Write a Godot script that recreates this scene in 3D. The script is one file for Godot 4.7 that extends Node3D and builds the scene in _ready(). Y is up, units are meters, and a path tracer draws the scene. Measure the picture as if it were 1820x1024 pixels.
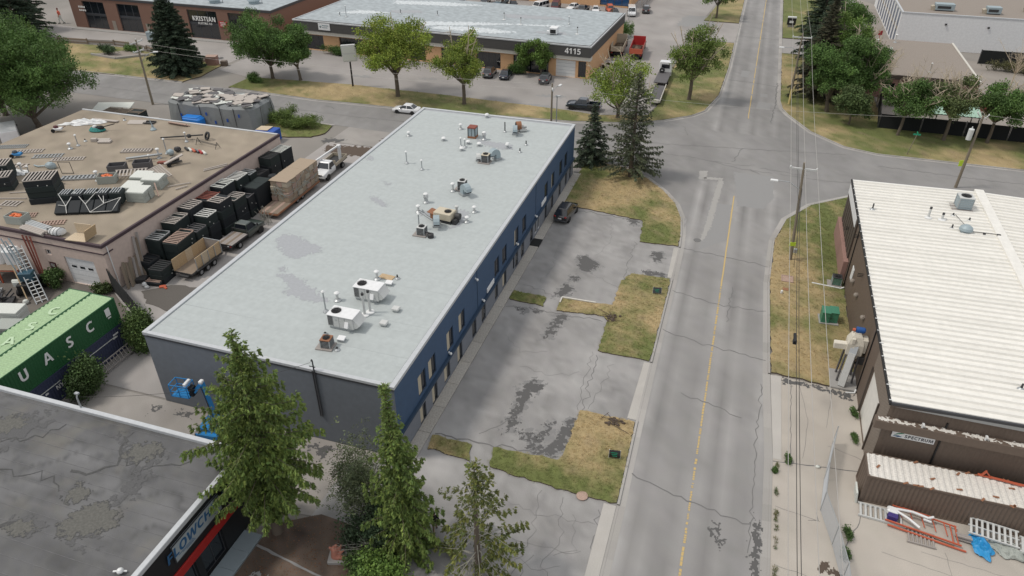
extends Node3D
# ------------------------------------------------------------------ mesh builder
class Mb:
	var v := PackedVector3Array()
	var n := PackedVector3Array()
	var c := PackedColorArray()
	var col := Color.WHITE
	var tint := false
	func tri3(a: Vector3,b: Vector3,d: Vector3,na: Vector3,nb: Vector3,nd: Vector3):
		v.push_back(a);v.push_back(d);v.push_back(b)
		n.push_back(na);n.push_back(nd);n.push_back(nb)
		if tint:
			c.push_back(col);c.push_back(col);c.push_back(col)
	func tri(a: Vector3,b: Vector3,d: Vector3):
		var m := (b - a).cross(d - a)
		if m.length_squared() < 1e-14: return
		m = m.normalized()
		tri3(a,b,d,m,m,m)
	func quad(a: Vector3,b: Vector3,d: Vector3,e: Vector3):
		tri(a,b,d);tri(a,d,e)
	func quad_to(a: Vector3,b: Vector3,d: Vector3,e: Vector3,ref: Vector3):
		if (b - a).cross(d - a).dot(ref) < 0.0: quad(a,e,d,b)
		else: quad(a,b,d,e)
	func box(at: Vector3,s: Vector3,B := Basis.IDENTITY,ch := 0.0):
		var h := s * 0.5
		if ch <= 0.0:
			var p := []
			for i in 8:
				p.append(at + B * Vector3(h.x * (1 if i & 1 else -1),h.y * (1 if i & 2 else -1),h.z * (1 if i & 4 else -1)))
			quad(p[4],p[5],p[7],p[6]);quad(p[1],p[0],p[2],p[3])
			quad(p[5],p[1],p[3],p[7]);quad(p[0],p[4],p[6],p[2])
			quad(p[6],p[7],p[3],p[2]);quad(p[0],p[1],p[5],p[4])
			return
		# chamfered: three slabs joined by 45 degree faces on the upper and upright edges
		var r0: Array = _ring(at,h,B,ch,-h.y)
		var r1: Array = _ring(at,h,B,ch,h.y - ch)
		var r2: Array = _ring(at,Vector3(h.x - ch,h.y,h.z - ch),B,ch * 0.6,h.y)
		for i in 8:
			var j := (i + 1) % 8
			quad(r0[j],r0[i],r1[i],r1[j]);quad(r1[j],r1[i],r2[i],r2[j])
		for i in range(1,7): tri(r2[0],r2[i + 1],r2[i])
		for i in range(1,7): tri(r0[0],r0[i],r0[i + 1])
	func _ring(at,h,B,ch,y):
		var o := []
		for q in [[h.x,h.z - ch],[h.x - ch,h.z],[-h.x + ch,h.z],[-h.x,h.z - ch],[-h.x,-h.z + ch],[-h.x + ch,-h.z],[h.x - ch,-h.z],[h.x,-h.z + ch]]:
			o.append(at + B * Vector3(q[0],y,q[1]))
		return o
	func box2(a: Vector3,b: Vector3,ch := 0.0):
		box((a + b) * 0.5,(b - a).abs(),Basis.IDENTITY,ch)
	func bar(p: Vector3,q: Vector3,w: float,h: float):
		var d := q - p
		var z := d.normalized()
		var x := Vector3.UP.cross(z)
		if x.length() < 0.01: x = Vector3.RIGHT
		x = x.normalized()
		box((p + q) * 0.5,Vector3(w,h,d.length()),Basis(x,z.cross(x),z))
	func cyl(p: Vector3,q: Vector3,r0: float,r1: float,k := 10,caps := true):
		var z := (q - p).normalized()
		var x := z.cross(Vector3(0.31,0.11,0.94) if absf(z.y) > 0.5 else Vector3.UP).normalized()
		var y := z.cross(x)
		for i in k:
			var a := TAU * i / k;var b := TAU * (i + 1) / k
			var da := x * cos(a) + y * sin(a);var db := x * cos(b) + y * sin(b)
			tri3(p + da * r0,p + db * r0,q + db * r1,da,db,db)
			if r1 > 0.0001: tri3(p + da * r0,q + db * r1,q + da * r1,da,db,da)
			if caps:
				tri(p,p + db * r0,p + da * r0)
				if r1 > 0.0001: tri(q,q + da * r1,q + db * r1)
	func tube(pts: Array,r,k := 6):
		for i in pts.size() - 1:
			var a: float = r[i] if r is Array else r
			var b: float = r[i + 1] if r is Array else r
			cyl(pts[i],pts[i + 1],a,b,k,i == 0 or i == pts.size() - 2)
	func lathe(at: Vector3,prof: Array,k := 12,B := Basis.IDENTITY):
		for j in prof.size() - 1:
			var r0: float = prof[j][0];var y0: float = prof[j][1]
			var r1: float = prof[j + 1][0];var y1: float = prof[j + 1][1]
			var sl := Vector2(y1 - y0,r0 - r1).normalized()
			for i in k:
				var a := TAU * i / k;var b := TAU * (i + 1) / k
				var da := Vector3(cos(a),0,sin(a));var db := Vector3(cos(b),0,sin(b))
				var na := B * (da * sl.x + Vector3.UP * sl.y);var nb := B * (db * sl.x + Vector3.UP * sl.y)
				var p0 := at + B * (da * r0 + Vector3.UP * y0);var p1 := at + B * (db * r0 + Vector3.UP * y0)
				var q0 := at + B * (da * r1 + Vector3.UP * y1);var q1 := at + B * (db * r1 + Vector3.UP * y1)
				if r0 > 0.0001: tri3(p0,q1,p1,na,nb,nb)
				if r1 > 0.0001: tri3(p0,q0,q1,na,na,nb)
	func ball(at: Vector3,r: Vector3,k := 10):
		var pr := []
		for j in k / 2 + 1:
			var t := -PI / 2 + PI * j / (k / 2)
			pr.append([cos(t),sin(t)])
		lathe(at,pr,k,Basis(Vector3(r.x,0,0),Vector3(0,r.y,0),Vector3(0,0,r.z)))
	func prism(poly: PackedVector2Array,y0: float,y1: float,sides := true):
		var t := Geometry2D.triangulate_polygon(poly)
		for i in range(0,t.size(),3):
			var a := poly[t[i]];var b := poly[t[i + 1]];var d := poly[t[i + 2]]
			if (b - a).cross(d - a) > 0.0:
				var s := b;b = d;d = s
			tri(Vector3(a.x,y1,a.y),Vector3(b.x,y1,b.y),Vector3(d.x,y1,d.y))
		if sides:
			var cw := 1.0 if Geometry2D.is_polygon_clockwise(poly) else -1.0
			for i in poly.size():
				var a := poly[i];var b := poly[(i + 1) % poly.size()]
				if cw < 0.0: quad(Vector3(b.x,y0,b.y),Vector3(a.x,y0,a.y),Vector3(a.x,y1,a.y),Vector3(b.x,y1,b.y))
				else: quad(Vector3(a.x,y0,a.y),Vector3(b.x,y0,b.y),Vector3(b.x,y1,b.y),Vector3(a.x,y1,a.y))
	func plate(poly: Array,T: Transform3D,depth: float):
		var pp := PackedVector2Array(poly)
		if Geometry2D.is_polygon_clockwise(pp): pp.reverse()
		var t := Geometry2D.triangulate_polygon(pp)
		for i in range(0,t.size(),3):
			var q := []
			for k in 3: q.append(pp[t[i + k]])
			if (q[1] - q[0]).cross(q[2] - q[0]) < 0.0: q = [q[0],q[2],q[1]]
			var f := q.map(func(e): return T * Vector3(e.x,e.y,depth * 0.5))
			var b := q.map(func(e): return T * Vector3(e.x,e.y,-depth * 0.5))
			tri(f[0],f[1],f[2]);tri(b[0],b[2],b[1])
		for i in pp.size():
			var a := pp[i];var d := pp[(i + 1) % pp.size()]
			quad(T * Vector3(d.x,d.y,depth * 0.5),T * Vector3(a.x,a.y,depth * 0.5),T * Vector3(a.x,a.y,-depth * 0.5),T * Vector3(d.x,d.y,-depth * 0.5))
	func rings(R: Array,closed := true,smooth := true):
		var k: int = R[0].size()
		var nn := []
		for i in R.size():
			var row := []
			for j in k:
				var du: Vector3 = R[i][(j + 1) % k] - R[i][(j + k - 1) % k]
				var dv: Vector3 = R[mini(i + 1,R.size() - 1)][j] - R[maxi(i - 1,0)][j]
				row.append(du.cross(dv).normalized())
			nn.append(row)
		for i in R.size() - 1:
			for j in (k if closed else k - 1):
				var l := (j + 1) % k
				if smooth:
					tri3(R[i][j],R[i][l],R[i + 1][l],nn[i][j],nn[i][l],nn[i + 1][l])
					tri3(R[i][j],R[i + 1][l],R[i + 1][j],nn[i][j],nn[i + 1][l],nn[i + 1][j])
				else:
					quad(R[i][j],R[i][l],R[i + 1][l],R[i + 1][j])
	func cap(r: Array,flip := false):
		for i in range(1,r.size() - 1):
			if flip: tri(r[0],r[i],r[i + 1])
			else: tri(r[0],r[i + 1],r[i])
	func mesh() -> ArrayMesh:
		var m := ArrayMesh.new()
		if v.is_empty(): return m
		var a := []
		a.resize(Mesh.ARRAY_MAX)
		a[Mesh.ARRAY_VERTEX] = v;a[Mesh.ARRAY_NORMAL] = n
		if tint: a[Mesh.ARRAY_COLOR] = c
		m.add_surface_from_arrays(Mesh.PRIMITIVE_TRIANGLES,a)
		return m
const B1 := Basis.IDENTITY
func v3(x: float,y: float,z: float) -> Vector3: return Vector3(x,y,z)
func mb() -> Mb: return Mb.new()
func rr_(a: float,b: float) -> float: return rng.randf_range(a,b)
# ------------------------------------------------------------------ naming
var used := {}
var rng := RandomNumberGenerator.new()
var M := {}
func numbered(called: String) -> String:
	var k: int = used.get(called,-1) + 1
	used[called] = k
	return called if k == 0 else "%s_%03d" % [called,k]
func tag(o: Node3D,label: String,category: String,group := "") -> Node3D:
	o.set_meta("label",label);o.set_meta("category",category)
	if group != "": o.set_meta("group",group)
	return o
func thing(called: String,label: String,category: String,at := Vector3.ZERO,turn := 0.0,group := "") -> Node3D:
	var o := Node3D.new()
	o.name = numbered(called)
	add_child(o)
	o.position = at;o.rotation.y = turn
	return tag(o,label,category,group)
func put(b: Mb,called: String,mat,parent: Node = null) -> MeshInstance3D:
	return inst(b.mesh(),called,mat,parent)
func inst(me: Mesh,called: String,mat,parent: Node = null) -> MeshInstance3D:
	var o := MeshInstance3D.new()
	o.mesh = me
	o.material_override = M[mat] if mat is String else mat
	if parent == null:
		o.name = numbered(called);add_child(o)
	else:
		var k := 0
		var nm := called
		while parent.has_node(NodePath(nm)):
			k += 1;nm = "%s_%03d" % [called,k]
		o.name = nm
		parent.add_child(o,true)
	return o
func pieces(me: Mesh,called: String,mats: Array,parent: Node,places: Array):
	var k := 0
	for t in places:
		var o := MeshInstance3D.new()
		o.mesh = me
		o.material_override = M[mats[k % mats.size()]] if mats[k % mats.size()] is String else mats[k % mats.size()]
		o.transform = t if t is Transform3D else Transform3D(Basis.IDENTITY,t)
		o.name = called if k == 0 else "%s_%03d" % [called,k]
		parent.add_child(o,true)
		k += 1
func one(b: Mb,called: String,mat,label: String,category: String,group := "",at := Vector3.ZERO,turn := 0.0) -> MeshInstance3D:
	var o := put(b,called,mat)
	o.position = at;o.rotation.y = turn
	tag(o,label,category,group)
	return o
func struct(b: Mb,called: String,mat,parent: Node = null) -> MeshInstance3D:
	var o := put(b,called,mat,parent)
	if parent == null: o.set_meta("kind","structure")
	return o
func dup(o: Node3D,label: String,at: Vector3,turn := 0.0,s := 1.0) -> Node3D:
	var base := String(o.name)
	var cut := base.rfind("_")
	if cut > 0 and base.substr(cut + 1).is_valid_int(): base = base.substr(0,cut)
	var r: Node3D = o.duplicate()
	r.name = numbered(base)
	add_child(r)
	r.position = at;r.rotation = Vector3(0,turn,0);r.scale = Vector3.ONE * s
	r.set_meta("label",label)
	return r
func many(me: Mesh,xf: Array,cols: Array,called: String,mat,parent: Node = null) -> MultiMeshInstance3D:
	var mm := MultiMesh.new()
	mm.transform_format = MultiMesh.TRANSFORM_3D
	mm.use_colors = true
	mm.mesh = me
	mm.instance_count = xf.size()
	for i in xf.size():
		mm.set_instance_transform(i,xf[i]);mm.set_instance_color(i,cols[i])
	var o := MultiMeshInstance3D.new()
	o.multimesh = mm
	o.material_override = M[mat] if mat is String else mat
	if parent == null:
		o.name = numbered(called);add_child(o)
	else:
		o.name = called;parent.add_child(o,true)
	return o
# ------------------------------------------------------------------ materials (colours are linear base colours)
func lin(r: float,g: float,b: float) -> Color:
	return Color(r,g,b).linear_to_srgb()
func mat(key: String,r: float,g: float,b: float,rough := 0.8,metal := 0.0) -> StandardMaterial3D:
	var m := StandardMaterial3D.new()
	m.albedo_color = lin(r,g,b);m.roughness = rough;m.metallic = metal
	m.resource_name = key
	M[key] = m
	return m
func noise_tex(seed_: int,freq: float,lo: float,hi: float,size := 512,oct := 5,cell := false) -> NoiseTexture2D:
	var f := FastNoiseLite.new()
	f.seed = seed_;f.frequency = freq;f.fractal_octaves = oct
	f.noise_type = FastNoiseLite.TYPE_CELLULAR if cell else FastNoiseLite.TYPE_SIMPLEX_SMOOTH
	var gr := Gradient.new()
	gr.set_color(0,Color(lo,lo,lo));gr.set_color(1,Color(hi,hi,hi))
	var t := NoiseTexture2D.new()
	t.width = size;t.height = size;t.seamless = true;t.noise = f;t.color_ramp = gr
	return t
var grain_textures := {}
func grain(m: StandardMaterial3D,kind: String,metres: float,bump := 0.0) -> StandardMaterial3D:
	if not grain_textures.has(kind):
		match kind:
			"soft": grain_textures[kind] = noise_tex(3,0.012,0.94,1.0)
			"grit": grain_textures[kind] = noise_tex(5,0.09,0.84,1.0,512,4)
			"blotch": grain_textures[kind] = noise_tex(8,0.02,0.82,1.0,512,6)
			"wood": grain_textures[kind] = noise_tex(11,0.05,0.7,1.0,256,4)
	m.albedo_texture = grain_textures[kind]
	if not m.vertex_color_use_as_albedo:
		var k: float = {"soft": 1.07,"grit": 1.2,"blotch": 1.22,"wood": 1.35}[kind]
		var q := m.albedo_color.srgb_to_linear() * k
		m.albedo_color = lin(minf(q.r,0.9),minf(q.g,0.9),minf(q.b,0.9))
	m.uv1_triplanar = true;m.uv1_world_triplanar = true
	m.uv1_scale = Vector3.ONE / metres
	if bump > 0.0:
		m.heightmap_enabled = true;m.heightmap_texture = grain_textures[kind];m.heightmap_scale = bump
	return m
func tinted(m: StandardMaterial3D) -> StandardMaterial3D:
	m.vertex_color_use_as_albedo = true
	return m
func make_materials():
	grain(tinted(mat("ground",1,1,1,0.95)),"grit",3.1)
	grain(tinted(mat("asphalt",1,1,1,0.92)),"grit",2.3)
	grain(tinted(mat("lawn",1,1,1,1.0)),"grit",1.7)
	grain(tinted(mat("concrete",1,1,1,0.9)),"grit",2.9)
	grain(tinted(mat("roof_felt",1,1,1,0.5)),"grit",2.1)
	tinted(mat("leaf",1,1,1,0.75)).backlight_enabled = true
	M.leaf.backlight = Color(0.25,0.3,0.12)
	tinted(mat("needle",1,1,1,0.8))
	tinted(mat("blade",1,1,1,0.9))
	grain(mat("stain",0.1,0.098,0.097,0.85),"grit",1.4)
	grain(mat("damp",0.21,0.207,0.205,0.85),"grit",1.2)
	mat("faded_letter",0.46,0.60,0.40,0.8)
	grain(mat("tar",0.15,0.147,0.145,0.7),"grit",0.9)
	grain(mat("patch",0.262,0.26,0.258,0.9),"grit",1.1)
	grain(mat("pale_patch",0.34,0.33,0.315,0.9),"grit",1.6)
	grain(mat("roof_stain",0.35,0.365,0.385,0.75),"soft",2.2)
	grain(mat("yellow_paint",0.52,0.38,0.16,0.85),"grit",0.7)
	for i in 4:
		var k: float = [1.0,0.985,1.012,0.993][i]
		grain(mat("membrane_%d" % i,0.415 * k,0.45 * k,0.45 * k,0.8),"soft",4.3 + i)
	grain(mat("flashing",0.52,0.54,0.56,0.5,0.2),"soft",3.0)
	grain(mat("dark_flashing",0.05,0.052,0.058,0.5),"soft",3.0)
	grain(mat("slate_wall",0.155,0.172,0.195,0.85),"soft",5.0)
	grain(mat("slate_low",0.19,0.205,0.235,0.85),"soft",4.0)
	grain(mat("blue_wall",0.045,0.088,0.165,0.7),"soft",5.0)
	mat("navy_trim",0.015,0.04,0.08,0.6)
	mat("glass_dark",0.012,0.015,0.02,0.08).metallic_specular = 0.7
	mat("glass_blue",0.02,0.075,0.19,0.1).metallic_specular = 0.7
	grain(mat("blind",0.48,0.43,0.33,0.7),"soft",1.0)
	mat("window_frame",0.05,0.055,0.065,0.5)
	mat("white_paint",0.72,0.73,0.73,0.5)
	grain(mat("white_panel",0.74,0.75,0.76,0.6),"soft",3.7)
	mat("white_letter",0.78,0.78,0.77,0.6)
	grain(mat("unit_metal",0.55,0.56,0.55,0.5),"soft",1.3)
	grain(mat("unit_beige",0.55,0.49,0.38,0.55),"blotch",0.8)
	mat("galvanised",0.42,0.44,0.45,0.45,0.5)
	grain(mat("duct_blue",0.33,0.40,0.43,0.5,0.2),"soft",1.0)
	mat("black",0.012,0.012,0.013,0.6)
	mat("coil",0.035,0.035,0.037,0.6)
	grain(mat("rust",0.28,0.13,0.07,0.85),"blotch",0.5)
	grain(mat("rust_red",0.24,0.075,0.055,0.85),"blotch",0.9)
	grain(mat("plywood",0.5,0.37,0.225,0.8),"wood",1.2)
	grain(mat("plywood_pale",0.56,0.46,0.33,0.8),"wood",1.2)
	grain(mat("old_wood",0.24,0.19,0.145,0.9),"wood",0.8)
	grain(mat("grey_wood",0.34,0.31,0.29,0.9),"wood",0.8)
	grain(mat("pink_wood",0.42,0.30,0.245,0.9),"wood",0.8)
	grain(mat("pole_wood",0.24,0.205,0.155,0.95),"wood",0.9)
	grain(mat("bark",0.14,0.115,0.09,0.95),"blotch",0.6)
	grain(mat("dead_wood",0.5,0.425,0.32,0.95),"blotch",0.6)
	grain(mat("grey_twig",0.32,0.31,0.27,0.95),"blotch",0.6)
	grain(mat("tan_wall",0.56,0.455,0.4,0.9),"soft",3.9)
	grain(mat("gravel_dark",0.12,0.11,0.10,1.0),"blotch",1.1)
	mat("maroon_trim",0.065,0.042,0.05,0.7)
	mat("maroon_door",0.10,0.028,0.032,0.6)
	grain(mat("gravel_roof",0.33,0.265,0.2,1.0),"blotch",3.3)
	grain(mat("gravel_grey",0.27,0.235,0.205,1.0),"blotch",2.7)
	grain(mat("black_sheet",0.011,0.015,0.019,0.75),"blotch",0.7)
	grain(mat("black_sheet_green",0.013,0.022,0.022,0.75),"blotch",0.7)
	grain(mat("screen_fence",0.010,0.012,0.013,0.9),"soft",1.0)
	grain(mat("brown_metal",0.14,0.105,0.082,0.6),"soft",2.6)
	grain(mat("brown_metal_pale",0.27,0.235,0.2,0.55),"soft",2.6)
	mat("brown_rib",0.075,0.058,0.048,0.6)
	grain(mat("white_roof",0.75,0.735,0.69,0.55),"soft",5.0)
	grain(mat("white_roof_old",0.68,0.655,0.61,0.65),"blotch",1.9)
	grain(mat("brick_red",0.32,0.19,0.16,0.95),"grit",0.8)
	grain(mat("brick_brown",0.21,0.12,0.09,0.95),"grit",0.9)
	grain(mat("brick_orange",0.62,0.38,0.21,0.95),"grit",0.9)
	grain(mat("fascia_dark",0.07,0.068,0.066,0.8),"soft",3.0)
	grain(mat("white_band",0.58,0.56,0.51,0.8),"soft",3.0)
	grain(mat("roof_4115",0.35,0.39,0.41,0.75),"blotch",17.0)
	grain(mat("roof_4115_pale",0.56,0.6,0.62,0.75),"blotch",9.0)
	grain(mat("roof_black",0.135,0.135,0.14,0.75),"blotch",6.1)
	grain(mat("roof_black_dark",0.07,0.07,0.07,0.8),"blotch",3.1)
	grain(mat("roof_smear",0.082,0.082,0.084,0.6),"blotch",1.3)
	grain(mat("roof_silt",0.12,0.118,0.108,0.95),"blotch",2.2)
	mat("black_wall",0.010,0.011,0.013,0.55)
	mat("red_stripe",0.36,0.016,0.014,0.5)
	mat("sign_grey",0.30,0.34,0.36,0.6)
	mat("sign_blue",0.02,0.09,0.20,0.6)
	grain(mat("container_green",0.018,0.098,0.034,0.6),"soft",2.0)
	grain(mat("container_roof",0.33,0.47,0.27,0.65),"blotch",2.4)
	grain(mat("container_navy",0.045,0.055,0.105,0.6),"soft",2.0)
	grain(mat("tyre",0.013,0.013,0.014,0.85),"soft",0.4)
	mat("rim",0.40,0.41,0.42,0.35,0.7)
	mat("car_black",0.010,0.010,0.012,0.18)
	mat("car_white",0.74,0.75,0.76,0.25)
	mat("car_grey",0.045,0.05,0.058,0.25)
	mat("car_navy",0.018,0.028,0.045,0.25)
	mat("car_teal",0.02,0.075,0.115,0.3)
	mat("car_green",0.028,0.042,0.034,0.4)
	for k in ["car_black","car_white","car_grey","car_navy","car_teal","car_green"]:
		if M.has(k): M[k].clearcoat_enabled = true;M[k].clearcoat = 1.0;M[k].clearcoat_roughness = 0.05
	mat("lamp_red",0.32,0.012,0.012,0.3)
	mat("lamp_clear",0.62,0.64,0.65,0.15)
	mat("truck_red",0.40,0.030,0.03,0.4)
	mat("truck_orange",0.5,0.115,0.06,0.5)
	grain(mat("dirt_load",0.17,0.13,0.095,1.0),"blotch",0.8)
	grain(mat("truck_beige",0.42,0.37,0.29,0.6),"soft",1.0)
	mat("lift_blue",0.02,0.21,0.50,0.4)
	mat("lift_white",0.70,0.71,0.72,0.4)
	mat("tarp_blue",0.012,0.19,0.62,0.55)
	mat("tarp_blue_wet",0.02,0.26,0.55,0.5)
	mat("dumpster_blue",0.012,0.075,0.36,0.5)
	grain(mat("wrap_grey",0.21,0.225,0.23,0.7),"blotch",1.3)
	grain(mat("wrap_pale",0.43,0.39,0.355,0.8),"blotch",1.0)
	grain(mat("carton",0.36,0.285,0.21,0.85),"blotch",0.7)
	mat("strap_white",0.66,0.66,0.63,0.7)
	grain(mat("foam_grey",0.36,0.385,0.355,0.9),"blotch",0.9)
	grain(mat("foam_pale",0.62,0.64,0.60,0.85),"blotch",0.9)
	mat("teal",0.03,0.24,0.22,0.6)
	mat("green_crate",0.01,0.15,0.05,0.6)
	mat("green_cabinet",0.055,0.22,0.135,0.5)
	mat("green_roof",0.38,0.56,0.46,0.7)
	mat("sign_green",0.02,0.30,0.17,0.5)
	mat("hivis",0.55,0.75,0.05,0.6)
	mat("orange",0.68,0.16,0.05,0.6)
	mat("purple_blue",0.045,0.03,0.17,0.6)
	grain(mat("cream_machine",0.66,0.62,0.53,0.6),"blotch",0.8)
	mat("motor_blue",0.015,0.085,0.30,0.4)
	mat("insulator",0.62,0.64,0.63,0.4)
	mat("wire_pale",0.50,0.48,0.45,0.5,0.3)
	mat("wire_dark",0.04,0.04,0.04,0.7)
	mat("yellow_guard",0.62,0.50,0.22,0.7)
	mat("skin",0.42,0.25,0.17,0.6)
	mat("hair_dark",0.015,0.012,0.011,0.8)
	mat("shirt_black",0.012,0.011,0.013,0.9)
	mat("khaki",0.30,0.24,0.16,0.9)
	mat("vest_orange",0.72,0.16,0.10,0.8)
	mat("trouser_white",0.66,0.70,0.66,0.85)
	mat("cap_red",0.14,0.02,0.03,0.8)
	grain(mat("pink_stone",0.42,0.175,0.125,0.9),"blotch",0.5)
	grain(mat("soil",0.10,0.075,0.058,1.0),"blotch",1.2)
	mat("pale_slate",0.26,0.31,0.34,0.6)
	mat("bin_grey",0.11,0.105,0.11,0.7)
# ------------------------------------------------------------------ noise and ground sheets
var nz := FastNoiseLite.new()
var nf := FastNoiseLite.new()
func fbm(x: float,z: float,s := 1.0) -> float:
	return nz.get_noise_2d(x * s * 10.0,z * s * 10.0)
func fine(x: float,z: float) -> float:
	return nf.get_noise_2d(x * 10.0,z * 10.0)
func poly(a: Array) -> PackedVector2Array:
	var p := PackedVector2Array()
	for i in range(0,a.size(),2): p.append(Vector2(a[i],a[i + 1]))
	return p
func sheet(called: String,pg: PackedVector2Array,y: float,cell: float,material: String,colour: Callable,parent: Node = null) -> MeshInstance3D:
	var b := Mb.new()
	b.tint = true
	var lo := pg[0];var hi := pg[0]
	for p in pg:
		lo = lo.min(p);hi = hi.max(p)
	var nx := int(ceil((hi.x - lo.x) / cell));var nzz := int(ceil((hi.y - lo.y) / cell))
	var inside := PackedByteArray();inside.resize((nx + 1) * (nzz + 1))
	var cc := PackedColorArray();cc.resize((nx + 1) * (nzz + 1))
	for j in nzz + 1:
		for i in nx + 1:
			var q := lo + Vector2(i,j) * cell
			inside[j * (nx + 1) + i] = 1 if Geometry2D.is_point_in_polygon(q,pg) else 0
			cc[j * (nx + 1) + i] = colour.call(q.x,q.y)
	var up := Vector3.UP
	for j in nzz:
		for i in nx:
			var k := j * (nx + 1) + i
			var s := inside[k] + inside[k + 1] + inside[k + nx + 1] + inside[k + nx + 2]
			var o := lo + Vector2(i,j) * cell
			if s == 4:
				var a := Vector3(o.x,y,o.y);var e := Vector3(o.x + cell,y,o.y)
				var d := Vector3(o.x + cell,y,o.y + cell);var f := Vector3(o.x,y,o.y + cell)
				for t in [[a,k],[e,k + 1],[d,k + nx + 2],[a,k],[d,k + nx + 2],[f,k + nx + 1]]:
					b.v.push_back(t[0]);b.n.push_back(up);b.c.push_back(cc[t[1]])
			else:
				var cl := PackedVector2Array([o,o + Vector2(cell,0),o + Vector2(cell,cell),o + Vector2(0,cell)])
				for r in Geometry2D.intersect_polygons(cl,pg):
					var tr := Geometry2D.triangulate_polygon(r)
					for t in range(0,tr.size(),3):
						var A: Vector2 = r[tr[t]];var B: Vector2 = r[tr[t + 1]];var D: Vector2 = r[tr[t + 2]]
						if (B - A).cross(D - A) < 0.0:
							var w := B;B = D;D = w
						for q in [A,B,D]:
							b.v.push_back(Vector3(q.x,y,q.y));b.n.push_back(up);b.c.push_back(colour.call(q.x,q.y))
	var m := struct(b,called,material,parent)
	return m
func blot(pts: Array,y: float,rough := 0.35,seed_ := 1) -> Mb:
	var p := poly(pts)
	var lo := p[0];var hi := p[0]
	for q in p:
		lo = lo.min(q);hi = hi.max(q)
	var cell := clampf(sqrt((hi.x - lo.x) * (hi.y - lo.y)) / 45.0,0.07,0.5)
	lo -= Vector2.ONE * rough * 1.2;hi += Vector2.ONE * rough * 1.2
	var m := Mb.new()
	var s := seed_ * 13.7
	var big := 0.55 / maxf(rough,0.25)
	for j in int((hi.y - lo.y) / cell):
		var z := lo.y + cell * j
		var from := INF
		for i in int((hi.x - lo.x) / cell) + 2:
			var x := lo.x + cell * i
			var w := Vector2(fine(x * big + s,z * big),fine(x * big,z * big - s)) * rough * 1.7 + Vector2(fine(x * 4.1 - s,z * 4.1),fine(x * 4.1,z * 4.1 + s)) * rough * 0.4
			var hit := Geometry2D.is_point_in_polygon(Vector2(x,z) + w,p)
			if hit and from == INF: from = x
			if not hit and from != INF:
				m.quad_to(Vector3(from,y,z),Vector3(x,y,z),Vector3(x,y,z + cell),Vector3(from,y,z + cell),Vector3.UP)
				from = INF
	return m
func crack(pts: Array,w: float,y: float,seed_ := 1,jag := 0.18) -> Mb:
	var p := poly(pts)
	var m := Mb.new()
	var line := []
	for i in p.size() - 1:
		var d := p[i + 1] - p[i]
		var k := maxi(1,int(d.length() / 0.45))
		for j in k: line.append(p[i] + d * (float(j) / k))
	line.append(p[p.size() - 1])
	var L := [];var R := []
	for i in line.size():
		var d: Vector2 = (line[mini(i + 1,line.size() - 1)] - line[maxi(i - 1,0)]).normalized()
		var nn := Vector2(-d.y,d.x)
		var q: Vector2 = line[i] + nn * fine(line[i].x * 1.3 + seed_ * 17.0,line[i].y * 1.3) * jag * 2.0
		var ww := w * (0.6 + 0.8 * absf(fine(line[i].x * 2.0,line[i].y * 2.0 + seed_)))
		L.append(Vector3(q.x + nn.x * ww,y,q.y + nn.y * ww));R.append(Vector3(q.x - nn.x * ww,y,q.y - nn.y * ww))
	for i in L.size() - 1:
		var f: float = (L[i + 1] - L[i]).cross(R[i] - L[i]).y
		if f > 0: m.quad(L[i],L[i + 1],R[i + 1],R[i])
		else: m.quad(L[i],R[i],R[i + 1],L[i + 1])
	return m
func kerb(called: String,pts: Array,top: float,side: float,gutter := 0.45,wide := 0.17):
	var p := poly(pts)
	var line := []
	for i in p.size() - 1:
		var d := p[i + 1] - p[i]
		var k := maxi(1,int(d.length() / 1.5))
		for j in k: line.append(p[i] + d * (float(j) / k))
	line.append(p[p.size() - 1])
	var m := Mb.new();m.tint = true
	var prof := [[gutter,0.008],[0.02,0.016],[0.0,top],[-wide,top + 0.004],[-wide - 0.01,-0.02]]
	var prev := []
	for i in line.size():
		var d: Vector2 = (line[mini(i + 1,line.size() - 1)] - line[maxi(i - 1,0)]).normalized()
		var nn := Vector2(-d.y,d.x) * side
		var row := []
		for q in prof:
			var a: Vector2 = line[i] - nn * q[0]
			row.append(Vector3(a.x,q[1],a.y))
		if i > 0:
			var k := 0.42 + 0.07 * fbm(line[i].x,line[i].y,0.12) + 0.06 * fine(line[i].x,line[i].y)
			m.col = Color(k,k * 0.96,k * 0.91)
			for j in prof.size() - 1:
				m.quad_to(prev[j],row[j],row[j + 1],prev[j + 1],Vector3(-nn.x * 0.5,1,-nn.y * 0.5) if j < 3 else Vector3(nn.x,0.2,nn.y))
		prev = row
	return struct(m,called,"concrete")
# ------------------------------------------------------------------ lettering
func text(s: String,height: float,mt: String,parent: Node,T: Transform3D,called := "lettering",bold := true,depth := 0.02) -> MeshInstance3D:
	var f := SystemFont.new()
	f.font_names = PackedStringArray(["Droid Sans"]);f.font_weight = 700 if bold else 400
	var t := TextMesh.new()
	t.text = s;t.font = f;t.font_size = 64
	t.pixel_size = height / 46.0;t.depth = depth
	t.curve_step = 2.0
	var o := inst(t,called,mt,parent)
	o.transform = T
	return o
# faces: letters' x axis runs along "right", y axis along "up"
func facing(at: Vector3,right: Vector3,up: Vector3,sx := 1.0,sy := 1.0) -> Transform3D:
	return Transform3D(Basis(right * sx,up * sy,right.cross(up)),at)
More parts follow.
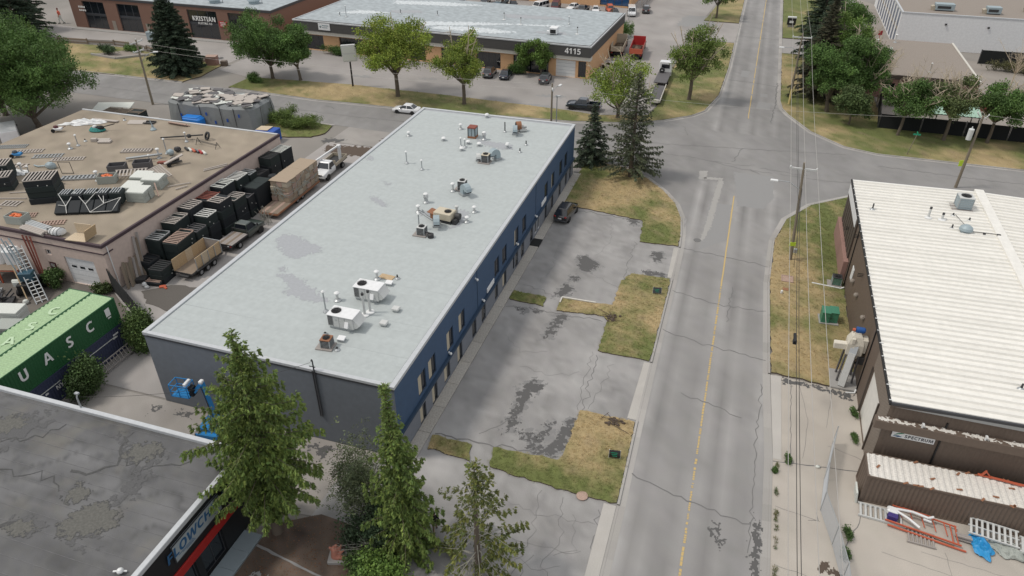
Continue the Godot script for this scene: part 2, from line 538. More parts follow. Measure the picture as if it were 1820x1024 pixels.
# ------------------------------------------------------------------ roof fittings
func vent(called: String,label: String,at: Vector3,kind: String,h: float,group := "roof vents on the flat grey roof",turn := 0.0) -> Node3D:
	var t := thing(called,label,"vent",at,turn,group)
	var f := Mb.new()
	match kind:
		"cap":
			f.lathe(Vector3.ZERO,[[0.34,0.0],[0.33,0.05],[0.17,0.16],[0.15,0.18]],14);put(f,"flashing","galvanised",t)
			var p := Mb.new();p.cyl(Vector3(0,0.1,0),Vector3(0,h - 0.15,0),0.11,0.11,12);put(p,"pipe","unit_metal",t)
			var c := Mb.new();c.lathe(Vector3(0,h - 0.22,0),[[0.21,0.0],[0.24,0.05],[0.23,0.14],[0.12,0.22],[0.0,0.24]],14);c.lathe(Vector3(0,h - 0.22,0),[[0.0,0.0],[0.21,0.0]],14);put(c,"cap","white_paint",t)
		"low":
			f.lathe(Vector3.ZERO,[[0.30,0.0],[0.29,0.06],[0.16,0.10],[0.15,h * 0.6]],14);put(f,"flashing","galvanised",t)
			var c := Mb.new();c.lathe(Vector3(0,h * 0.55,0),[[0.0,0.0],[0.30,0.0],[0.31,0.06],[0.2,h * 0.35],[0.0,h * 0.42]],14);put(c,"cap","white_paint",t)
		"pipe":
			f.lathe(Vector3.ZERO,[[0.26,0.0],[0.25,0.05],[0.10,0.22],[0.08,0.24]],12);put(f,"flashing","galvanised",t)
			var p := Mb.new();p.cyl(Vector3(0,0.1,0),Vector3(0,h,0),0.065,0.065,10);put(p,"pipe","galvanised",t)
			var c := Mb.new();c.lathe(Vector3(0,h - 0.1,0),[[0.0,0.0],[0.15,0.0],[0.16,0.06],[0.06,0.16],[0.0,0.17]],12);put(c,"cap","white_paint",t)
		"dark_pipe":
			f.lathe(Vector3.ZERO,[[0.36,0.0],[0.36,0.09],[0.14,0.14],[0.12,0.2]],12);put(f,"flashing","white_paint",t)
			var p := Mb.new();p.cyl(Vector3(0,0.1,0),Vector3(0,h - 0.14,0),0.105,0.105,12);put(p,"pipe","unit_metal",t)
			var c := Mb.new();c.cyl(Vector3(0,h - 0.18,0),Vector3(0,h,0),0.12,0.12,12);put(c,"cap","coil",t)
		"stub":
			f.lathe(Vector3.ZERO,[[0.24,0.0],[0.23,0.05],[0.11,0.16],[0.1,0.2]],12);put(f,"flashing","galvanised",t)
			var p := Mb.new();p.cyl(Vector3(0,0.1,0),Vector3(0,h,0),0.07,0.07,10);put(p,"pipe","coil",t)
		"box":
			f.box(Vector3(0,h * 0.3,0),Vector3(0.42,h * 0.6,0.42));put(f,"flashing","galvanised",t)
			var c := Mb.new();c.box(Vector3(0,h * 0.72,0),Vector3(0.62,h * 0.5,0.56),Basis.IDENTITY,0.05);put(c,"cap","unit_metal",t)
		"turbine":
			f.lathe(Vector3.ZERO,[[0.36,0.0],[0.35,0.06],[0.2,0.2],[0.19,h * 0.45]],14);put(f,"flashing","galvanised",t)
			var c := Mb.new()
			for k in 14:
				var a := TAU * k / 14
				var B := Basis(Vector3.UP,-a + 0.5)
				c.box(Vector3(cos(a) * 0.22,h * 0.68,sin(a) * 0.22),Vector3(0.11,h * 0.4,0.012),B)
			c.lathe(Vector3(0,h * 0.86,0),[[0.27,0.0],[0.2,0.09],[0.0,0.13]],14);put(c,"turbine_head","white_paint",t)
	return t
func gooseneck(label: String,at: Vector3,turn: float,s: float,mt: String,group := "") -> Node3D:
	var t := thing("gooseneck_vent",label,"vent",at,turn,group)
	var f := Mb.new();f.box(Vector3(0,0.09 * s,0),Vector3(0.72 * s,0.18 * s,0.72 * s));put(f,"curb","galvanised",t)
	var d := Mb.new()
	var R := []
	for i in 8:
		var a := PI * 0.98 * i / 7.0
		var cen := Vector3(0,0.55 * s + sin(a) * 0.36 * s,0.36 * s - cos(a) * 0.36 * s)
		var o := Vector3(0,sin(a),-cos(a))
		var k := []
		for q in [[1,1],[-1,1],[-1,-1],[1,-1]]:
			k.append(cen + Vector3(0.26 * s * q[0],0,0) + o * 0.25 * s * q[1])
		R.append(k)
	var base := []
	for q in [[1,1],[-1,1],[-1,-1],[1,-1]]: base.append(Vector3(0.26 * s * q[0],0.15 * s,-0.25 * s * q[1]))
	R.push_front(base)
	d.rings(R,true,false);put(d,"duct",mt,t)
	var mo := Mb.new();mo.box(Vector3(0,0.50 * s,0.72 * s),Vector3(0.46 * s,0.03,0.44 * s));put(mo,"mouth_screen","coil",t)
	return t
func fan(t: Node3D,at: Vector3,r: float,y: float):
	var g := Mb.new();g.lathe(at,[[0.0,0.012],[r,0.012],[r,0.0]],20);put(g,"fan_opening","black",t)
	var b := Mb.new()
	for k in 4:
		var B := Basis(Vector3.UP,TAU * k / 4.0 + 0.3) * Basis(Vector3.RIGHT,0.3)
		b.box(at + Vector3(0,0.03,0) + Basis(Vector3.UP,TAU * k / 4.0 + 0.3) * Vector3(r * 0.5,0,0),Vector3(r * 0.75,0.012,r * 0.3),B)
	b.cyl(at + Vector3(0,0.01,0),at + Vector3(0,0.06,0),r * 0.2,r * 0.2,10)
	put(b,"fan","coil",t)
	var w := Mb.new()
	for k in 4:
		w.lathe(at + Vector3(0,0.07,0),[[r * (0.28 + 0.24 * k),0.0],[r * (0.28 + 0.24 * k) + 0.014,0.0],[r * (0.28 + 0.24 * k) + 0.014,0.012]],20)
	for k in 4: w.box(at + Vector3(0,0.085,0),Vector3(r * 2.0,0.014,0.02),Basis(Vector3.UP,PI * k / 4.0))
	put(w,"fan_guard","coil",t)
func condenser(called: String,label: String,at: Vector3,turn: float,w: float,h: float,body: String,top: String,group := "condensers on the flat grey roof") -> Node3D:
	var t := thing(called,label,"air conditioner",at,turn,group)
	var p := Mb.new();p.box(Vector3(-0.12,0.05,0.02),Vector3(w + 0.55,0.10,w + 0.3));put(p,"base_pad","grey_wood",t)
	var c := Mb.new();c.box(Vector3(0,0.10 + h * 0.5,0),Vector3(w - 0.06,h - 0.06,w - 0.06));put(c,"coil",body,t)
	var f := Mb.new()
	for q in [[1,1],[1,-1],[-1,1],[-1,-1]]: f.box(Vector3(q[0] * (w * 0.5 - 0.02),0.1 + h * 0.5,q[1] * (w * 0.5 - 0.02)),Vector3(0.06,h,0.06))
	for k in 5: f.box(Vector3(0,0.2 + (h - 0.1) * k / 5.0,0),Vector3(w,0.018,w))
	put(f,"frame","galvanised",t)
	var l := Mb.new();l.box(Vector3(0,0.10 + h + 0.02,0),Vector3(w + 0.03,0.06,w + 0.03),Basis.IDENTITY,0.02);put(l,"lid",top,t)
	fan(t,Vector3(0,0.10 + h + 0.052,0),w * 0.36,0)
	return t
func rooftop_unit(label: String,at: Vector3) -> Node3D:
	var t := thing("rooftop_unit",label,"air conditioner",at,0.0,"packaged rooftop units")
	var s := Mb.new();s.box(Vector3(-0.1,0.14,0),Vector3(1.95,0.28,1.05));put(s,"curb","galvanised",t)
	var c := Mb.new();c.box(Vector3(0,0.79,0),Vector3(2.25,1.02,1.28),Basis.IDENTITY,0.02);put(c,"casing","unit_metal",t)
	var tp := Mb.new();tp.box(Vector3(0,1.325,0),Vector3(2.33,0.05,1.36),Basis.IDENTITY,0.015);put(tp,"top_panel","white_panel",t)
	fan(t,Vector3(-0.62,1.352,-0.02),0.40,0)
	var g := Mb.new();g.box(Vector3(-0.86,0.80,0.642),Vector3(0.40,0.86,0.02));put(g,"coil_grille","coil",t)
	var gl := Mb.new()
	for k in 9: gl.box(Vector3(-0.86,0.42 + 0.095 * k,0.655),Vector3(0.41,0.016,0.02))
	put(gl,"grille_bars","galvanised",t)
	for x in [-0.62,-0.1,0.42]:
		var q := Mb.new();q.box(Vector3(x,0.80,0.643),Vector3(0.012,0.98,0.012));put(q,"panel_seam","coil",t)
	# slanted hood on the end and a small one on the side
	var h := Mb.new()
	var A := [Vector3(1.13,1.28,-0.6),Vector3(1.13,1.28,0.6),Vector3(1.13,0.42,0.6),Vector3(1.13,0.42,-0.6)]
	var o1 := Vector3(1.62,0.62,0.0)
	var P := Vector3(1.62,0.66,-0.6);var Q := Vector3(1.62,0.66,0.6);var Rr := Vector3(1.36,0.42,0.6);var S := Vector3(1.36,0.42,-0.6)
	h.quad_to(A[0],A[1],Q,P,Vector3(1,1,0));h.quad_to(P,Q,Rr,S,Vector3(1,-1,0));h.quad_to(S,Rr,A[2],A[3],Vector3(0,-1,0))
	h.tri(A[1],A[2],Rr);h.tri(A[1],Rr,Q);h.tri(A[0],S,A[3]);h.tri(A[0],P,S)
	put(h,"intake_hood","unit_metal",t)
	var k := Mb.new()
	var a0 := Vector3(0.42,0.95,0.645);var a1 := Vector3(0.74,0.95,0.645);var b0 := Vector3(0.42,0.5,0.88);var b1 := Vector3(0.74,0.5,0.88)
	var c0 := Vector3(0.42,0.42,0.645);var c1 := Vector3(0.74,0.42,0.645)
	k.quad_to(a0,a1,b1,b0,Vector3(0,1,1));k.quad_to(b0,b1,c1,c0,Vector3(0,-1,0));k.tri(a0,b0,c0);k.tri(a1,c1,b1)
	put(k,"side_hood","white_panel",t)
	var pl := Mb.new();pl.box(Vector3(-0.35,0.95,0.645),Vector3(0.16,0.1,0.01));put(pl,"rating_plate","galvanised",t)
	return t
# ------------------------------------------------------------------ vehicles (front towards -z, length along z)
func wheel(t: Node3D,x: float,z: float,r := 0.34,w := 0.24):
	var m := Mb.new();m.lathe(Vector3.ZERO,[[r * 0.6,-w * 0.5],[r * 0.93,-w * 0.5],[r,-w * 0.34],[r,w * 0.34],[r * 0.93,w * 0.5],[r * 0.6,w * 0.5]],18,Basis(Vector3.FORWARD,PI / 2))
	var o := put(m,"wheel","tyre",t);o.position = Vector3(x,r,z)
	var q := Mb.new();q.lathe(Vector3.ZERO,[[0.0,-w * 0.36],[r * 0.62,-w * 0.42],[r * 0.62,w * 0.42],[0.0,w * 0.36]],14,Basis(Vector3.FORWARD,PI / 2));put(q,"rim","rim",o)
func body_loft(st: Array) -> Mb:
	var m := Mb.new()
	var R := []
	for s in st:
		var w: float = s[3];var b: float = s[1];var tp: float = s[2]
		var mid := lerpf(b,tp,0.55)
		R.append([Vector3(w * 0.90,b,s[0]),Vector3(w * 0.985,lerpf(b,tp,0.2),s[0]),Vector3(w,mid,s[0]),Vector3(w * 0.975,lerpf(b,tp,0.86),s[0]),Vector3(w * 0.86,tp,s[0]),
			Vector3(-w * 0.86,tp,s[0]),Vector3(-w * 0.975,lerpf(b,tp,0.86),s[0]),Vector3(-w,mid,s[0]),Vector3(-w * 0.985,lerpf(b,tp,0.2),s[0]),Vector3(-w * 0.90,b,s[0])])
	m.rings(R,true,true)
	m.cap(R[0]);m.cap(R[R.size() - 1],true)
	return m
func glass_house(t: Node3D,z0: float,z1: float,z2: float,z3: float,yb: float,yt: float,wb: float,wt: float,paint: String,posts := 1,roof_mat := ""):
	# base from z0 (front) to z3 (rear), roof from z1 to z2
	var B := [Vector3(-wb,yb,z0),Vector3(wb,yb,z0),Vector3(wb,yb,z3),Vector3(-wb,yb,z3)]
	var T := [Vector3(-wt,yt,z1),Vector3(wt,yt,z1),Vector3(wt,yt,z2),Vector3(-wt,yt,z2)]
	var m := Mb.new()
	m.quad_to(B[0],B[1],T[1],T[0],Vector3(0,0.3,-1));m.quad_to(B[1],B[2],T[2],T[1],Vector3(1,0.2,0))
	m.quad_to(B[2],B[3],T[3],T[2],Vector3(0,0.3,1));m.quad_to(B[3],B[0],T[0],T[3],Vector3(-1,0.2,0))
	put(m,"cab_frame",paint,t)
	var r := Mb.new()
	var mid := []
	var lowr := []
	for q in [[-1,z1,0],[1,z1,0],[1,z2,1],[-1,z2,1]]:
		lowr.append(Vector3(q[0] * (wt + 0.015),yt - 0.02,q[1] + (-0.02 if q[2] == 0 else 0.02)))
		mid.append(Vector3(q[0] * (wt - 0.09),yt + 0.055,lerpf(q[1],(z1 + z2) * 0.5,0.14)))
	for i in 4: r.quad_to(lowr[i],lowr[(i + 1) % 4],mid[(i + 1) % 4],mid[i],(lowr[i] + lowr[(i + 1) % 4]) * Vector3(1,0,1) - Vector3(0,0,(z1 + z2)) + Vector3(0,1,0))
	r.quad_to(mid[0],mid[1],mid[2],mid[3],Vector3.UP)
	put(r,"roof",roof_mat if roof_mat != "" else paint,t)
	var inset := func(a: Vector3,b: Vector3,c: Vector3,d: Vector3,mx: float,my: float,out: Vector3) -> Array:
		var ce := (a + b + c + d) * 0.25
		return [a,b,c,d].map(func(p): return ce + Vector3((p.x - ce.x) * mx,(p.y - ce.y) * my,(p.z - ce.z) * (mx if absf(out.x) > 0.5 else my)) + out * 0.012)
	var pane := func(nm: String,a: Vector3,b: Vector3,c: Vector3,d: Vector3,mx: float,out: Vector3):
		var q: Array = inset.call(a,b,c,d,mx,0.84,out)
		var g := Mb.new();g.quad_to(q[0],q[1],q[2],q[3],out);put(g,nm,"glass_dark",t)
	pane.call("windscreen",B[0],B[1],T[1],T[0],0.9,Vector3(0,0.25,-1))
	pane.call("rear_window",B[2],B[3],T[3],T[2],0.86,Vector3(0,0.25,1))
	for s in [-1,1]:
		for k in posts + 1:
			var f0 := float(k) / (posts + 1);var f1 := float(k + 1) / (posts + 1)
			var a := Vector3(s * wb,yb,lerpf(z0,z3,f0));var b := Vector3(s * wb,yb,lerpf(z0,z3,f1))
			var c := Vector3(s * wt,yt,lerpf(z1,z2,f1));var d := Vector3(s * wt,yt,lerpf(z1,z2,f0))
			pane.call("side_window",a,b,c,d,0.9,Vector3(s,0.1,0))
func lamps(t: Node3D,zf: float,zr: float,w: float,yf: float,yr: float):
	for s in [-1,1]:
		var a := Mb.new();a.box(Vector3(s * w,yf,zf),Vector3(0.34,0.15,0.16),Basis(Vector3.UP,s * -0.25),0.03);put(a,"headlight","lamp_clear",t)
		var b := Mb.new();b.box(Vector3(s * w,yr,zr),Vector3(0.26,0.18,0.12),Basis(Vector3.UP,s * 0.25),0.03);put(b,"tail_light","lamp_red",t)
		var m := Mb.new();m.box(Vector3(s * (w + 0.30),yf + 0.34,zf + 1.55),Vector3(0.22,0.15,0.12),Basis.IDENTITY,0.03);put(m,"mirror","black",t)
func plates(t: Node3D,zr: float,y: float):
	var p := Mb.new();p.box(Vector3(0,y,zr),Vector3(0.42,0.16,0.02));put(p,"licence_plate","white_paint",t)
func arches(t: Node3D,x: float,zs: Array,r: float):
	for z in zs:
		for s in [-1,1]:
			var m := Mb.new();m.lathe(Vector3(s * x,r * 0.95,z),[[0.0,-0.012],[r * 1.16,-0.012],[r * 1.16,0.012],[0.0,0.012]],18,Basis(Vector3.FORWARD,PI / 2));put(m,"wheel_arch","black",t)
func car(called: String,label: String,category: String,kind: String,paint: String,at: Vector3,turn: float,group := "") -> Node3D:
	var t := thing(called,label,category,at,turn,group)
	if kind == "suv":
		var b := body_loft([[-2.36,0.42,0.72,0.70],[-2.25,0.30,0.86,0.84],[-1.7,0.27,1.0,0.92],[-1.1,0.27,1.06,0.93],[0.3,0.27,1.07,0.93],[1.7,0.27,1.10,0.93],[2.2,0.30,1.06,0.88],[2.33,0.40,0.92,0.78]])
		put(b,"body",paint,t)
		glass_house(t,-1.2,-0.45,1.55,2.18,1.04,1.62,0.84,0.64,paint,2)
		for s in [-1,1]:
			var r := Mb.new();r.bar(Vector3(s * 0.6,1.72,-0.4),Vector3(s * 0.6,1.72,1.5),0.05,0.05);put(r,"roof_rail","black",t)
		lamps(t,-2.2,2.26,0.66,0.74,0.98);plates(t,2.37,0.78)
		var bp := Mb.new();bp.box(Vector3(0,0.5,2.3),Vector3(1.5,0.18,0.16),Basis.IDENTITY,0.03);put(bp,"bumper","car_grey",t)
		arches(t,0.925,[-1.42,1.40],0.36)
		for q in [[-1,-1.42],[1,-1.42],[-1,1.40],[1,1.40]]: wheel(t,q[0] * 0.82,q[1],0.36)
	elif kind == "sedan":
		var b := body_loft([[-2.33,0.40,0.58,0.62],[-2.2,0.25,0.70,0.80],[-1.6,0.22,0.82,0.90],[-0.9,0.22,0.92,0.91],[0.6,0.22,0.94,0.91],[1.5,0.22,0.96,0.90],[2.15,0.26,0.93,0.84],[2.30,0.38,0.78,0.72]])
		put(b,"body",paint,t)
		glass_house(t,-1.12,-0.30,0.95,1.72,0.89,1.41,0.80,0.60,paint,1)
		lamps(t,-2.16,2.2,0.60,0.62,0.76);plates(t,2.32,0.62)
		arches(t,0.905,[-1.36,1.34],0.32)
		for q in [[-1,-1.36],[1,-1.36],[-1,1.34],[1,1.34]]: wheel(t,q[0] * 0.80,q[1],0.32,0.22)
	elif kind == "pickup":
		var b := body_loft([[-2.85,0.52,0.80,0.80],[-2.75,0.42,1.02,0.93],[-2.1,0.40,1.12,0.99],[-1.3,0.40,1.17,1.0],[0.75,0.40,1.17,1.0],[0.80,0.40,1.15,1.0]])
		put(b,"body",paint,t)
		glass_house(t,-1.38,-0.72,0.55,0.78,1.15,1.78,0.90,0.72,paint,1)
		var bed := Mb.new()
		bed.box2(Vector3(-0.98,0.48,0.82),Vector3(0.98,0.66,2.85))
		for s in [-1,1]: bed.box(Vector3(s * 0.93,0.91,1.83),Vector3(0.14,0.52,2.04),Basis.IDENTITY,0.03)
		bed.box(Vector3(0,0.91,2.82),Vector3(1.74,0.50,0.08),Basis.IDENTITY,0.02)
		put(bed,"cargo_bed",paint,t)
		var li := Mb.new();li.box(Vector3(0,0.675,1.82),Vector3(1.7,0.03,1.9));put(li,"bed_liner","black",t)
		var bp := Mb.new();bp.box(Vector3(0,0.55,2.93),Vector3(1.8,0.16,0.16),Basis.IDENTITY,0.03);bp.box(Vector3(0,0.55,-2.86),Vector3(1.75,0.22,0.14),Basis.IDENTITY,0.03);put(bp,"bumper","rim",t)
		lamps(t,-2.74,2.84,0.78,0.86,0.92);plates(t,3.02,0.58)
		arches(t,0.995,[-1.85,1.75],0.40)
		for q in [[-1,-1.85],[1,-1.85],[-1,1.75],[1,1.75]]: wheel(t,q[0] * 0.87,q[1],0.40,0.27)
	elif kind == "van":
		var b := body_loft([[-2.7,0.45,0.75,0.78],[-2.6,0.35,0.95,0.93],[-2.0,0.32,1.15,0.99],[2.6,0.32,1.15,0.99],[2.65,0.36,1.1,0.95]])
		put(b,"body",paint,t)
		glass_house(t,-2.0,-1.3,2.45,2.62,1.13,2.0,0.96,0.84,paint,2)
		lamps(t,-2.58,2.6,0.74,0.8,1.0);plates(t,2.67,0.8)
		arches(t,0.985,[-1.75,1.7],0.36)
		for q in [[-1,-1.75],[1,-1.75],[-1,1.7],[1,1.7]]: wheel(t,q[0] * 0.86,q[1],0.36)
	return t
func truck_cab(t: Node3D,paint: String,z0: float,roof := ""):
	var b := body_loft([[z0 - 3.15,0.62,0.95,0.86],[z0 - 3.05,0.52,1.14,0.98],[z0 - 2.4,0.48,1.24,1.02],[z0 - 1.7,0.48,1.30,1.03],[z0,0.48,1.32,1.03]])
	put(b,"body",paint,t)
	glass_house(t,z0 - 1.75,z0 - 1.15,z0 - 0.18,z0 - 0.02,1.29,1.98,0.94,0.76,paint,0,roof)
	for s in [-1,1]:
		var a := Mb.new();a.box(Vector3(s * 0.78,0.95,z0 - 3.06),Vector3(0.3,0.2,0.1),Basis.IDENTITY,0.03);put(a,"headlight","lamp_clear",t)
		var m := Mb.new();m.box(Vector3(s * 1.16,1.5,z0 - 1.6),Vector3(0.2,0.28,0.12),Basis.IDENTITY,0.03);put(m,"mirror","black",t)
	var g := Mb.new();g.box(Vector3(0,0.93,z0 - 3.12),Vector3(1.15,0.26,0.06));put(g,"grille","black",t)
	var bp := Mb.new();bp.box(Vector3(0,0.62,z0 - 3.18),Vector3(1.95,0.2,0.14),Basis.IDENTITY,0.04);put(bp,"bumper","rim",t)
	arches(t,1.025,[z0 - 2.2],0.42)
func crumpled(sx: float,sz: float,h: float,seed_: int,fold := 1.0) -> Mb:
	var m := Mb.new()
	var n := 16
	var P := []
	for j in n + 1:
		var row := []
		for i in n + 1:
			var u := 2.0 * i / n - 1.0;var v := 2.0 * j / n - 1.0
			var q := Vector2(u * sqrt(1.0 - 0.5 * v * v),v * sqrt(1.0 - 0.5 * u * u))
			var k := 1.0 + 0.45 * fine(q.x * 0.9 + seed_,q.y * 0.9 - seed_)
			var y := h * (1.0 - q.length_squared()) * (0.75 + 0.5 * fine(q.x * 1.1 - seed_,q.y)) + h * fold * (absf(fine(q.x * 2.3 + seed_ * 3.0,q.y * 2.3)) * 0.9 + 0.3 * fine(q.x * 5.0,q.y * 5.0 + seed_)) * (1.05 - q.length_squared() * 0.9)
			row.append(Vector3(q.x * k * sx * 0.5,maxf(0.01,y + 0.02),q.y * k * sz * 0.5))
		P.append(row)
	for j in n:
		for i in n: m.quad_to(P[j][i],P[j][i + 1],P[j + 1][i + 1],P[j + 1][i],Vector3.UP)
	return m
# ------------------------------------------------------------------ trees
var leaf_clump: ArrayMesh
var spray: ArrayMesh
var tuft: ArrayMesh
func make_plant_pieces():
	var r := RandomNumberGenerator.new();r.seed = 41
	var m := Mb.new()
	for k in 12:
		var at := Vector3(r.randfn(),r.randfn(),r.randfn()) * 0.2
		var d := Vector3(r.randfn(),r.randfn() * 0.6 - 0.2,r.randfn()).normalized()
		var s := d.cross(Vector3(r.randfn(),r.randfn(),r.randfn())).normalized()
		var L := r.randf_range(0.17,0.28);var W := L * 0.40
		m.tri(at,at + d * L * 0.5 + s * W,at + d * L);m.tri(at,at + d * L,at + d * L * 0.5 - s * W)
	leaf_clump = m.mesh()
	var q := Mb.new()
	q.tri(Vector3(-0.02,0,0),Vector3(0.02,0,0),Vector3(0,-0.05,-0.62))
	for k in 7:
		var z := -0.04 - 0.075 * k
		var L := 0.25 * (1.0 - 0.075 * k)
		for s in [-1,1]:
			var a := Vector3(0,-0.01 * k,z)
			var dr := r.randf_range(-0.10,-0.02)
			var tip := a + Vector3(s * L * 0.86,dr,-L * 0.62)
			var nrm := Vector3(0,0.035,0.05)
			if s > 0: q.tri(a + nrm,a - nrm,tip)
			else: q.tri(a + nrm,tip,a - nrm)
			var up := a + Vector3(s * L * 0.35,L * 0.42,-L * 0.5)
			q.tri(a + Vector3(s * 0.03,0,0.03),a - Vector3(s * 0.03,0,0.03),up)
	spray = q.mesh()
	var g := Mb.new()
	for k in 6:
		var a := TAU * k / 6.0 + r.randf()
		var d := Vector3(cos(a),0,sin(a))
		var s := Vector3(-d.z,0,d.x) * 0.012
		var b := d * 0.03
		g.tri(b - s,b + s,b + d * r.randf_range(0.03,0.10) + Vector3.UP * r.randf_range(0.07,0.13))
	tuft = g.mesh()
func limb(m: Mb,p: Vector3,q: Vector3,r0: float,r1: float,bend: float,k: int,rr: RandomNumberGenerator) -> Array:
	var pts := [];var rad := []
	var side := Vector3(rr.randfn(),rr.randfn() * 0.5,rr.randfn()) * bend
	for i in k + 1:
		var f := float(i) / k
		pts.append(p.lerp(q,f) + side * sin(f * PI) + Vector3(rr.randfn(),rr.randfn(),rr.randfn()) * bend * 0.12 * f)
		rad.append(lerpf(r0,r1,f))
	m.tube(pts,rad,6)
	return pts
func leafy(label: String,at: Vector3,h: float,cr: float,seed_: int,tone: Color,opt := {}) -> Node3D:
	var r := RandomNumberGenerator.new();r.seed = seed_
	var t := thing(opt.get("name","leafy_tree"),label,opt.get("category","tree"),at,0.0,opt.get("group",""))
	var w := Mb.new();var dead := Mb.new()
	var fork := h * float(opt.get("fork",0.28))
	var tr: float = opt.get("trunk",0.026) * h
	var lean := Vector3(r.randfn(),0,r.randfn()) * 0.03 * h
	var top := Vector3(0,fork,0) + lean * 0.4
	w.tube([Vector3(0,-0.1,0),Vector3(0,0.25,0),top * 0.5 + Vector3(0.05,0,0.03),top],[tr * 1.45,tr * 1.1,tr,tr * 0.9],9)
	var centres := []
	var nl: int = opt.get("limbs",7)
	var ry: float = opt.get("squash",0.5) * (h - fork)
	var mid := Vector3(0,fork + (h - fork) * 0.5,0) + lean
	for i in nl:
		var a := TAU * (i + r.randf_range(-0.3,0.3)) / nl
		var el := r.randf_range(0.15,1.25)
		var reach := r.randf_range(0.62,1.0)
		var q := mid + Vector3(cos(a) * cos(el) * cr * reach,sin(el * 1.25 - 0.35) * ry * reach,sin(a) * cos(el) * cr * reach)
		var pts := limb(w,top,q,tr * 0.55,tr * 0.12,cr * 0.10,5,r)
		centres.append([q,r.randf_range(0.85,1.15)])
		for k in int(opt.get("twigs",4)):
			var s: Vector3 = pts[2 + k % 3]
			var e := s + Vector3(r.randfn(),r.randf_range(-0.3,0.9),r.randfn()) * cr * 0.34
			var d := e - mid
			var o := Vector3(d.x / cr,d.y / ry,d.z / cr).length()
			if o > 1.0: e = mid + d / o
			limb(w,s,e,tr * 0.2,tr * 0.06,cr * 0.04,3,r)
			centres.append([e,r.randf_range(0.65,1.0)])
	var dn: int = opt.get("dead",0)
	for i in dn:
		var a := r.randf() * TAU
		var el := r.randf_range(0.3,1.3)
		var q := mid + Vector3(cos(a) * cos(el) * cr * 1.25,sin(el) * ry * r.randf_range(1.0,1.45),sin(a) * cos(el) * cr * 1.25)
		var pts := limb(dead,top,q,tr * 0.55,tr * 0.14,cr * 0.10,6,r)
		for k in 6:
			var s: Vector3 = pts[2 + k % 4]
			var e := s + (q - top).normalized() * r.randf_range(0.3,1.5) + Vector3(r.randfn(),r.randfn() * 0.6 + 0.3,r.randfn()) * 0.75
			var p2 := limb(dead,s,e,tr * 0.24,0.02,0.15,3,r)
			for j in 2: limb(dead,p2[2],p2[2] + Vector3(r.randfn(),r.randfn() + 0.3,r.randfn()) * 0.55,0.03,0.012,0.05,2,r)
	put(w,"trunk",opt.get("bark","bark"),t)
	if dn > 0: put(dead,"dead_branches","dead_wood",t)
	var xf := [];var cs := []
	var per: int = opt.get("clumps",30) * 3 / 2
	var blob: float = opt.get("blob",0.30) * cr
	for c in centres:
		var rad: float = blob * c[1]
		var shade := r.randf_range(0.78,1.22)
		for k in int(per * c[1] * c[1]):
			var d := Vector3(r.randfn(),r.randfn(),r.randfn()).normalized() * rad * pow(r.randf(),0.45)
			d.y *= 0.72
			var s := r.randf_range(0.75,1.35) * float(opt.get("leaf",1.0))
			xf.append(Transform3D(Basis.from_euler(Vector3(r.randf() * TAU,r.randf() * TAU,r.randf() * TAU)).scaled(Vector3.ONE * s),c[0] + d))
			var v := shade * r.randf_range(0.75,1.3)
			var yl := r.randf() * float(opt.get("yellow",0.25))
			cs.append(Color(tone.r * v * (1.0 + yl * 1.1),tone.g * v * (1.0 + yl * 0.45),tone.b * v))
	many(leaf_clump,xf,cs,"crown","leaf",t).set_meta("kind","stuff")
	return t
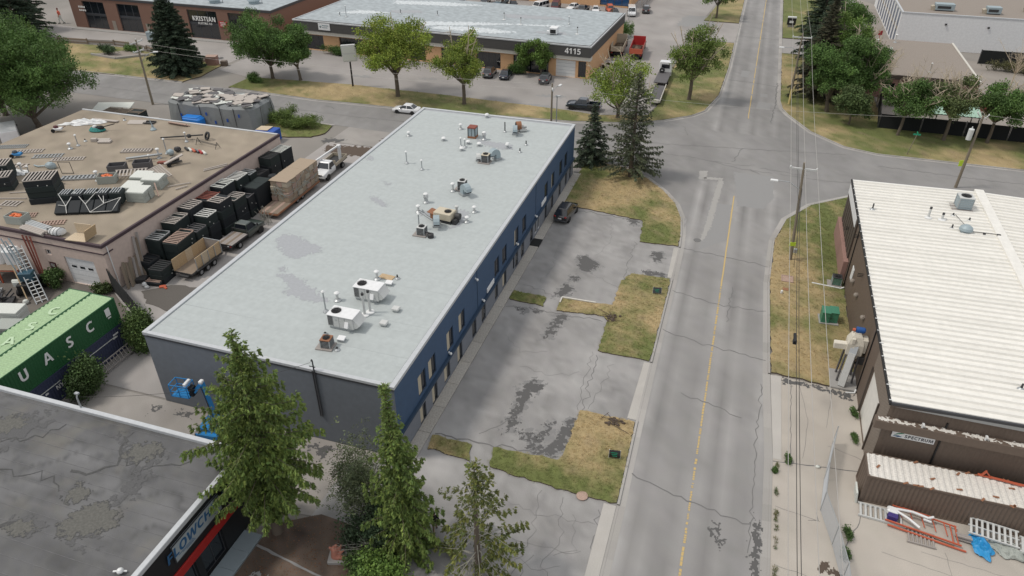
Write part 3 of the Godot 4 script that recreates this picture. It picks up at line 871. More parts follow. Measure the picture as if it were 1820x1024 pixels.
func spruce(label: String,at: Vector3,h: float,cr: float,seed_: int,tone: Color,opt := {}) -> Node3D:
	var r := RandomNumberGenerator.new();r.seed = seed_
	var t := thing(opt.get("name","spruce_tree"),label,"tree",at,opt.get("turn",0.0),opt.get("group",""))
	var w := Mb.new();var tw := Mb.new()
	var lean: Vector3 = opt.get("lean",Vector3.ZERO)
	var tr := 0.018 * h
	w.tube([Vector3(0,-0.1,0),lean * 0.3 + Vector3(0,h * 0.3,0),lean * 0.65 + Vector3(0,h * 0.65,0),lean + Vector3(0,h,0)],[tr * 1.3,tr,tr * 0.55,0.015],8)
	var xf := [];var cs := []
	var y: float = opt.get("start",0.08) * h
	var step: float = opt.get("step",0.42)
	var prof: Array = opt.get("profile",[1.0,0.95,0.8,0.6,0.38,0.16,0.02])
	var sp: float = opt.get("spray",1.0)
	var rag: float = opt.get("ragged",0.3)
	var drp: float = opt.get("droop",0.32)
	while y < h - 0.15:
		var f := y / h
		var i := f * (prof.size() - 1)
		var pr: float = lerpf(prof[int(i)],prof[mini(int(i) + 1,prof.size() - 1)],i - int(i)) * cr
		var nb: int = opt.get("whorl",6)
		if pr < 0.5: nb = 4
		var a0 := r.randf() * TAU
		for b in nb:
			if r.randf() < float(opt.get("gaps",0.06)): continue
			var a := a0 + TAU * (b + r.randf_range(-0.3,0.3)) / nb
			var L := maxf(0.22,pr * r.randf_range(1.0 - rag,1.0 + rag * 0.45))
			var d := Vector3(cos(a),0,sin(a))
			var s := Vector3(lean.x * f,y + r.randf_range(-0.15,0.15),lean.z * f)
			var rise := lerpf(0.05,0.55,f)
			var pts := []
			var n := maxi(2,int(L / 0.34))
			for k in n + 1:
				var g := float(k) / n
				pts.append(s + d * L * g + Vector3.UP * L * (rise * g - drp * g * g * (1.3 - f) + drp * 0.35 * g * g * g))
			tw.tube([pts[0],pts[n / 2],pts[n]],[0.012 + L * 0.008,0.012 + L * 0.004,0.006],4)
			var bare: float = opt.get("bare",0.16)
			var shade := r.randf_range(0.72,1.25)
			for k in range(0,n + 1):
				var g := float(k) / n
				if g < bare * r.randf_range(0.5,1.5) and L > 1.0: continue
				var dir: Vector3 = (pts[mini(k + 1,n)] - pts[maxi(k - 1,0)]).normalized()
				var latv := Vector3(-d.z,0,d.x)
				var cnt := maxi(2,int(float(opt.get("dense",3)) * clampf(L * 0.8,0.2,1.0)))
				for q in cnt:
					var yaw: float = [0.0,0.75,-0.75,1.2,-1.2][q % 5] * r.randf_range(0.6,1.3)
					var B := Basis.looking_at(dir.rotated(Vector3.UP,yaw) + Vector3(0,-r.randf_range(0.0,0.55) * drp * 2.0,0),Vector3.UP)
					if q > 4: B = Basis.looking_at(dir.rotated(Vector3.UP,yaw) * 0.5 + Vector3(0,-r.randf_range(0.3,1.1),0),Vector3.UP.cross(dir) + Vector3(0.01,0,0))
					B = B * Basis(Vector3.FORWARD,r.randf_range(-0.5,0.5))
					var sc := sp * r.randf_range(0.75,1.2) * lerpf(1.0,0.62,f) * lerpf(1.05,0.8,g)
					xf.append(Transform3D(B.scaled_local(Vector3(sc,sc,sc)),pts[k] + Vector3(r.randfn(),r.randfn(),r.randfn()) * 0.05 + (latv * r.randfn() * sin(minf(g * 1.25 + 0.1,1.0) * PI) + Vector3.DOWN * r.randf() * g) * float(opt.get("plume",0.1)) * minf(L,2.2) * 0.5))
					var v := shade * r.randf_range(0.7,1.35)
					var yl := r.randf() * float(opt.get("yellow",0.3))
					cs.append(Color(tone.r * v * (1.0 + yl * 1.2),tone.g * v * (1.0 + yl * 0.5),tone.b * v))
		y += step * r.randf_range(0.75,1.25) * lerpf(1.0,0.6,f)
	put(w,"trunk","bark",t)
	put(tw,"branches",opt.get("twig","bark"),t)
	many(spray,xf,cs,"crown","needle",t).set_meta("kind","stuff")
	return t
func bush(called: String,label: String,at: Vector3,s: Vector3,seed_: int,tone: Color,n: int,opt := {}) -> Node3D:
	var r := RandomNumberGenerator.new();r.seed = seed_
	var t := thing(called,label,opt.get("category","bush"),at,0.0,opt.get("group",""))
	var w := Mb.new()
	var cen := []
	for i in int(opt.get("stems",9)):
		var d := Vector3(r.randfn() * 0.45,r.randf_range(0.45,0.95),r.randfn() * 0.45)
		d = Vector3(clampf(d.x,-0.9,0.9),d.y,clampf(d.z,-0.9,0.9)) * s
		limb(w,Vector3(d.x * 0.12,-0.05,d.z * 0.12),d,0.035,0.012,0.12 * s.y,4,r)
		cen.append(d)
	put(w,"stems",opt.get("bark","bark"),t)
	var xf := [];var cs := []
	var shades := cen.map(func(_e): return r.randf_range(0.75,1.25))
	for k in n:
		var i := r.randi() % cen.size()
		var d: Vector3 = cen[i] + Vector3(r.randfn(),r.randfn(),r.randfn()) * s * float(opt.get("spread",0.20))
		d.y = maxf(0.04,d.y)
		var sc := r.randf_range(0.6,1.1) * float(opt.get("leaf",0.9))
		xf.append(Transform3D(Basis.from_euler(Vector3(r.randf() * TAU,r.randf() * TAU,r.randf() * TAU)).scaled(Vector3.ONE * sc),d))
		var v: float = shades[i] * r.randf_range(0.7,1.3)
		var yl := r.randf() * float(opt.get("yellow",0.25))
		cs.append(Color(tone.r * v * (1.0 + yl * 1.1),tone.g * v * (1.0 + yl * 0.5),tone.b * v))
	many(leaf_clump,xf,cs,"foliage","leaf",t).set_meta("kind","stuff")
	return t
# ------------------------------------------------------------------ people: joined capsules meshed as surface nets
func nets(bones: Array,cell: float,blend: float) -> ArrayMesh:
	var lo := Vector3.ONE * 1e9;var hi := -lo
	for b in bones:
		for k in 2:
			lo = lo.min(b[k] - Vector3.ONE * (b[2 + k] + cell * 2.0));hi = hi.max(b[k] + Vector3.ONE * (b[2 + k] + cell * 2.0))
	var n := Vector3i(((hi - lo) / cell).ceil()) + Vector3i.ONE
	var F := PackedFloat32Array();F.resize(n.x * n.y * n.z)
	for z in n.z:
		for y in n.y:
			for x in n.x:
				var p := lo + Vector3(x,y,z) * cell
				var d := 1.0
				for b in bones:
					var ab: Vector3 = b[1] - b[0]
					var h := clampf((p - b[0]).dot(ab) / maxf(ab.length_squared(),1e-6),0.0,1.0)
					var e: float = (p - b[0] - ab * h).length() - lerpf(b[2],b[3],h)
					var k := clampf(0.5 + 0.5 * (d - e) / blend,0.0,1.0)
					d = lerpf(d,e,k) - blend * k * (1.0 - k)
				F[(z * n.y + y) * n.x + x] = d
	var id := {}
	var V := []
	for z in n.z - 1:
		for y in n.y - 1:
			for x in n.x - 1:
				var s := Vector3.ZERO;var c := 0
				for e in [[0,0,0,1,0,0],[0,1,0,1,1,0],[0,0,1,1,0,1],[0,1,1,1,1,1],[0,0,0,0,1,0],[1,0,0,1,1,0],[0,0,1,0,1,1],[1,0,1,1,1,1],[0,0,0,0,0,1],[1,0,0,1,0,1],[0,1,0,0,1,1],[1,1,0,1,1,1]]:
					var a := F[((z + e[2]) * n.y + y + e[1]) * n.x + x + e[0]];var b := F[((z + e[5]) * n.y + y + e[4]) * n.x + x + e[3]]
					if (a < 0.0) != (b < 0.0):
						s += Vector3(e[0],e[1],e[2]).lerp(Vector3(e[3],e[4],e[5]),a / (a - b));c += 1
				if c > 0:
					id[(z * n.y + y) * n.x + x] = V.size()
					V.append(lo + (Vector3(x,y,z) + s / c) * cell)
	var m := Mb.new()
	for z in range(1,n.z - 1):
		for y in range(1,n.y - 1):
			for x in range(1,n.x - 1):
				var k := (z * n.y + y) * n.x + x
				var a := F[k] < 0.0
				for ax in 3:
					var step: int = [1,n.x,n.x * n.y][ax]
					if a == (F[k + step] < 0.0): continue
					var u: int = [n.x,n.x * n.y,1][ax];var w: int = [n.x * n.y,1,n.x][ax]
					var q := [id.get(k),id.get(k - u),id.get(k - u - w),id.get(k - w)]
					if q.has(null): continue
					var dirv: Vector3 = [Vector3.RIGHT,Vector3.UP,Vector3.BACK][ax] * (1.0 if a else -1.0)
					m.quad_to(V[q[0]],V[q[1]],V[q[2]],V[q[3]],dirv)
	return m.mesh()
# ------------------------------------------------------------------ building helpers
func facade(b: Mb,org: Vector3,u: Vector3,length: float,height: float,inw: Vector3,ops: Array,rev := 0.14):
	var us := [0.0,length];var vs := [0.0,height]
	for o in ops:
		us.append_array([o[0],o[1]]);vs.append_array([o[2],o[3]])
	us.sort();vs.sort()
	var P := func(a: float,h: float,d := 0.0) -> Vector3: return org + u * a + Vector3.UP * h + inw * d
	for i in us.size() - 1:
		if us[i + 1] - us[i] < 0.001: continue
		for j in vs.size() - 1:
			if vs[j + 1] - vs[j] < 0.001: continue
			var cu: float = (us[i] + us[i + 1]) * 0.5;var cv: float = (vs[j] + vs[j + 1]) * 0.5
			var hole := false
			for o in ops:
				if cu > o[0] and cu < o[1] and cv > o[2] and cv < o[3]: hole = true
			if not hole: b.quad_to(P.call(us[i],vs[j]),P.call(us[i + 1],vs[j]),P.call(us[i + 1],vs[j + 1]),P.call(us[i],vs[j + 1]),-inw)
	for o in ops:
		b.quad_to(P.call(o[0],o[2]),P.call(o[0],o[3]),P.call(o[0],o[3],rev),P.call(o[0],o[2],rev),u)
		b.quad_to(P.call(o[1],o[2]),P.call(o[1],o[3]),P.call(o[1],o[3],rev),P.call(o[1],o[2],rev),-u)
		b.quad_to(P.call(o[0],o[2]),P.call(o[1],o[2]),P.call(o[1],o[2],rev),P.call(o[0],o[2],rev),Vector3.UP)
		b.quad_to(P.call(o[0],o[3]),P.call(o[1],o[3]),P.call(o[1],o[3],rev),P.call(o[0],o[3],rev),Vector3.DOWN)
func opening(called: String,parent: Node,org: Vector3,u: Vector3,inw: Vector3,o: Array,rev: float,panes: Array,frame: String,bar := 0.06):
	# frame at the back of the reveal; panes [share of width, material, (name)]
	var f := mb()
	var B := Basis(u,Vector3.UP,u.cross(Vector3.UP))
	var c: Vector3 = org + u * (o[0] + o[1]) * 0.5 + Vector3.UP * (o[2] + o[3]) * 0.5 + inw * (rev - 0.02)
	var w: float = o[1] - o[0];var h: float = o[3] - o[2]
	for s in [-1,1]:
		f.box(c + u * s * (w - bar) * 0.5,v3(bar,h,0.05),B)
		f.box(c + Vector3.UP * s * (h - bar) * 0.5,v3(w - bar * 2.0,bar,0.05),B)
	var x := 0.0
	var list := []
	for p in panes:
		var pw: float = p[0] * w
		if x > 0.0: f.box(c + u * (x - w * 0.5),v3(bar * 0.8,h - bar * 2.0,0.045),B)
		list.append([x + pw * 0.5 - w * 0.5,pw,p[1],p[2] if p.size() > 2 else "pane"])
		x += pw
	var fr := put(f,called,frame,parent)
	for l in list:
		var g := mb();g.box(c + u * l[0] + inw * 0.012,v3(l[1] - 0.01,h - 0.03,0.02),B);put(g,l[3],l[2],fr)
func corrugated(b: Mb,p: Vector3,u: Vector3,length: float,up: Vector3,h: float,out: Vector3,period := 0.28,depth := 0.036):
	var n := int(length / period)
	var pr := length / n
	var pts := []
	for i in n:
		for q in [[0.0,0.0],[0.3,0.0],[0.5,-1.0],[0.8,-1.0]]: pts.append(p + u * (i + q[0]) * pr + out * q[1] * depth)
	pts.append(p + u * length)
	for i in pts.size() - 1: b.quad_to(pts[i],pts[i + 1],pts[i + 1] + up * h,pts[i] + up * h,out)
func container(label: String,at: Vector3,turn: float,side: String,top: String,length := 12.19,height := 2.59) -> Node3D:
	var t := thing("shipping_container",label,"shipping container",at,turn)
	var w := 2.44
	var f := mb()
	for x in [-1,1]:
		for z in [-1,1]: f.box(v3(x * (w * 0.5 - 0.08),height * 0.5,z * (length * 0.5 - 0.08)),v3(0.16,height - 0.3,0.16))
		f.box(v3(x * (w * 0.5 - 0.05),0.08,0),v3(0.10,0.16,length));f.box(v3(x * (w * 0.5 - 0.04),height - 0.07,0),v3(0.08,0.12,length))
	for z in [-1,1]:
		f.box(v3(0,0.08,z * (length * 0.5 - 0.05)),v3(w - 0.2,0.16,0.10));f.box(v3(0,height - 0.07,z * (length * 0.5 - 0.05)),v3(w - 0.16,0.13,0.10))
	put(f,"frame",side,t)
	for x in [-1,1]:
		var s := mb();corrugated(s,v3(x * (w * 0.5 - 0.02),0.16,-length * 0.5 + 0.16),Vector3.BACK,length - 0.32,Vector3.UP,height - 0.29,v3(x,0,0));put(s,"side_panel",side,t)
	for z in [-1,1]:
		var e := mb();corrugated(e,v3(-w * 0.5 + 0.16,0.16,z * (length * 0.5 - 0.04)),Vector3.RIGHT,w - 0.32,Vector3.UP,height - 0.29,v3(0,0,z),0.36);put(e,"end_panel",side,t)
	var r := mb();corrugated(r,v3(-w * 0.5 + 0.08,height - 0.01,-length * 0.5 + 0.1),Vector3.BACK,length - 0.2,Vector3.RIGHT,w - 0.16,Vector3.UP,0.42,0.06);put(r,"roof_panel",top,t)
	var c := mb()
	for x in [-1,1]:
		for z in [-1,1]:
			for y in [0.06,height - 0.06]: c.box(v3(x * (w * 0.5 - 0.086),y,z * (length * 0.5 - 0.086)),v3(0.18,0.125,0.18))
	put(c,"corner_casting",side,t)
	return t
func rack(called: String,label: String,at: Vector3,turn: float,L: float,W: float,n: int,mt: String,group := "",thick := 0.09,mid := false,tilt := B1) -> Node3D:
	var t := thing(called,label,"frame",at,turn,group)
	var r := mb()
	for s in [-1,1]: r.box(tilt * v3(0,thick * 0.5,s * W * 0.5),v3(L,thick,0.08),tilt)
	if mid: r.box(tilt * v3(0,thick * 0.5,0),v3(L,thick * 0.9,0.06),tilt)
	put(r,"rails",mt,t)
	var m := mb();m.box(Vector3.ZERO,v3(L / n * 0.42,thick * 0.55,W - 0.08),tilt)
	var pl := []
	for k in n: pl.append(tilt * v3(-L * 0.5 + L * (k + 0.5) / n,thick * 0.62,0))
	if not mid: pieces(m.mesh(),"slat",[mt],t,pl)
	else:
		var q := mb()
		for p in pl: q.box(p,v3(L / n * 0.42,thick * 0.55,W - 0.08),tilt)
		put(q,"slats",mt,t)
	return t
func frame_stack(label: String,at: Vector3,turn: float,W: float,L: float,h: float,slat: String,seed_: int,group: String,layers := 3) -> Node3D:
	var r := RandomNumberGenerator.new();r.seed = seed_
	var t := thing("wrapped_frame_stack",label,"stack of frames",at,turn,group)
	for k in layers:
		var b := mb()
		var y0 := h * k / layers
		b.box(v3(r.randf_range(-0.04,0.04),y0 + h / layers * 0.5,r.randf_range(-0.05,0.05)),v3(W * r.randf_range(0.94,1.0),h / layers - 0.025,L * r.randf_range(0.95,1.0)),Basis(Vector3.UP,r.randf_range(-0.03,0.03)),0.05)
		put(b,"wrapped_bundle",["black_sheet","black_sheet_green"][r.randi() % 2],t)
	var e := mb()
	for s in [-1,1]: e.box(v3(s * (W * 0.5 - 0.1),h + 0.03,0),v3(0.09,0.07,L * 0.94))
	put(e,"edge_rail",slat,t)
	var n := maxi(4,int(L / 0.32))
	var m := mb();m.box(Vector3.ZERO,v3(W * 0.92,0.05,0.13))
	var pl := []
	for k in n:
		if r.randf() < 0.12: continue
		pl.append(Transform3D(Basis(Vector3.UP,r.randf_range(-0.05,0.05)),v3(r.randf_range(-0.03,0.03),h + 0.09,-L * 0.46 + L * 0.92 * k / (n - 1.0))))
	pieces(m.mesh(),"slat",[slat],t,pl)
	var q := mb()
	for k in 2: q.box(v3(W * 0.5 + 0.012,h * r.randf_range(0.35,0.85),r.randf_range(-0.4,0.4) * L),v3(0.02,0.10,0.10))
	put(q,"label_tag","strap_white",t)
	return t
func wires(label: String,pts: Array,sag: float,mt: String,r := 0.018,group := "overhead wires"):
	var m := mb()
	for i in pts.size() - 1:
		var a: Vector3 = pts[i];var b: Vector3 = pts[i + 1]
		var line := []
		var k := 18
		for j in k + 1:
			var f := float(j) / k
			line.append(a.lerp(b,f) - Vector3.UP * sag * 4.0 * f * (1.0 - f))
		for j in k: m.cyl(line[j],line[j + 1],r,r,4,false)
	one(m,"overhead_wire",mt,label,"wire",group)
func pole(label: String,at: Vector3,top: Vector3,r := 0.16) -> Node3D:
	var t := thing("utility_pole",label,"utility pole",at,0.0)
	var p := mb();p.tube([v3(0,-0.2,0),top * 0.5,top],[r,r * 0.86,r * 0.68],10);put(p,"post","pole_wood",t)
	return t
func crossarm(t: Node3D,at: Vector3,a: Vector3,w: float,mt := "insulator"):
	var c := mb();c.bar(at - a * w,at + a * w,0.16,0.16)
	c.bar(at - a * w * 0.5,at - Vector3.UP * 0.6,0.04,0.04);c.bar(at + a * w * 0.5,at - Vector3.UP * 0.6,0.04,0.04)
	put(c,"crossarm","unit_metal" if mt == "insulator" else mt,t)
	for s in [-0.94,0.0,0.94]:
		var i := mb();i.lathe(at + a * w * s + Vector3.UP * (0.06 if s != 0.0 else 0.35),[[0.04,0],[0.09,0.05],[0.05,0.1],[0.09,0.15],[0.04,0.2],[0.0,0.22]],8);put(i,"insulator","insulator",t)
func street_arm(t: Node3D,a: Vector3,b: Vector3):
	var m := mb();m.tube([a,a.lerp(b,0.5) + Vector3.UP * 0.35,b],0.045,6);put(m,"lamp_arm","galvanised",t)
	var d := (b - a);d.y = 0;d = d.normalized()
	var h := mb();h.box(b + d * 0.3 - Vector3.UP * 0.02,v3(0.34,0.16,0.78),Basis.looking_at(d,Vector3.UP),0.05);put(h,"lamp_head","white_paint",t)
# ------------------------------------------------------------------ the ground
func grass_colour(x: float,z: float,dry: float) -> Color:
	var k := clampf(dry - 0.08 + fbm(x,z,0.055) * 1.5 + fbm(x + 50.0,z,0.2) * 0.7 + fine(x,z) * 0.4,0.0,1.0)
	var g := Color(0.165,0.19,0.06).lerp(Color(0.46,0.355,0.19),k)
	var d := clampf(fine(x * 0.45 + 9.0,z * 0.45) * 1.3 - 0.25,0.0,1.0)
	return g.lerp(Color(0.34,0.26,0.165),d * 0.75) * (0.95 + 0.25 * fine(x * 1.7,z * 1.7))
func lawn(called: String,outline: PackedVector2Array,y: float,dry: float,cell: float,density: float,label := "grass tufts"):
	var pg := PackedVector2Array()
	for i in outline.size():
		var a := outline[i];var b := outline[(i + 1) % outline.size()]
		var k := maxi(1,int(a.distance_to(b) / maxf(0.4,cell)))
		for j in k:
			var q := a.lerp(b,float(j) / k)
			pg.append(q + Vector2(fine(q.x * 1.3,q.y * 1.3),fine(q.y * 1.3,q.x * 1.3 + 9.0)) * 0.22)
	var o := sheet(called,pg,y,cell,"lawn",func(x,z): return grass_colour(x,z,dry))
	# an edge that goes down into the ground
	var e := mb();e.prism(pg,-0.05,y - 0.004);put(e,"soil_edge","soil",o)
	var lo := pg[0];var hi := pg[0]
	for p in pg:
		lo = lo.min(p);hi = hi.max(p)
	var n := int((hi.x - lo.x) * (hi.y - lo.y) * density)
	var xf := [];var cs := []
	for i in n:
		var q := Vector2(rr_(lo.x,hi.x),rr_(lo.y,hi.y))
		if not Geometry2D.is_point_in_polygon(q + Vector2(rr_(-0.14,0.14),rr_(-0.14,0.14)),pg): continue
		var s := rr_(0.6,1.25) * (1.0 + 0.5 * maxf(0.0,fine(q.x * 0.5,q.y * 0.5)))
		xf.append(Transform3D(Basis(Vector3.UP,rng.randf() * TAU).scaled(v3(s,s * rr_(0.5,1.2),s)),v3(q.x,y - 0.005,q.y)))
		var c := grass_colour(q.x,q.y,dry) * rr_(0.8,1.45)
		cs.append(Color(c.r,c.g,c.b))
	if xf.size() > 0:
		var m := many(tuft,xf,cs,"grass","blade")
		m.name = numbered("grass")
		tag(m,label,"grass");m.set_meta("kind","stuff")
func asphalt_colour(x: float,z: float,base: float,rough := 0.11) -> Color:
	var k := base * (1.0 + rough * 1.5 * fbm(x,z,0.09) + rough * fbm(x + 40.0,z,0.35) + rough * 0.8 * fine(x,z))
	return Color(k * 1.01,k * 0.985,k * 0.965)
func ground():
	var b := mb();b.tint = true
	sheet("ground",poly([-240,-330,200,-330,200,40,-240,40]),-0.03,3.0,"ground",func(x,z):
		var k := 0.29 * (1.0 + 0.2 * fbm(x,z,0.06) + 0.14 * fbm(x,z,0.3))
		return Color(k * 1.04,k * 0.97,k * 0.89))
	b.col = Color(0.16,0.15,0.13)
	b.box2(v3(-1500,-0.4,-1500),v3(1500,-0.06,1500))
	struct(b,"terrain","ground")
	# roads
	var road := poly([-3.2,15,-3.5,-72,-3.74,-76.8,-4.22,-80.9,-5.34,-84.6,-7.27,-87.9,-10.15,-91.4,-13,-93.4,-19,-95,-60,-96.3,-230,-97,-230,-106.8,-87,-106.9,-69,-105.8,-54.7,-106.3,-24.9,-108.9,-16,-111,-10.9,-113.9,-6.8,-117.5,-5.0,-120.5,-3.3,-129.5,-2.8,-147,-2.8,-310,
		6.5,-310,6.6,-129.5,7.0,-125.5,7.96,-122.65,11.28,-115.8,15.87,-110.9,20.3,-109.4,200,-109.2,200,-96,22,-95.8,15.5,-93.4,10.7,-89.4,7.7,-84.4,6.4,-78.5,6.05,-69,6.4,-51.6,6.8,-47.8,6.8,15])
	var rd := sheet("road",road,0.0,0.8,"asphalt",func(x,z):
		var base := 0.305
		var main := absf(x - 1.5) < 5.5
		if main and (z > -93.0 or z < -112.0):
			# bands worn pale by the wheels run along each lane
			var u: float = absf(absf(x - 1.45) - 2.35)
			base *= 1.0 + 0.17 * cos(u * 3.3) * (0.7 + fbm(x * 0.2,z,0.05))
			if absf(x - 1.5) > 4.0: base *= 1.10 + 0.2 * fbm(x,z,0.2)
		else: base *= 0.93
		if z < -112.0 and main: base *= 0.92
		return asphalt_colour(x + fbm(x,z,0.02) * 8.0,z * 0.45,base,0.12))
	put(blot([0.9,-97,6.1,-97,6.2,-90,5.0,-86.5,1.9,-86.5,1.6,-90],0.006,0.15,4),"repair_patch","patch",rd)
	put(blot([-1.4,-86.5,1.2,-86.5,1.3,-77,-1.6,-74],0.005,0.12,7),"repair_patch","patch",rd)
	put(blot([2.9,-124.5,5.1,-124.2,5.3,-128.0,3.2,-128.2],0.006,0.1,2),"repair_patch","patch",rd)
	put(blot([3.4,-131.0,4.6,-131.0,4.6,-132.8,3.4,-132.8],0.006,0.1,3),"repair_patch","patch",rd)
	put(blot([-0.5,-142,1.0,-142,1.0,-146,-0.5,-146],0.006,0.15,3),"repair_patch","patch",rd)
	for s in [[-3.6,-96.0,-2.5,-96.2,-2.4,-93.2,-3.4,-93.0],[-2.8,-94.1,-0.3,-94.4,-0.4,-93.6,-2.8,-93.3],[-0.9,-93.8,-0.2,-93.6,-0.7,-80,-1.3,-76,-1.6,-76.2]]:
		put(blot(s,0.009,0.12,5),"pale_repair","pale_patch",rd)
	var cr := [[-3.4,-57.4,0.6,-56.2,6.2,-55.5,0.05],[-3.3,-64.4,1.5,-63.2,6.1,-63.4,0.05],[-3.2,-73.6,2.0,-73.0,6.0,-72.4,0.06],[-3.0,-38.5,1.2,-37.2,5.6,-36.4,0.06],[-0.6,-48.8,4.5,-47.2,0.045],
		[-24,-103.2,-8,-104.4,4,-106.2,16,-108.0,0.06],[-14,-101,-4,-100.2,2,-98.2,6,-98.0,0.05],[1.6,-105.8,0.6,-100.4,0.07],[4.4,-99.4,6.6,-99.0,10.5,-98.6,0.06],[3.0,-98.4,4.4,-97.2,0.06],[-1.8,-99.8,1.8,-99.4,3.6,-100.2,0.04],
		[-2.4,-139.2,2.0,-138.8,6.0,-137.6,0.10],[-2.5,-172.6,6.2,-171.8,0.09],[-7.6,-112.5,-6.6,-108.8,0.05],[5.6,-34,5.9,-52,0.035],[5.4,-118,6.0,-128,6.1,-140,0.10],[2.6,-67,2.5,-60.5,0.04],[7.0,-98.0,13,-97.6,22,-98.8,0.05],[20,-105,34,-104.4,60,-105,0.06],
		[-80,-101.2,-60,-100.6,-44,-101.2,0.07],[-130,-101,-95,-100.3,0.06],[-72,-103.2,-69.5,-101.0,0.09],[-66,-104,-64,-103,0.12]]
	for k in cr.size():
		put(crack(cr[k].slice(0,cr[k].size() - 1),cr[k][cr[k].size() - 1],0.013,k),"crack_seal","tar",rd)
	put(blot([5.8,-31,6.3,-31.2,6.25,-36.5,5.9,-37.4,5.75,-34],0.010,0.35,6),"damp_stain","stain",rd)
	put(blot([3.0,-36.0,3.7,-35.3,3.9,-34.0,3.3,-34.8],0.010,0.5,8),"damp_stain","stain",rd)
	# broken dashes of worn yellow paint
	var yl := mb()
	var z := 10.0
	while z > -300.0:
		if z > -87.0 or z < -119.0:
			var L := rr_(0.5,1.6) if z > -66.0 else 3.2
			var x := 1.44 - 0.006 * (z + 40.0) * (1.0 if z < -110.0 else 0.0)
			var w := 0.072 * rr_(0.8,1.15)
			for k in 4:
				var q := rr_(-0.02,0.02);var z0 := z - L * k / 4.0;var z1 := z - L * (k + 1) / 4.0 + (0.05 if z > -66.0 else 0.0)
				if rng.randf() < 0.06: continue
				yl.quad_to(v3(x - w + q,0.017,z0),v3(x + w + q,0.017,z0),v3(x + w + q * 0.3,0.017,z1),v3(x - w + q * 0.3,0.017,z1),Vector3.UP)
			z -= L + (rr_(0.05,0.3) if z > -66.0 else 0.0)
		else: z -= 1.0
	put(yl,"centre_line","yellow_paint",rd)
	var mh := mb();mh.lathe(v3(-1.9,0.0,-76.0),[[0.42,0.0],[0.42,0.02],[0.36,0.024],[0.0,0.022]],20);put(mh,"manhole_cover","tar",rd)
	# lots in front of the blue building
	var lot := sheet("parking_lot",poly([-18.85,-81,-3.62,-81,-3.55,-72,-3.25,15,-23.6,15,-23.6,-31,-19.4,-36.5,-18.85,-37]),0.012,0.5,"asphalt",func(x,z):
		var base := 0.345
		if z > -35.6: base = 0.35 + 0.05 * fbm(x,z,0.22)
		elif x > -8.4: base = 0.36
		return asphalt_colour(x,z,base,0.21))
	var st := [[-14.1,-67.9,-13.3,-68.6,-12.2,-67.9,-11.6,-67.3,-12.0,-66.0,-12.6,-65.2,-13.4,-65.7,-13.6,-66.8],[-13.6,-64.4,-13.0,-63.9,-13.3,-63.0,-13.8,-63.5],[-13.9,-62.6,-13.2,-62.0,-13.4,-60.2,-14.6,-59.9,-14.3,-61.2],
		[-13.3,-46.4,-12.2,-46.5,-12.0,-45.6,-12.7,-44.4,-12.6,-43.6,-13.1,-41.4,-13.6,-41.0,-13.4,-42.9,-13.7,-44.6],[-13.3,-41.0,-12.8,-41.4,-12.9,-40.0,-13.6,-39.7],[-12.3,-40.3,-11.0,-40.6,-10.9,-40.0,-11.9,-39.6],
		[-10.4,-42.0,-9.9,-42.0,-10.2,-40.0,-10.8,-38.8,-11.2,-39.2,-10.5,-40.4],[-9.0,-42.6,-8.35,-43.2,-8.5,-39.4,-9.3,-38.4,-10.5,-38.4,-10.3,-39.2,-9.3,-39.8],[-13.4,-56.8,-12.4,-57.0,-12.9,-55.2,-13.0,-53.6,-13.8,-52.4,-13.7,-54.4],[-6.4,-71.8,-5.4,-71.9,-5.2,-70.4,-5.9,-69.7,-6.2,-70.6],[-6.8,-67.5,-4.2,-67.6,-4.2,-66.9,-6.6,-66.8],
		[-17.8,-56.6,-16.6,-56.8,-16.8,-56.1],[-16.0,-56.8,-15.0,-57.0,-15.3,-56.3],[-9.4,-79.4,-9.0,-77.2,-9.6,-77.8,-10.6,-78.8]]
	for k in st.size():
		var c := Vector2.ZERO;var big := []
		for i in range(0,st[k].size(),2): c += Vector2(st[k][i],st[k][i + 1]) * 2.0 / st[k].size()
		for i in range(0,st[k].size(),2):
			var q := Vector2(st[k][i],st[k][i + 1]);q += (q - c).normalized() * 0.3;big.append_array([q.x,q.y])
		put(blot(big,0.0165,0.5,k),"damp_edge","damp",lot);put(blot(st[k],0.020,0.4,k),"dark_stain","stain",lot)
	var lc := [[-18.3,-79.3,-9.2,-78.6,0.12],[-8.6,-73.4,-8.4,-64.2,0.05],[-13.6,-66.2,-8.6,-63.2,0.03],[-18.2,-61.0,-14.6,-59.8,0.05],[-18.7,-56.7,-9.0,-57.0,0.10],[-8.3,-51.6,-8.1,-44.0,0.06],[-6.9,-50.8,-7.1,-47.4,-7.6,-44.4,0.03],[-15.2,-39.0,-13.4,-40.9,0.05],[-18.5,-37.9,-8.6,-38.4,0.12],
		[-16.9,-70,-16.1,-66,-16.6,-62,0.02],[-12,-78,-11.4,-72,-12.4,-69,0.02],[-17.4,-52,-15.2,-50,-12.8,-50.6,0.02],[-14.6,-48,-11.6,-47.6,-9.4,-48.8,0.02],[-8.9,-52,-8.5,-44,0.03],
		[-9.0,-35,-8.4,-31,-9.2,-27,0.03],[-12.4,-33.5,-8.8,-32.8,-4.6,-33.2,0.025],[-7.4,-34.8,-6.6,-31.4,-7.2,-28.8,-5.2,-26.0,0.03],[-11.4,-31,-8.4,-30.2,-5.0,-30.6,0.02],[-6.2,-33.6,-5.4,-30.8,-6.6,-29.8,0.02],[-10.6,-29.4,-7.8,-28.6,-6.0,-29.2,0.02],[-4.6,-34.5,-4.1,-28,-4.2,-22,0.06],[-8.2,-29.6,-8.6,-26.6,-6.8,-25.0,0.025],[-14.5,-35.8,-13.8,-33.2,-14.4,-31.6,0.025]]
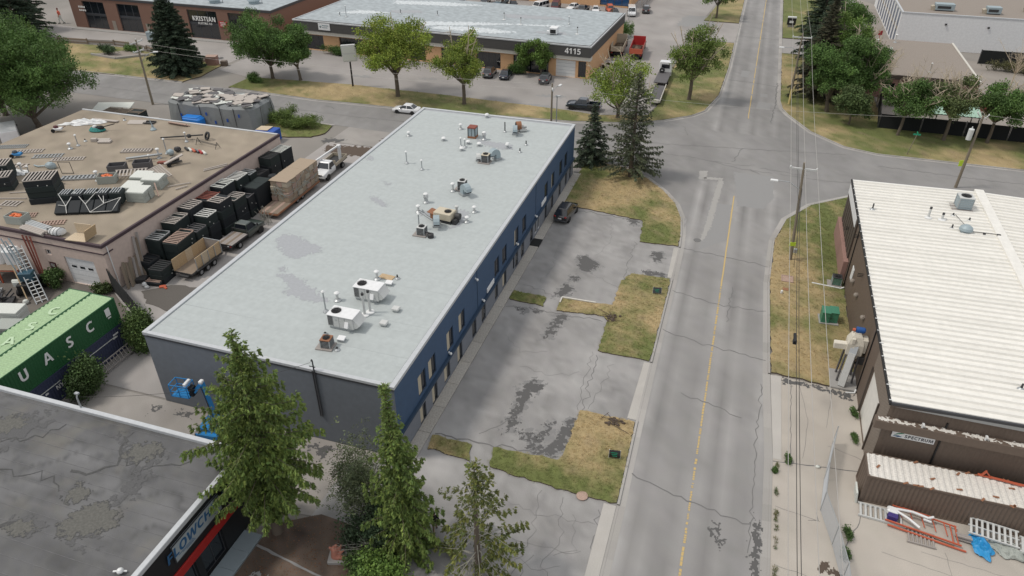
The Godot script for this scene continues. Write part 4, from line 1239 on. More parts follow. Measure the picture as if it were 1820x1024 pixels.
	for k in lc.size(): put(crack(lc[k].slice(0,lc[k].size() - 1),lc[k][lc[k].size() - 1] * 0.62,0.023,30 + k,0.26),"crack","tar",lot)
	# lane between the grey buildings, pale and dusty
	var ln := sheet("lane",poly([-48,-34.7,-19.6,-34.7,-19.4,-36.2,-18.9,-36.2,-23.5,-30.8,-23.6,-27.9,-29,-27.2,-48,-27.2]),0.004,0.7,"asphalt",func(x,z):
		var k := 0.36 * (1.0 + 0.22 * fbm(x,z,0.16) + 0.10 * fine(x,z))
		return Color(k * 1.05,k * 0.98,k * 0.91))
	for k in 6: put(blot([[-38.9,-31.2,-37.4,-31.6,-36.3,-30.9,-36.9,-29.9,-38.2,-30.2],[-35.6,-32.0,-34.4,-30.8,-34.0,-30.0,-35.2,-30.3],[-39.8,-33.9,-38.2,-34.2,-38.6,-33.5],[-42.4,-33.6,-41.2,-33.9,-41.6,-33.1],[-33.4,-28.3,-29.9,-28.3,-30.6,-27.7,-33.0,-27.8],[-28,-33.9,-25.2,-34.2,-25.8,-33.2]][k],0.010,0.5,k + 50),"dark_stain","stain",ln)
	# yard behind the tan building and the rear alley
	sheet("rear_alley",poly([-57.6,-90,-41.6,-90,-41.6,-34.9,-49.3,-34.9,-49.3,-41.5,-57.6,-46.6]),0.004,1.0,"asphalt",func(x,z):
		var k := 0.39 * (1.0 + 0.2 * fbm(x,z,0.15) + 0.1 * fine(x,z))
		return Color(k * 1.03,k * 0.97,k * 0.93))
	var gp := mb();gp.prism(blot_poly([-55.2,-47.6,-53.0,-49.8,-50.2,-50.0,-47.5,-48.4,-46.6,-46.2,-49.6,-45.4,-53.2,-46.2]),0.0,0.05)
	put(gp,"gravel_spread","gravel_dark",get_node("rear_alley"))
	sheet("side_apron",poly([-57.6,-96.2,-19,-95,-19.2,-89.6,-57.6,-89.8]),0.004,1.0,"asphalt",func(x,z):
		var k := 0.34 * (1.0 + 0.25 * fbm(x,z,0.12) + 0.1 * fine(x,z))
		return Color(k * 1.04,k * 0.98,k * 0.92))
	for k in 4: put(blot([[-57,-88.6,-50.5,-89.8,-47.6,-88.6,-49.0,-86.6,-53,-85.8,-56.6,-86.6],[-50.5,-93.8,-46.4,-94.6,-44.5,-93.2,-46.0,-90.6,-49.6,-90.6],[-58.8,-90.8,-55.4,-91.4,-55.8,-90.2,-58.4,-89.4],[-46,-96.0,-40,-95.8,-40.5,-95.0,-46,-95.2]][k],0.012,0.5,k + 60),"mud_stain","soil" if k < 2 else "stain",get_node("side_apron"))
	# concrete yard on the right
	var ey := sheet("concrete_yard",poly([6.95,-53.6,13.6,-53.2,13.6,-42,60,-42,60,15,7.0,15]),0.02,0.7,"concrete",func(x,z):
		var k := 0.50 * (1.0 + 0.17 * fbm(x,z,0.12) + 0.05 * fine(x,z) + 0.04 * fbm(x,z,0.6))
		return Color(k * 1.06,k * 0.97,k * 0.86))
	var jc := [[7.0,-43.0,10.9,-43.6,13.4,-43.9,0.05],[8.3,-53.4,8.25,-43.2,0.035],[11.0,-46.0,13.5,-45.2,0.02],[11.4,-35.8,12.8,-38.9,13.0,-40.8,0.035],[9.4,-38.0,10.1,-38.2,10.0,-38.9,0.03],[14,-36.8,22,-35.6,34,-35,0.015],[14,-33.2,20,-32.2,0.012],[16.5,-37.6,25,-36.9,0.015],[9.0,-52.8,9.6,-48.6,9.2,-44.0,0.015],[11.6,-52.6,11.0,-48.0,0.014],[7.2,-38.6,10.2,-38.2,0.02],[7.2,-33.6,10.8,-33.2,0.02],[13.6,-31.5,21,-31.0,30,-31.4,0.018],[18.0,-38.0,18.4,-33.0,17.9,-28,0.014]]
	for k in jc.size(): put(crack(jc[k].slice(0,jc[k].size() - 1),jc[k][jc[k].size() - 1],0.026,70 + k,0.06),"joint","tar",ey)
	put(blot([10.4,-34.6,11.2,-34.9,11.3,-33.6,10.7,-33.2,10.2,-34.0],0.03,0.6,12),"leaf_litter","soil",ey)
	put(blot([7.3,-53.4,13.2,-53.0,13.2,-52.2,9.6,-53.0,7.6,-52.6],0.028,0.3,13),"dark_stain","stain",ey)
	# kerbs
	for s in [[[-3.3,-35.3,-3.45,-44.2],0.13],[[-3.45,-44.2,-3.5,-52.0],0.035],[[-3.5,-52.0,-3.5,-66.6],0.13],[[-3.5,-66.6,-3.55,-73.6],0.035],
			[[-3.55,-73.6,-3.74,-76.8,-4.22,-80.9,-5.34,-84.6,-7.27,-87.9,-10.15,-91.4,-13,-93.4,-19,-95],0.13],[[-3.2,12,-3.3,-35.3],0.035]]:
		kerb("kerb",s[0],s[1],-1.0)
	for s in [[[6.8,12,6.8,-43.2],0.05],[[6.8,-43.2,6.4,-53.6],0.035],[[6.4,-53.6,6.05,-69,6.4,-78.5,7.7,-84.4,10.7,-89.4,15.5,-93.4,22,-95.8,60,-96],0.13]]:
		kerb("kerb",s[0],s[1],1.0)
	kerb("kerb",[6.5,-300,6.55,-173,6.6,-161,6.6,-129.5,7.0,-125.5,7.96,-122.65,11.28,-115.8,15.87,-110.9,20.3,-109.4,180,-109.2],0.13,-1.0)
	kerb("kerb",[-2.8,-300,-2.8,-168,-2.8,-147,-3.3,-129.5,-5.0,-120.5,-6.8,-117.5,-10.9,-113.9,-16,-111,-24.9,-108.9,-54.7,-106.3,-69,-105.8,-87,-106.9],0.13,1.0)
	kerb("kerb",[-97.5,-107.1,-230,-106.8],0.13,1.0)
	kerb("kerb",[-60.2,-95.9,-71.5,-96.7],0.13,-1.0)
	# pale concrete crossings of the pavement line
	for s in [[-4.2,-51.9,-3.66,-51.9,-3.62,-44.3,-4.35,-44.3],[-4.25,-73.4,-3.72,-73.4,-3.68,-66.8,-4.1,-66.8],[-4.4,-35.2,-3.5,-35.2,-3.4,0,-4.3,0]]:
		sheet("driveway_apron",poly(s),0.034,0.6,"concrete",func(x,z):
			var k := 0.50 * (1.0 + 0.10 * fbm(x,z,0.3) + 0.06 * fine(x,z))
			return Color(k * 1.02,k * 0.975,k * 0.91))
	for s in [[6.98,-53.5,6.58,-53.5,6.98,-43.3,7.45,-43.3,7.45,-53.5]]:
		sheet("driveway_apron",poly([6.6,-53.5,7.5,-53.5,7.6,-43.3,6.98,-43.3]),0.045,0.6,"concrete",func(x,z):
			var k := 0.53 * (1.0 + 0.08 * fbm(x,z,0.3) + 0.05 * fine(x,z))
			return Color(k * 1.02,k * 0.975,k * 0.91))
	# pavement slabs along the blue building
	var sw := mb();sw.box2(v3(-19.88,-0.05,-90.2),v3(-18.88,0.09,-34.7))
	var walk := struct(sw,"sidewalk","stain")
	var sl := mb();sl.box(Vector3.ZERO,v3(1.04,0.07,3.03),B1,0.012)
	for k in 3:
		var v: float = [0.385,0.36,0.41][k]
		grain(mat("slab_%d" % k,v * 1.02,v * 0.965,v * 0.88,0.9),"blotch",1.9)
	var pl := []
	for k in 18: pl.append(Transform3D(Basis(Vector3.UP,rr_(-0.003,0.003)),v3(-19.36,0.105,-36.25 - 3.06 * k)))
	pieces(sl.mesh(),"slab",["slab_0","slab_1","slab_0","slab_2"],walk,pl)
	var fw := mb();fw.box2(v3(-27.26,-0.05,-25.4),v3(-25.9,0.10,5))
	var fwk := struct(fw,"sidewalk","pale_slate")
	var fs := mb();fs.box(Vector3.ZERO,v3(1.40,0.04,1.48),B1,0.01)
	pl = []
	for k in 20: pl.append(v3(-26.58,0.115,-24.65 + 1.5 * k))
	pieces(fs.mesh(),"slab",["pale_slate"],fwk,pl)
	# lots further away
	sheet("far_lot",poly([-96,-115.8,-88.5,-113.8,-68,-115.4,-48,-115.1,-27.6,-114.1,-21.7,-113.2,-13.9,-115.7,-13.2,-120.2,-13.4,-133,-13.3,-148,-11.0,-166,-2.9,-166.5,-2.9,-184,-11.5,-184,-9,-215,-40,-215,-100,-190,-100,-131.5,-96,-131.5]),0.0,2.0,"asphalt",func(x,z):
		var k := 0.36 * (1.0 + 0.2 * fbm(x,z,0.08) + 0.12 * fbm(x,z,0.35))
		return Color(k * 1.03,k * 0.97,k * 0.93))
	for k in 5: put(blot([[-36.5,-113.7,-29,-113.9,-29.5,-115.2,-36,-115.0],[-34.0,-119.5,-28.5,-120.0,-29,-120.9,-33.5,-120.5],[-70,-120,-66,-120.2,-66.5,-121.2,-69.8,-121.0],[-58,-122.5,-54,-122.8,-54.5,-123.6],[-17,-178,-8,-178,-9,-190,-16,-189]][k],0.008,0.6,80 + k),"dark_stain","patch",get_node("far_lot"))
	sheet("west_lot",poly([-180,-134.6,-97,-134.3,-97,-119,-114.6,-121.1,-122.7,-123.9,-141.5,-122.7,-180,-124]),0.0,2.5,"asphalt",func(x,z):
		var k := 0.39 * (1.0 + 0.2 * fbm(x,z,0.08) + 0.08 * fbm(x,z,0.35))
		return Color(k * 1.03,k * 0.97,k * 0.92))
	for k in 3: put(blot([[-127.5,-125.3,-124.5,-125.3,-124.6,-126.6,-127.3,-126.5],[-122.6,-124.9,-120.3,-124.6,-120.6,-126.4,-122.3,-126.2],[-103,-122.0,-100,-122,-100.4,-123.4,-102.6,-123.3]][k],0.008,0.3,90 + k),"dark_stain","stain",get_node("west_lot"))
	sheet("east_lot",poly([12,-160.5,22,-160,22.5,-123.4,70,-123,70,-166,30,-167,30,-215,19,-230,10,-230]),0.0,2.0,"asphalt",func(x,z):
		var k := 0.32 * (1.0 + 0.22 * fbm(x,z,0.1) + 0.12 * fbm(x,z,0.4))
		return Color(k * 1.06,k * 0.96,k * 0.86))
	var wk := mb()
	for k in 26:
		wk.box(v3(25.2 - k * 0.06,0.03,-178 - k * 1.9),v3(1.3,0.08,1.75))
	struct(wk,"paved_walk","pale_patch")
	sheet("east_driveway",poly([6.75,-173.2,12,-173,12,-161,6.75,-161]),0.03,1.5,"concrete",func(x,z):
		var k := 0.35 * (1.0 + 0.1 * fbm(x,z,0.2));return Color(k * 1.02,k * 0.98,k * 0.94))
	# lawns
	lawn("lawn_north",poly([-19.2,-90.2,-19.0,-95,-13.1,-93.5,-10.3,-91.55,-7.42,-88.0,-5.5,-84.7,-4.4,-80.95,-3.92,-76.8,-3.78,-73.8,-8.14,-73.5,-8.6,-78.8,-16.8,-79.9,-18.8,-80.9]),0.12,0.52,0.5,30.0,"dry patchy grass beside the black parked car")
	lawn("lawn_middle",poly([-7.9,-66.4,-3.75,-66.5,-3.7,-52.1,-8.43,-52.2,-8.6,-57.1,-9.08,-57.8,-13.7,-57.3,-13.8,-59.5,-10.8,-59.55,-8.65,-59.9,-8.6,-64.6]),0.12,0.62,0.4,42.0,"dry grass island between the two driveways")
	lawn("lawn_strip",poly([-18.8,-57.8,-15.2,-57.6,-15.3,-59.3,-18.8,-59.4]),0.11,0.5,0.3,50.0,"short grass strip between the car parks by the sidewalk")
	lawn("lawn_south",poly([-13.3,-35.9,-13.6,-37.85,-8.6,-38.2,-8.25,-38.6,-8.2,-44.0,-3.65,-43.95,-3.5,-35.4,-7.6,-35.45]),0.12,0.56,0.4,55.0,"dry grass corner nearest the camera beside the road")
	lawn("lawn_strip",poly([-18.6,-37.7,-15.3,-37.65,-14.95,-36.0,-18.4,-36.3]),0.11,0.55,0.3,60.0,"short grass strip below the blue building corner")
	lawn("lawn_east",poly([6.62,-53.8,13.55,-53.4,13.55,-82.5,40,-83,40,-95.8,22.0,-95.6,15.6,-93.2,10.85,-89.3,7.88,-84.3,6.58,-78.5,6.25,-69]),0.12,0.46,0.5,28.0,"patchy grass verge along the brown metal building")
	lawn("lawn_east",poly([6.8,-160.5,6.8,-129.5,7.2,-125.6,8.12,-122.75,11.4,-116.0,15.95,-111.1,20.4,-109.6,180,-109.4,180,-121,30,-122.2,22.2,-123.2,22.0,-160]),0.12,0.42,1.0,5.0,"long grass verge below the black screened fence")
	lawn("lawn_east",poly([6.8,-173.5,19,-173.5,19,-300,6.8,-300]),0.12,0.05,2.0,2.0,"bright green grass at the far end of the road")
	lawn("lawn_verge",poly([-87.6,-107.2,-69,-106.1,-54.7,-106.6,-24.9,-109.2,-16.1,-111.3,-11.0,-114.2,-6.95,-117.7,-5.2,-120.6,-3.55,-129.5,-3.05,-147,-3.05,-165.5,-10.6,-165.5,-13.0,-148,-13.2,-133,-13.0,-120.2,-13.7,-115.5,-21.6,-113.0,-27.6,-113.9,-48,-114.9,-68,-115.2,-87.4,-113.4]),0.12,0.5,0.9,6.0,"dry grass verge along the far side of the cross street")
	lawn("lawn_verge",poly([-3.05,-184.5,-11,-184.5,-8.2,-215,-6,-300,-3.05,-300]),0.12,0.65,2.0,1.5,"dry grass strip beside the road in the distance")
	lawn("lawn_west",poly([-230,-107.2,-119,-106.9,-97.6,-107.4,-96.6,-111,-97.3,-118.6,-114,-120.6,-122.7,-123.2,-141.5,-122.2,-230,-123.5]),0.12,0.42,1.2,4.0,"grass in front of the low timber wall")
	lawn("planting_bed",poly([-60.2,-95.6,-59.6,-92.4,-61,-90.4,-65.5,-89.0,-71.5,-90.2,-71.5,-96.4]),0.14,0.35,0.6,12.0,"rough grass of the small bed by the blue dumpster")
	# leaf-strewn soil under the near trees
	var so := sheet("planting_soil",poly([-25.8,-26.4,-23.0,-28.2,-20.0,-28.0,-17.6,-25.5,-18.5,-15,-25.8,-15]),0.05,0.6,"ground",func(x,z):
		var k := 0.10 * (1.0 + 0.6 * fbm(x,z,0.25) + 0.35 * fine(x,z))
		return Color(k * 1.35,k * 1.0,k * 0.78))
	put(crack([-25.8,-24.6,-22.0,-24.0,-18.2,-23.4],0.10,0.08,3,0.03),"edging","patch",so)
	put(blot([-24.9,-22.8,-23.6,-22.6,-23.4,-20.0,-24.8,-20.0],0.075,0.3,3),"bare_patch","patch",so)
	var lp := mb();lp.tint = true
	for k in 2600:
		var p := v3(rr_(-25.7,-17.9),0.065,rr_(-28,-15))
		if not Geometry2D.is_point_in_polygon(Vector2(p.x,p.z),poly([-25.8,-26.4,-23.0,-28.2,-20.0,-28.0,-17.6,-25.5,-18.5,-15,-25.8,-15])): continue
		var a := rng.randf() * TAU;var L := rr_(0.05,0.11)
		lp.col = Color(0.2,0.09,0.04) * rr_(0.4,1.5)
		var d := v3(cos(a),rr_(-0.2,0.3),sin(a)) * L;var s := v3(-sin(a),0,cos(a)) * L * 0.3
		lp.tri(p,p + d * 0.5 + s,p + d);lp.tri(p,p + d,p + d * 0.5 - s)
	var lm := put(lp,"leaf_litter","ground");lm.name = numbered("leaf_litter");tag(lm,"brown fallen leaves on the soil under the near trees","leaves");lm.set_meta("kind","stuff")
func blot_poly(pts: Array) -> PackedVector2Array:
	var p := poly(pts);var o := PackedVector2Array()
	for i in p.size():
		var a := p[i];var b := p[(i + 1) % p.size()]
		for j in 4:
			var q := a.lerp(b,j / 4.0)
			o.append(q + Vector2(fine(q.x,q.y),fine(q.y,q.x)) * 0.25)
	return o
# ------------------------------------------------------------------ the blue and grey building
func blue_building():
	var t := thing("blue_building","long blue and grey two storey building with flat pale roof","building")
	var X := -19.9;var XW := -41.45;var Z0 := -34.75;var Z1 := -89.4;var H := 7.0
	var org := v3(X,0,Z0);var u := v3(0,0,-1);var inw := v3(-1,0,0)
	var ups := []
	for c in [-39.25,-41.25,-45.1,-47.85,-57.4,-59.8,-63.85,-66.65,-75.55,-78.6,-82.4,-85.0]:
		ups.append([Z0 - c - 0.72,Z0 - c + 0.72,0.45,2.42])
	var up := mb();facade(up,org + Vector3.UP * 2.45,u,Z0 - Z1,H - 2.45,inw,ups,0.12);put(up,"upper_wall","blue_wall",t)
	var k := 0
	for o in ups:
		opening("window",t,org + Vector3.UP * 2.45,u,inw,o,0.12,[[0.55,"blind"],[0.45,"glass_dark"]] if k < 4 else [[0.42,"blind" if k % 3 == 0 else "glass_dark"],[0.58,"glass_dark"]],"window_frame");k += 1
	var low := [];var kinds := []
	for q in [[-39.0,1.15,0.05,1.75,0],[-41.4,1.1,0.05,1.85,0],[-44.1,1.3,0.25,1.9,0],[-47.1,1.2,0.05,1.9,0],[-50.8,1.1,0.1,2.05,1],[-53.4,1.15,0.1,2.1,2],[-57.2,1.0,0.25,1.95,1],[-59.75,1.3,0.2,1.95,0],[-62.9,0.6,0.4,1.9,1],[-63.95,1.05,0.1,2.1,2],[-66.1,1.15,0.1,2.1,2],[-69.6,1.1,0.1,2.15,2],[-71.4,0.9,0.3,2.1,3],[-72.6,0.9,0.3,2.1,3],[-75.6,1.0,0.1,2.0,1],[-78.5,1.1,0.1,2.0,1],[-82.3,1.1,0.1,2.0,2],[-85.5,1.1,0.2,1.95,1],[-87.8,0.9,0.1,2.05,2]]:
		low.append([Z0 - q[0] - q[1] * 0.5,Z0 - q[0] + q[1] * 0.5,q[2],q[3]]);kinds.append(q[4])
	var lw := mb();facade(lw,org,u,Z0 - Z1,2.45,inw,low,0.12);put(lw,"lower_wall","slate_low",t)
	for i in low.size():
		match kinds[i]:
			0: opening("window",t,org,u,inw,low[i],0.12,[[0.62,"blind"],[0.38,"glass_dark"]],"window_frame")
			1: opening("window",t,org,u,inw,low[i],0.12,[[1.0,"glass_dark"]],"window_frame")
			2:
				opening("door",t,org,u,inw,low[i],0.12,[[1.0,"glass_dark"]],"window_frame",0.13)
				var hd := mb();hd.box(org + u * (low[i][1] - 0.2) + v3(-0.10,1.0,0),v3(0.05,0.45,0.05));put(hd,"handle","rim",t.get_child(t.get_child_count() - 1))
			3: opening("door",t,org,u,inw,low[i],0.12,[[1.0,"glass_dark"]],"white_paint",0.09)
	var sw := mb();facade(sw,v3(XW,0,Z0),Vector3.RIGHT,X - XW,H,v3(0,0,-1),[]);put(sw,"side_wall","slate_wall",t)
	var ww := mb();facade(ww,v3(XW,0,Z0),u,Z0 - Z1,H,Vector3.RIGHT,[]);put(ww,"rear_wall","slate_low",t)
	var nw := mb();facade(nw,v3(XW,0,Z1),Vector3.RIGHT,X - XW,H,v3(0,0,1),[]);put(nw,"end_wall","slate_wall",t)
	var ld := mb();ld.box2(v3(X - 0.02,2.38,Z1 + 0.2),v3(X + 0.26,2.62,Z0 - 0.02),0.02);put(ld,"ledge","navy_trim",t)
	for z in [-51.84,-71.06]:
		var ln := mb();ln.box2(v3(X - 0.01,2.7,z - 0.035),v3(X + 0.03,H,z + 0.035));put(ln,"wall_joint","navy_trim",t)
	# roof: a dark deck with pale membrane sheets that lap one another
	var dk := mb();dk.box2(v3(XW + 0.1,6.8,Z1 + 0.1),v3(X - 0.1,6.99,Z0 - 0.1));var deck := put(dk,"roof","roof_stain",t)
	var sh := mb();sh.box(Vector3.ZERO,v3(20.75,0.024,0.985))
	var pl := []
	for i in 54: pl.append(Transform3D(Basis(Vector3.UP,rr_(-0.0012,0.0012)) * Basis(Vector3.RIGHT,0.006),v3(-30.68,7.006,-35.6 - 0.992 * i)))
	pieces(sh.mesh(),"membrane_sheet",["membrane_0","membrane_1","membrane_0","membrane_3","membrane_2","membrane_3","membrane_0"],deck,pl)
	var st := [[-40.0,-50.9,-40.0,-51.9,-39.0,-52.3,-37.0,-51.5,-35.4,-51.1,-34.6,-50.2,-35.6,-49.3,-36.0,-48.4,-36.9,-48.4,-38.2,-49.0],[-36.5,-45.5,-34.9,-45.8,-33.4,-45.3,-33.1,-44.7,-31.7,-44.4,-30.9,-43.5,-29.7,-43.2,-30.6,-42.7,-31.9,-42.7,-34.2,-42.9,-34.1,-43.9,-35.1,-44.7],[-36.8,-46.5,-36.3,-46.8,-35.7,-46.3,-36.2,-45.9],[-29.0,-59.6,-25.2,-61.2,-24.6,-59.6,-25.4,-57.6,-24.2,-58.8,-24.0,-61.2,-25.0,-62.2,-28.6,-61.0],[-35.8,-62.4,-33.6,-61.4,-32.8,-60.6,-33.4,-60.2,-35.4,-61.6],[-30.6,-80.8,-25.8,-80.4,-25.2,-79.0,-26.6,-78.6,-29.8,-79.6],[-40.9,-71.8,-40.2,-71.9,-39.9,-70.8,-40.8,-70.9],[-36.2,-65.9,-34.9,-65.6,-35.2,-65.2]]
	for i in st.size(): put(blot(st[i],7.0275,0.3,100 + i),"roof_stain","roof_stain",t)
	var cp := mb()
	for q in [[v3(XW - 0.06,6.86,Z1 - 0.06),v3(XW + 0.34,7.14,Z0 + 0.06)],[v3(X - 0.34,6.86,Z1 - 0.06),v3(X + 0.06,7.12,Z0 + 0.06)]]: cp.box2(q[0],q[1],0.02)
	for z in [Z0 + 0.06,Z1 + 0.28]: cp.box2(v3(XW + 0.34,6.9,z - 0.34),v3(X - 0.34,7.13,z),0.02)
	put(cp,"parapet_cap","flashing",t)
	var dt := mb();dt.box2(v3(XW - 0.04,6.72,Z0 + 0.005),v3(X + 0.04,6.86,Z0 + 0.045));put(dt,"drip_edge","dark_flashing",t)
	# small fittings of the front
	for q in [[-51.4,6.05],[-53.0,2.75],[-63.7,3.05],[-70.85,2.8],[-44.6,2.75]]:
		var wl := mb();wl.box(v3(X + 0.05,q[1] + 0.1,q[0]),v3(0.1,0.12,0.12));wl.ball(v3(X + 0.2,q[1],q[0]),v3(0.13,0.13,0.13),10);put(wl,"wall_light","white_paint",t)
	var s1 := mb();s1.box2(v3(X + 0.02,2.75,-56.3),v3(X + 0.10,3.25,-54.3),0.01);one(s1,"wall_sign","white_panel","white blank sign board over the middle doors of the blue wall","sign")
	var s2 := mb();s2.box2(v3(X + 0.02,2.75,-75.3),v3(X + 0.10,3.25,-73.4),0.01);one(s2,"wall_sign","white_panel","white blank sign board on the blue wall beside the black car","sign")
	var mt := mb();mt.box(v3(-19.35,0.155,-69.6),v3(1.15,0.03,1.75),B1,0.01);one(mt,"door_mat","screen_fence","black rubber mat lying across the sidewalk","mat")
	# conduits and service mast on the grey end wall
	var cd := mb()
	for x in [-26.38,-26.22]: cd.cyl(v3(x,2.6,Z0 + 0.09),v3(x,7.0 if x < -26.3 else 8.0,Z0 + 0.09),0.055,0.055,8)
	cd.tube([v3(-26.22,8.0,Z0 + 0.09),v3(-26.22,8.15,Z0 + 0.14),v3(-26.22,8.05,Z0 + 0.24)],0.05,8)
	cd.box(v3(-26.3,7.45,Z0 + 0.1),v3(0.5,0.05,0.05));put(cd,"service_conduit","dark_flashing",t)
func blue_roof_items():
	var R := 7.03
	rooftop_unit("white packaged rooftop unit nearest the camera with dark fan on top",v3(-26.78,R,-40.35))
	var u2 := rooftop_unit("white packaged rooftop unit with fan, farther of the two big units",v3(-26.72,R,-44.55))
	condenser("condenser_unit","small rusty condenser nearest the grey end wall of the roof",v3(-26.75,R,-37.55),0.1,0.78,0.72,"coil","rust")
	condenser("condenser_unit","boxy dark condenser on a pad left of the beige rooftop unit",v3(-27.0,R,-56.0),0.0,0.8,0.78,"coil","unit_metal")
	condenser("condenser_unit","tall condenser with white top behind the beige rooftop unit",v3(-26.9,R,-66.6),0.0,0.82,0.98,"coil","unit_metal")
	condenser("condenser_unit","grey condenser with gooseneck vents either side, far half of roof",v3(-26.95,R,-74.3),0.0,0.86,0.9,"coil","unit_beige")
	gooseneck("blue grey gooseneck vent in front of the beige rooftop unit",v3(-26.35,R,-58.1),0.4,1.15,"duct_blue")
	gooseneck("blue grey gooseneck vent in front of the tall white topped condenser",v3(-26.3,R,-65.5),0.9,1.2,"duct_blue")
	gooseneck("pale gooseneck vent right of the far grey condenser",v3(-26.0,R,-75.6),-0.6,1.2,"duct_blue")
	gooseneck("pale gooseneck vent left of the far grey condenser",v3(-28.0,R,-74.6),0.4,0.85,"unit_metal")
	gooseneck("gooseneck vent at the far end of the grey roof",v3(-26.4,R,-83.9),0.3,1.1,"duct_blue")
	# beige rooftop unit with rusty flap
	var t := thing("rooftop_unit","beige rooftop unit with rusty flap and dark fan","air conditioner",v3(-26.0,R,-59.4),-0.12)
	var b := mb();b.box(v3(0,0.2,0),v3(1.9,0.4,1.2));put(b,"curb","coil",t)
	var c := mb();c.box(v3(0,0.72,0),v3(1.9,0.72,1.35),B1,0.05);put(c,"casing","unit_beige",t)
	fan(t,v3(0.38,1.085,0.0),0.36,0)
	var f := mb();f.box(v3(-1.25,0.78,0.1),v3(0.9,0.06,1.0),Basis(Vector3.BACK,-0.18));f.box(v3(-1.15,0.45,0.1),v3(0.5,0.5,0.8));put(f,"intake_flap","rust",t)
	var e := mb();e.cyl(v3(1.1,0.6,-0.3),v3(1.55,0.6,-0.3),0.34,0.34,14);e.box(v3(1.25,0.25,0.1),v3(0.4,0.5,0.8));put(e,"blower","coil",t)
	var g := mb();g.lathe(v3(0.85,0.4,-0.95),[[0.14,0],[0.13,0.75],[0.2,0.8],[0.2,0.95],[0.0,1.05]],12);put(g,"flue","unit_metal",t)
	var pi := mb();pi.tube([v3(-1.0,0.12,0.4),v3(-2.2,0.12,-0.2),v3(-3.2,0.12,-0.9)],0.05,6);pi.tube([v3(-1.0,0.12,0.7),v3(-2.2,0.12,0.1),v3(-3.3,0.12,-0.5)],0.05,6);put(pi,"gas_pipe","galvanised",t)
	# red topped fan house, dark stack and brown blower at the far end
	t = thing("fan_house","square fan house with rusty red lid and teal sides","roof fan",v3(-31.15,R,-81.3))
	b = mb();b.box(v3(0,0.12,0),v3(1.05,0.24,1.05));put(b,"curb","rust",t)
	c = mb();c.box(v3(0,0.75,0),v3(0.92,1.06,0.92),B1,0.02);put(c,"casing","duct_blue",t)
	f = mb()
	for q in [[1,1],[1,-1],[-1,1],[-1,-1]]: f.box(v3(q[0] * 0.46,0.75,q[1] * 0.46),v3(0.09,1.08,0.09))
	f.box(v3(0,0.75,0.465),v3(0.05,1.06,0.03));put(f,"corner_post","coil",t)
	e = mb();e.box(v3(0,1.36,0),v3(1.08,0.16,1.08),B1,0.05);put(e,"lid","rust_red",t)
	vent("roof_vent","thin dark pipe near the far end of the grey roof",v3(-27.85,R,-84.2),"stub",1.3)
	t = thing("roof_blower","brown and black fan blower at the far end of the roof","roof fan",v3(-26.2,R,-85.0),0.5)
	b = mb();b.cyl(v3(-0.4,0.75,0),v3(0.25,0.75,0),0.55,0.55,18);put(b,"scroll_housing","rust",t)
	c = mb();c.cyl(v3(-0.42,0.75,0),v3(-0.46,0.75,0),0.42,0.42,16);put(c,"inlet","black",t)
	f = mb();f.box(v3(0.5,0.25,0.1),v3(0.9,0.3,0.7));f.cyl(v3(0.45,0.6,0),v3(0.95,0.6,0),0.2,0.2,12);put(f,"motor","unit_metal",t)
	# hatches and boards
	for q in [["white square hatch between the front condenser and the roof middle",v3(-26.1,R,-38.55)],["white square hatch just behind the farther big rooftop unit",v3(-26.1,R,-46.9)]]:
		t = thing("roof_hatch",q[0],"hatch",q[1],0.05)
		b = mb();b.box(v3(0,0.12,0),v3(0.52,0.24,0.42));put(b,"curb","galvanised",t)
		c = mb();c.box(v3(0,0.27,0),v3(0.62,0.08,0.52),Basis(Vector3.RIGHT,0.12),0.02);put(c,"lid","white_panel",t)
	b = mb();b.box(v3(0,0.03,0),v3(1.35,0.04,0.72),B1,0.008);one(b,"plywood_sheet","plywood","plywood sheet lying on the grey roof behind the big units","board","",v3(-26.85,R,-47.95),-0.08)
	b = mb();b.lathe(v3(0,0,0),[[0.3,0.0],[0.3,0.35],[0.2,0.42],[0.0,0.42]],14);b.tube([v3(-0.9,0.3,0.1),v3(-0.4,0.5,0),v3(0,0.45,0)],0.05,6);one(b,"exhaust_blower","coil","round dark blower beside the boxy condenser","roof fan","",v3(-26.0,R,-55.75))
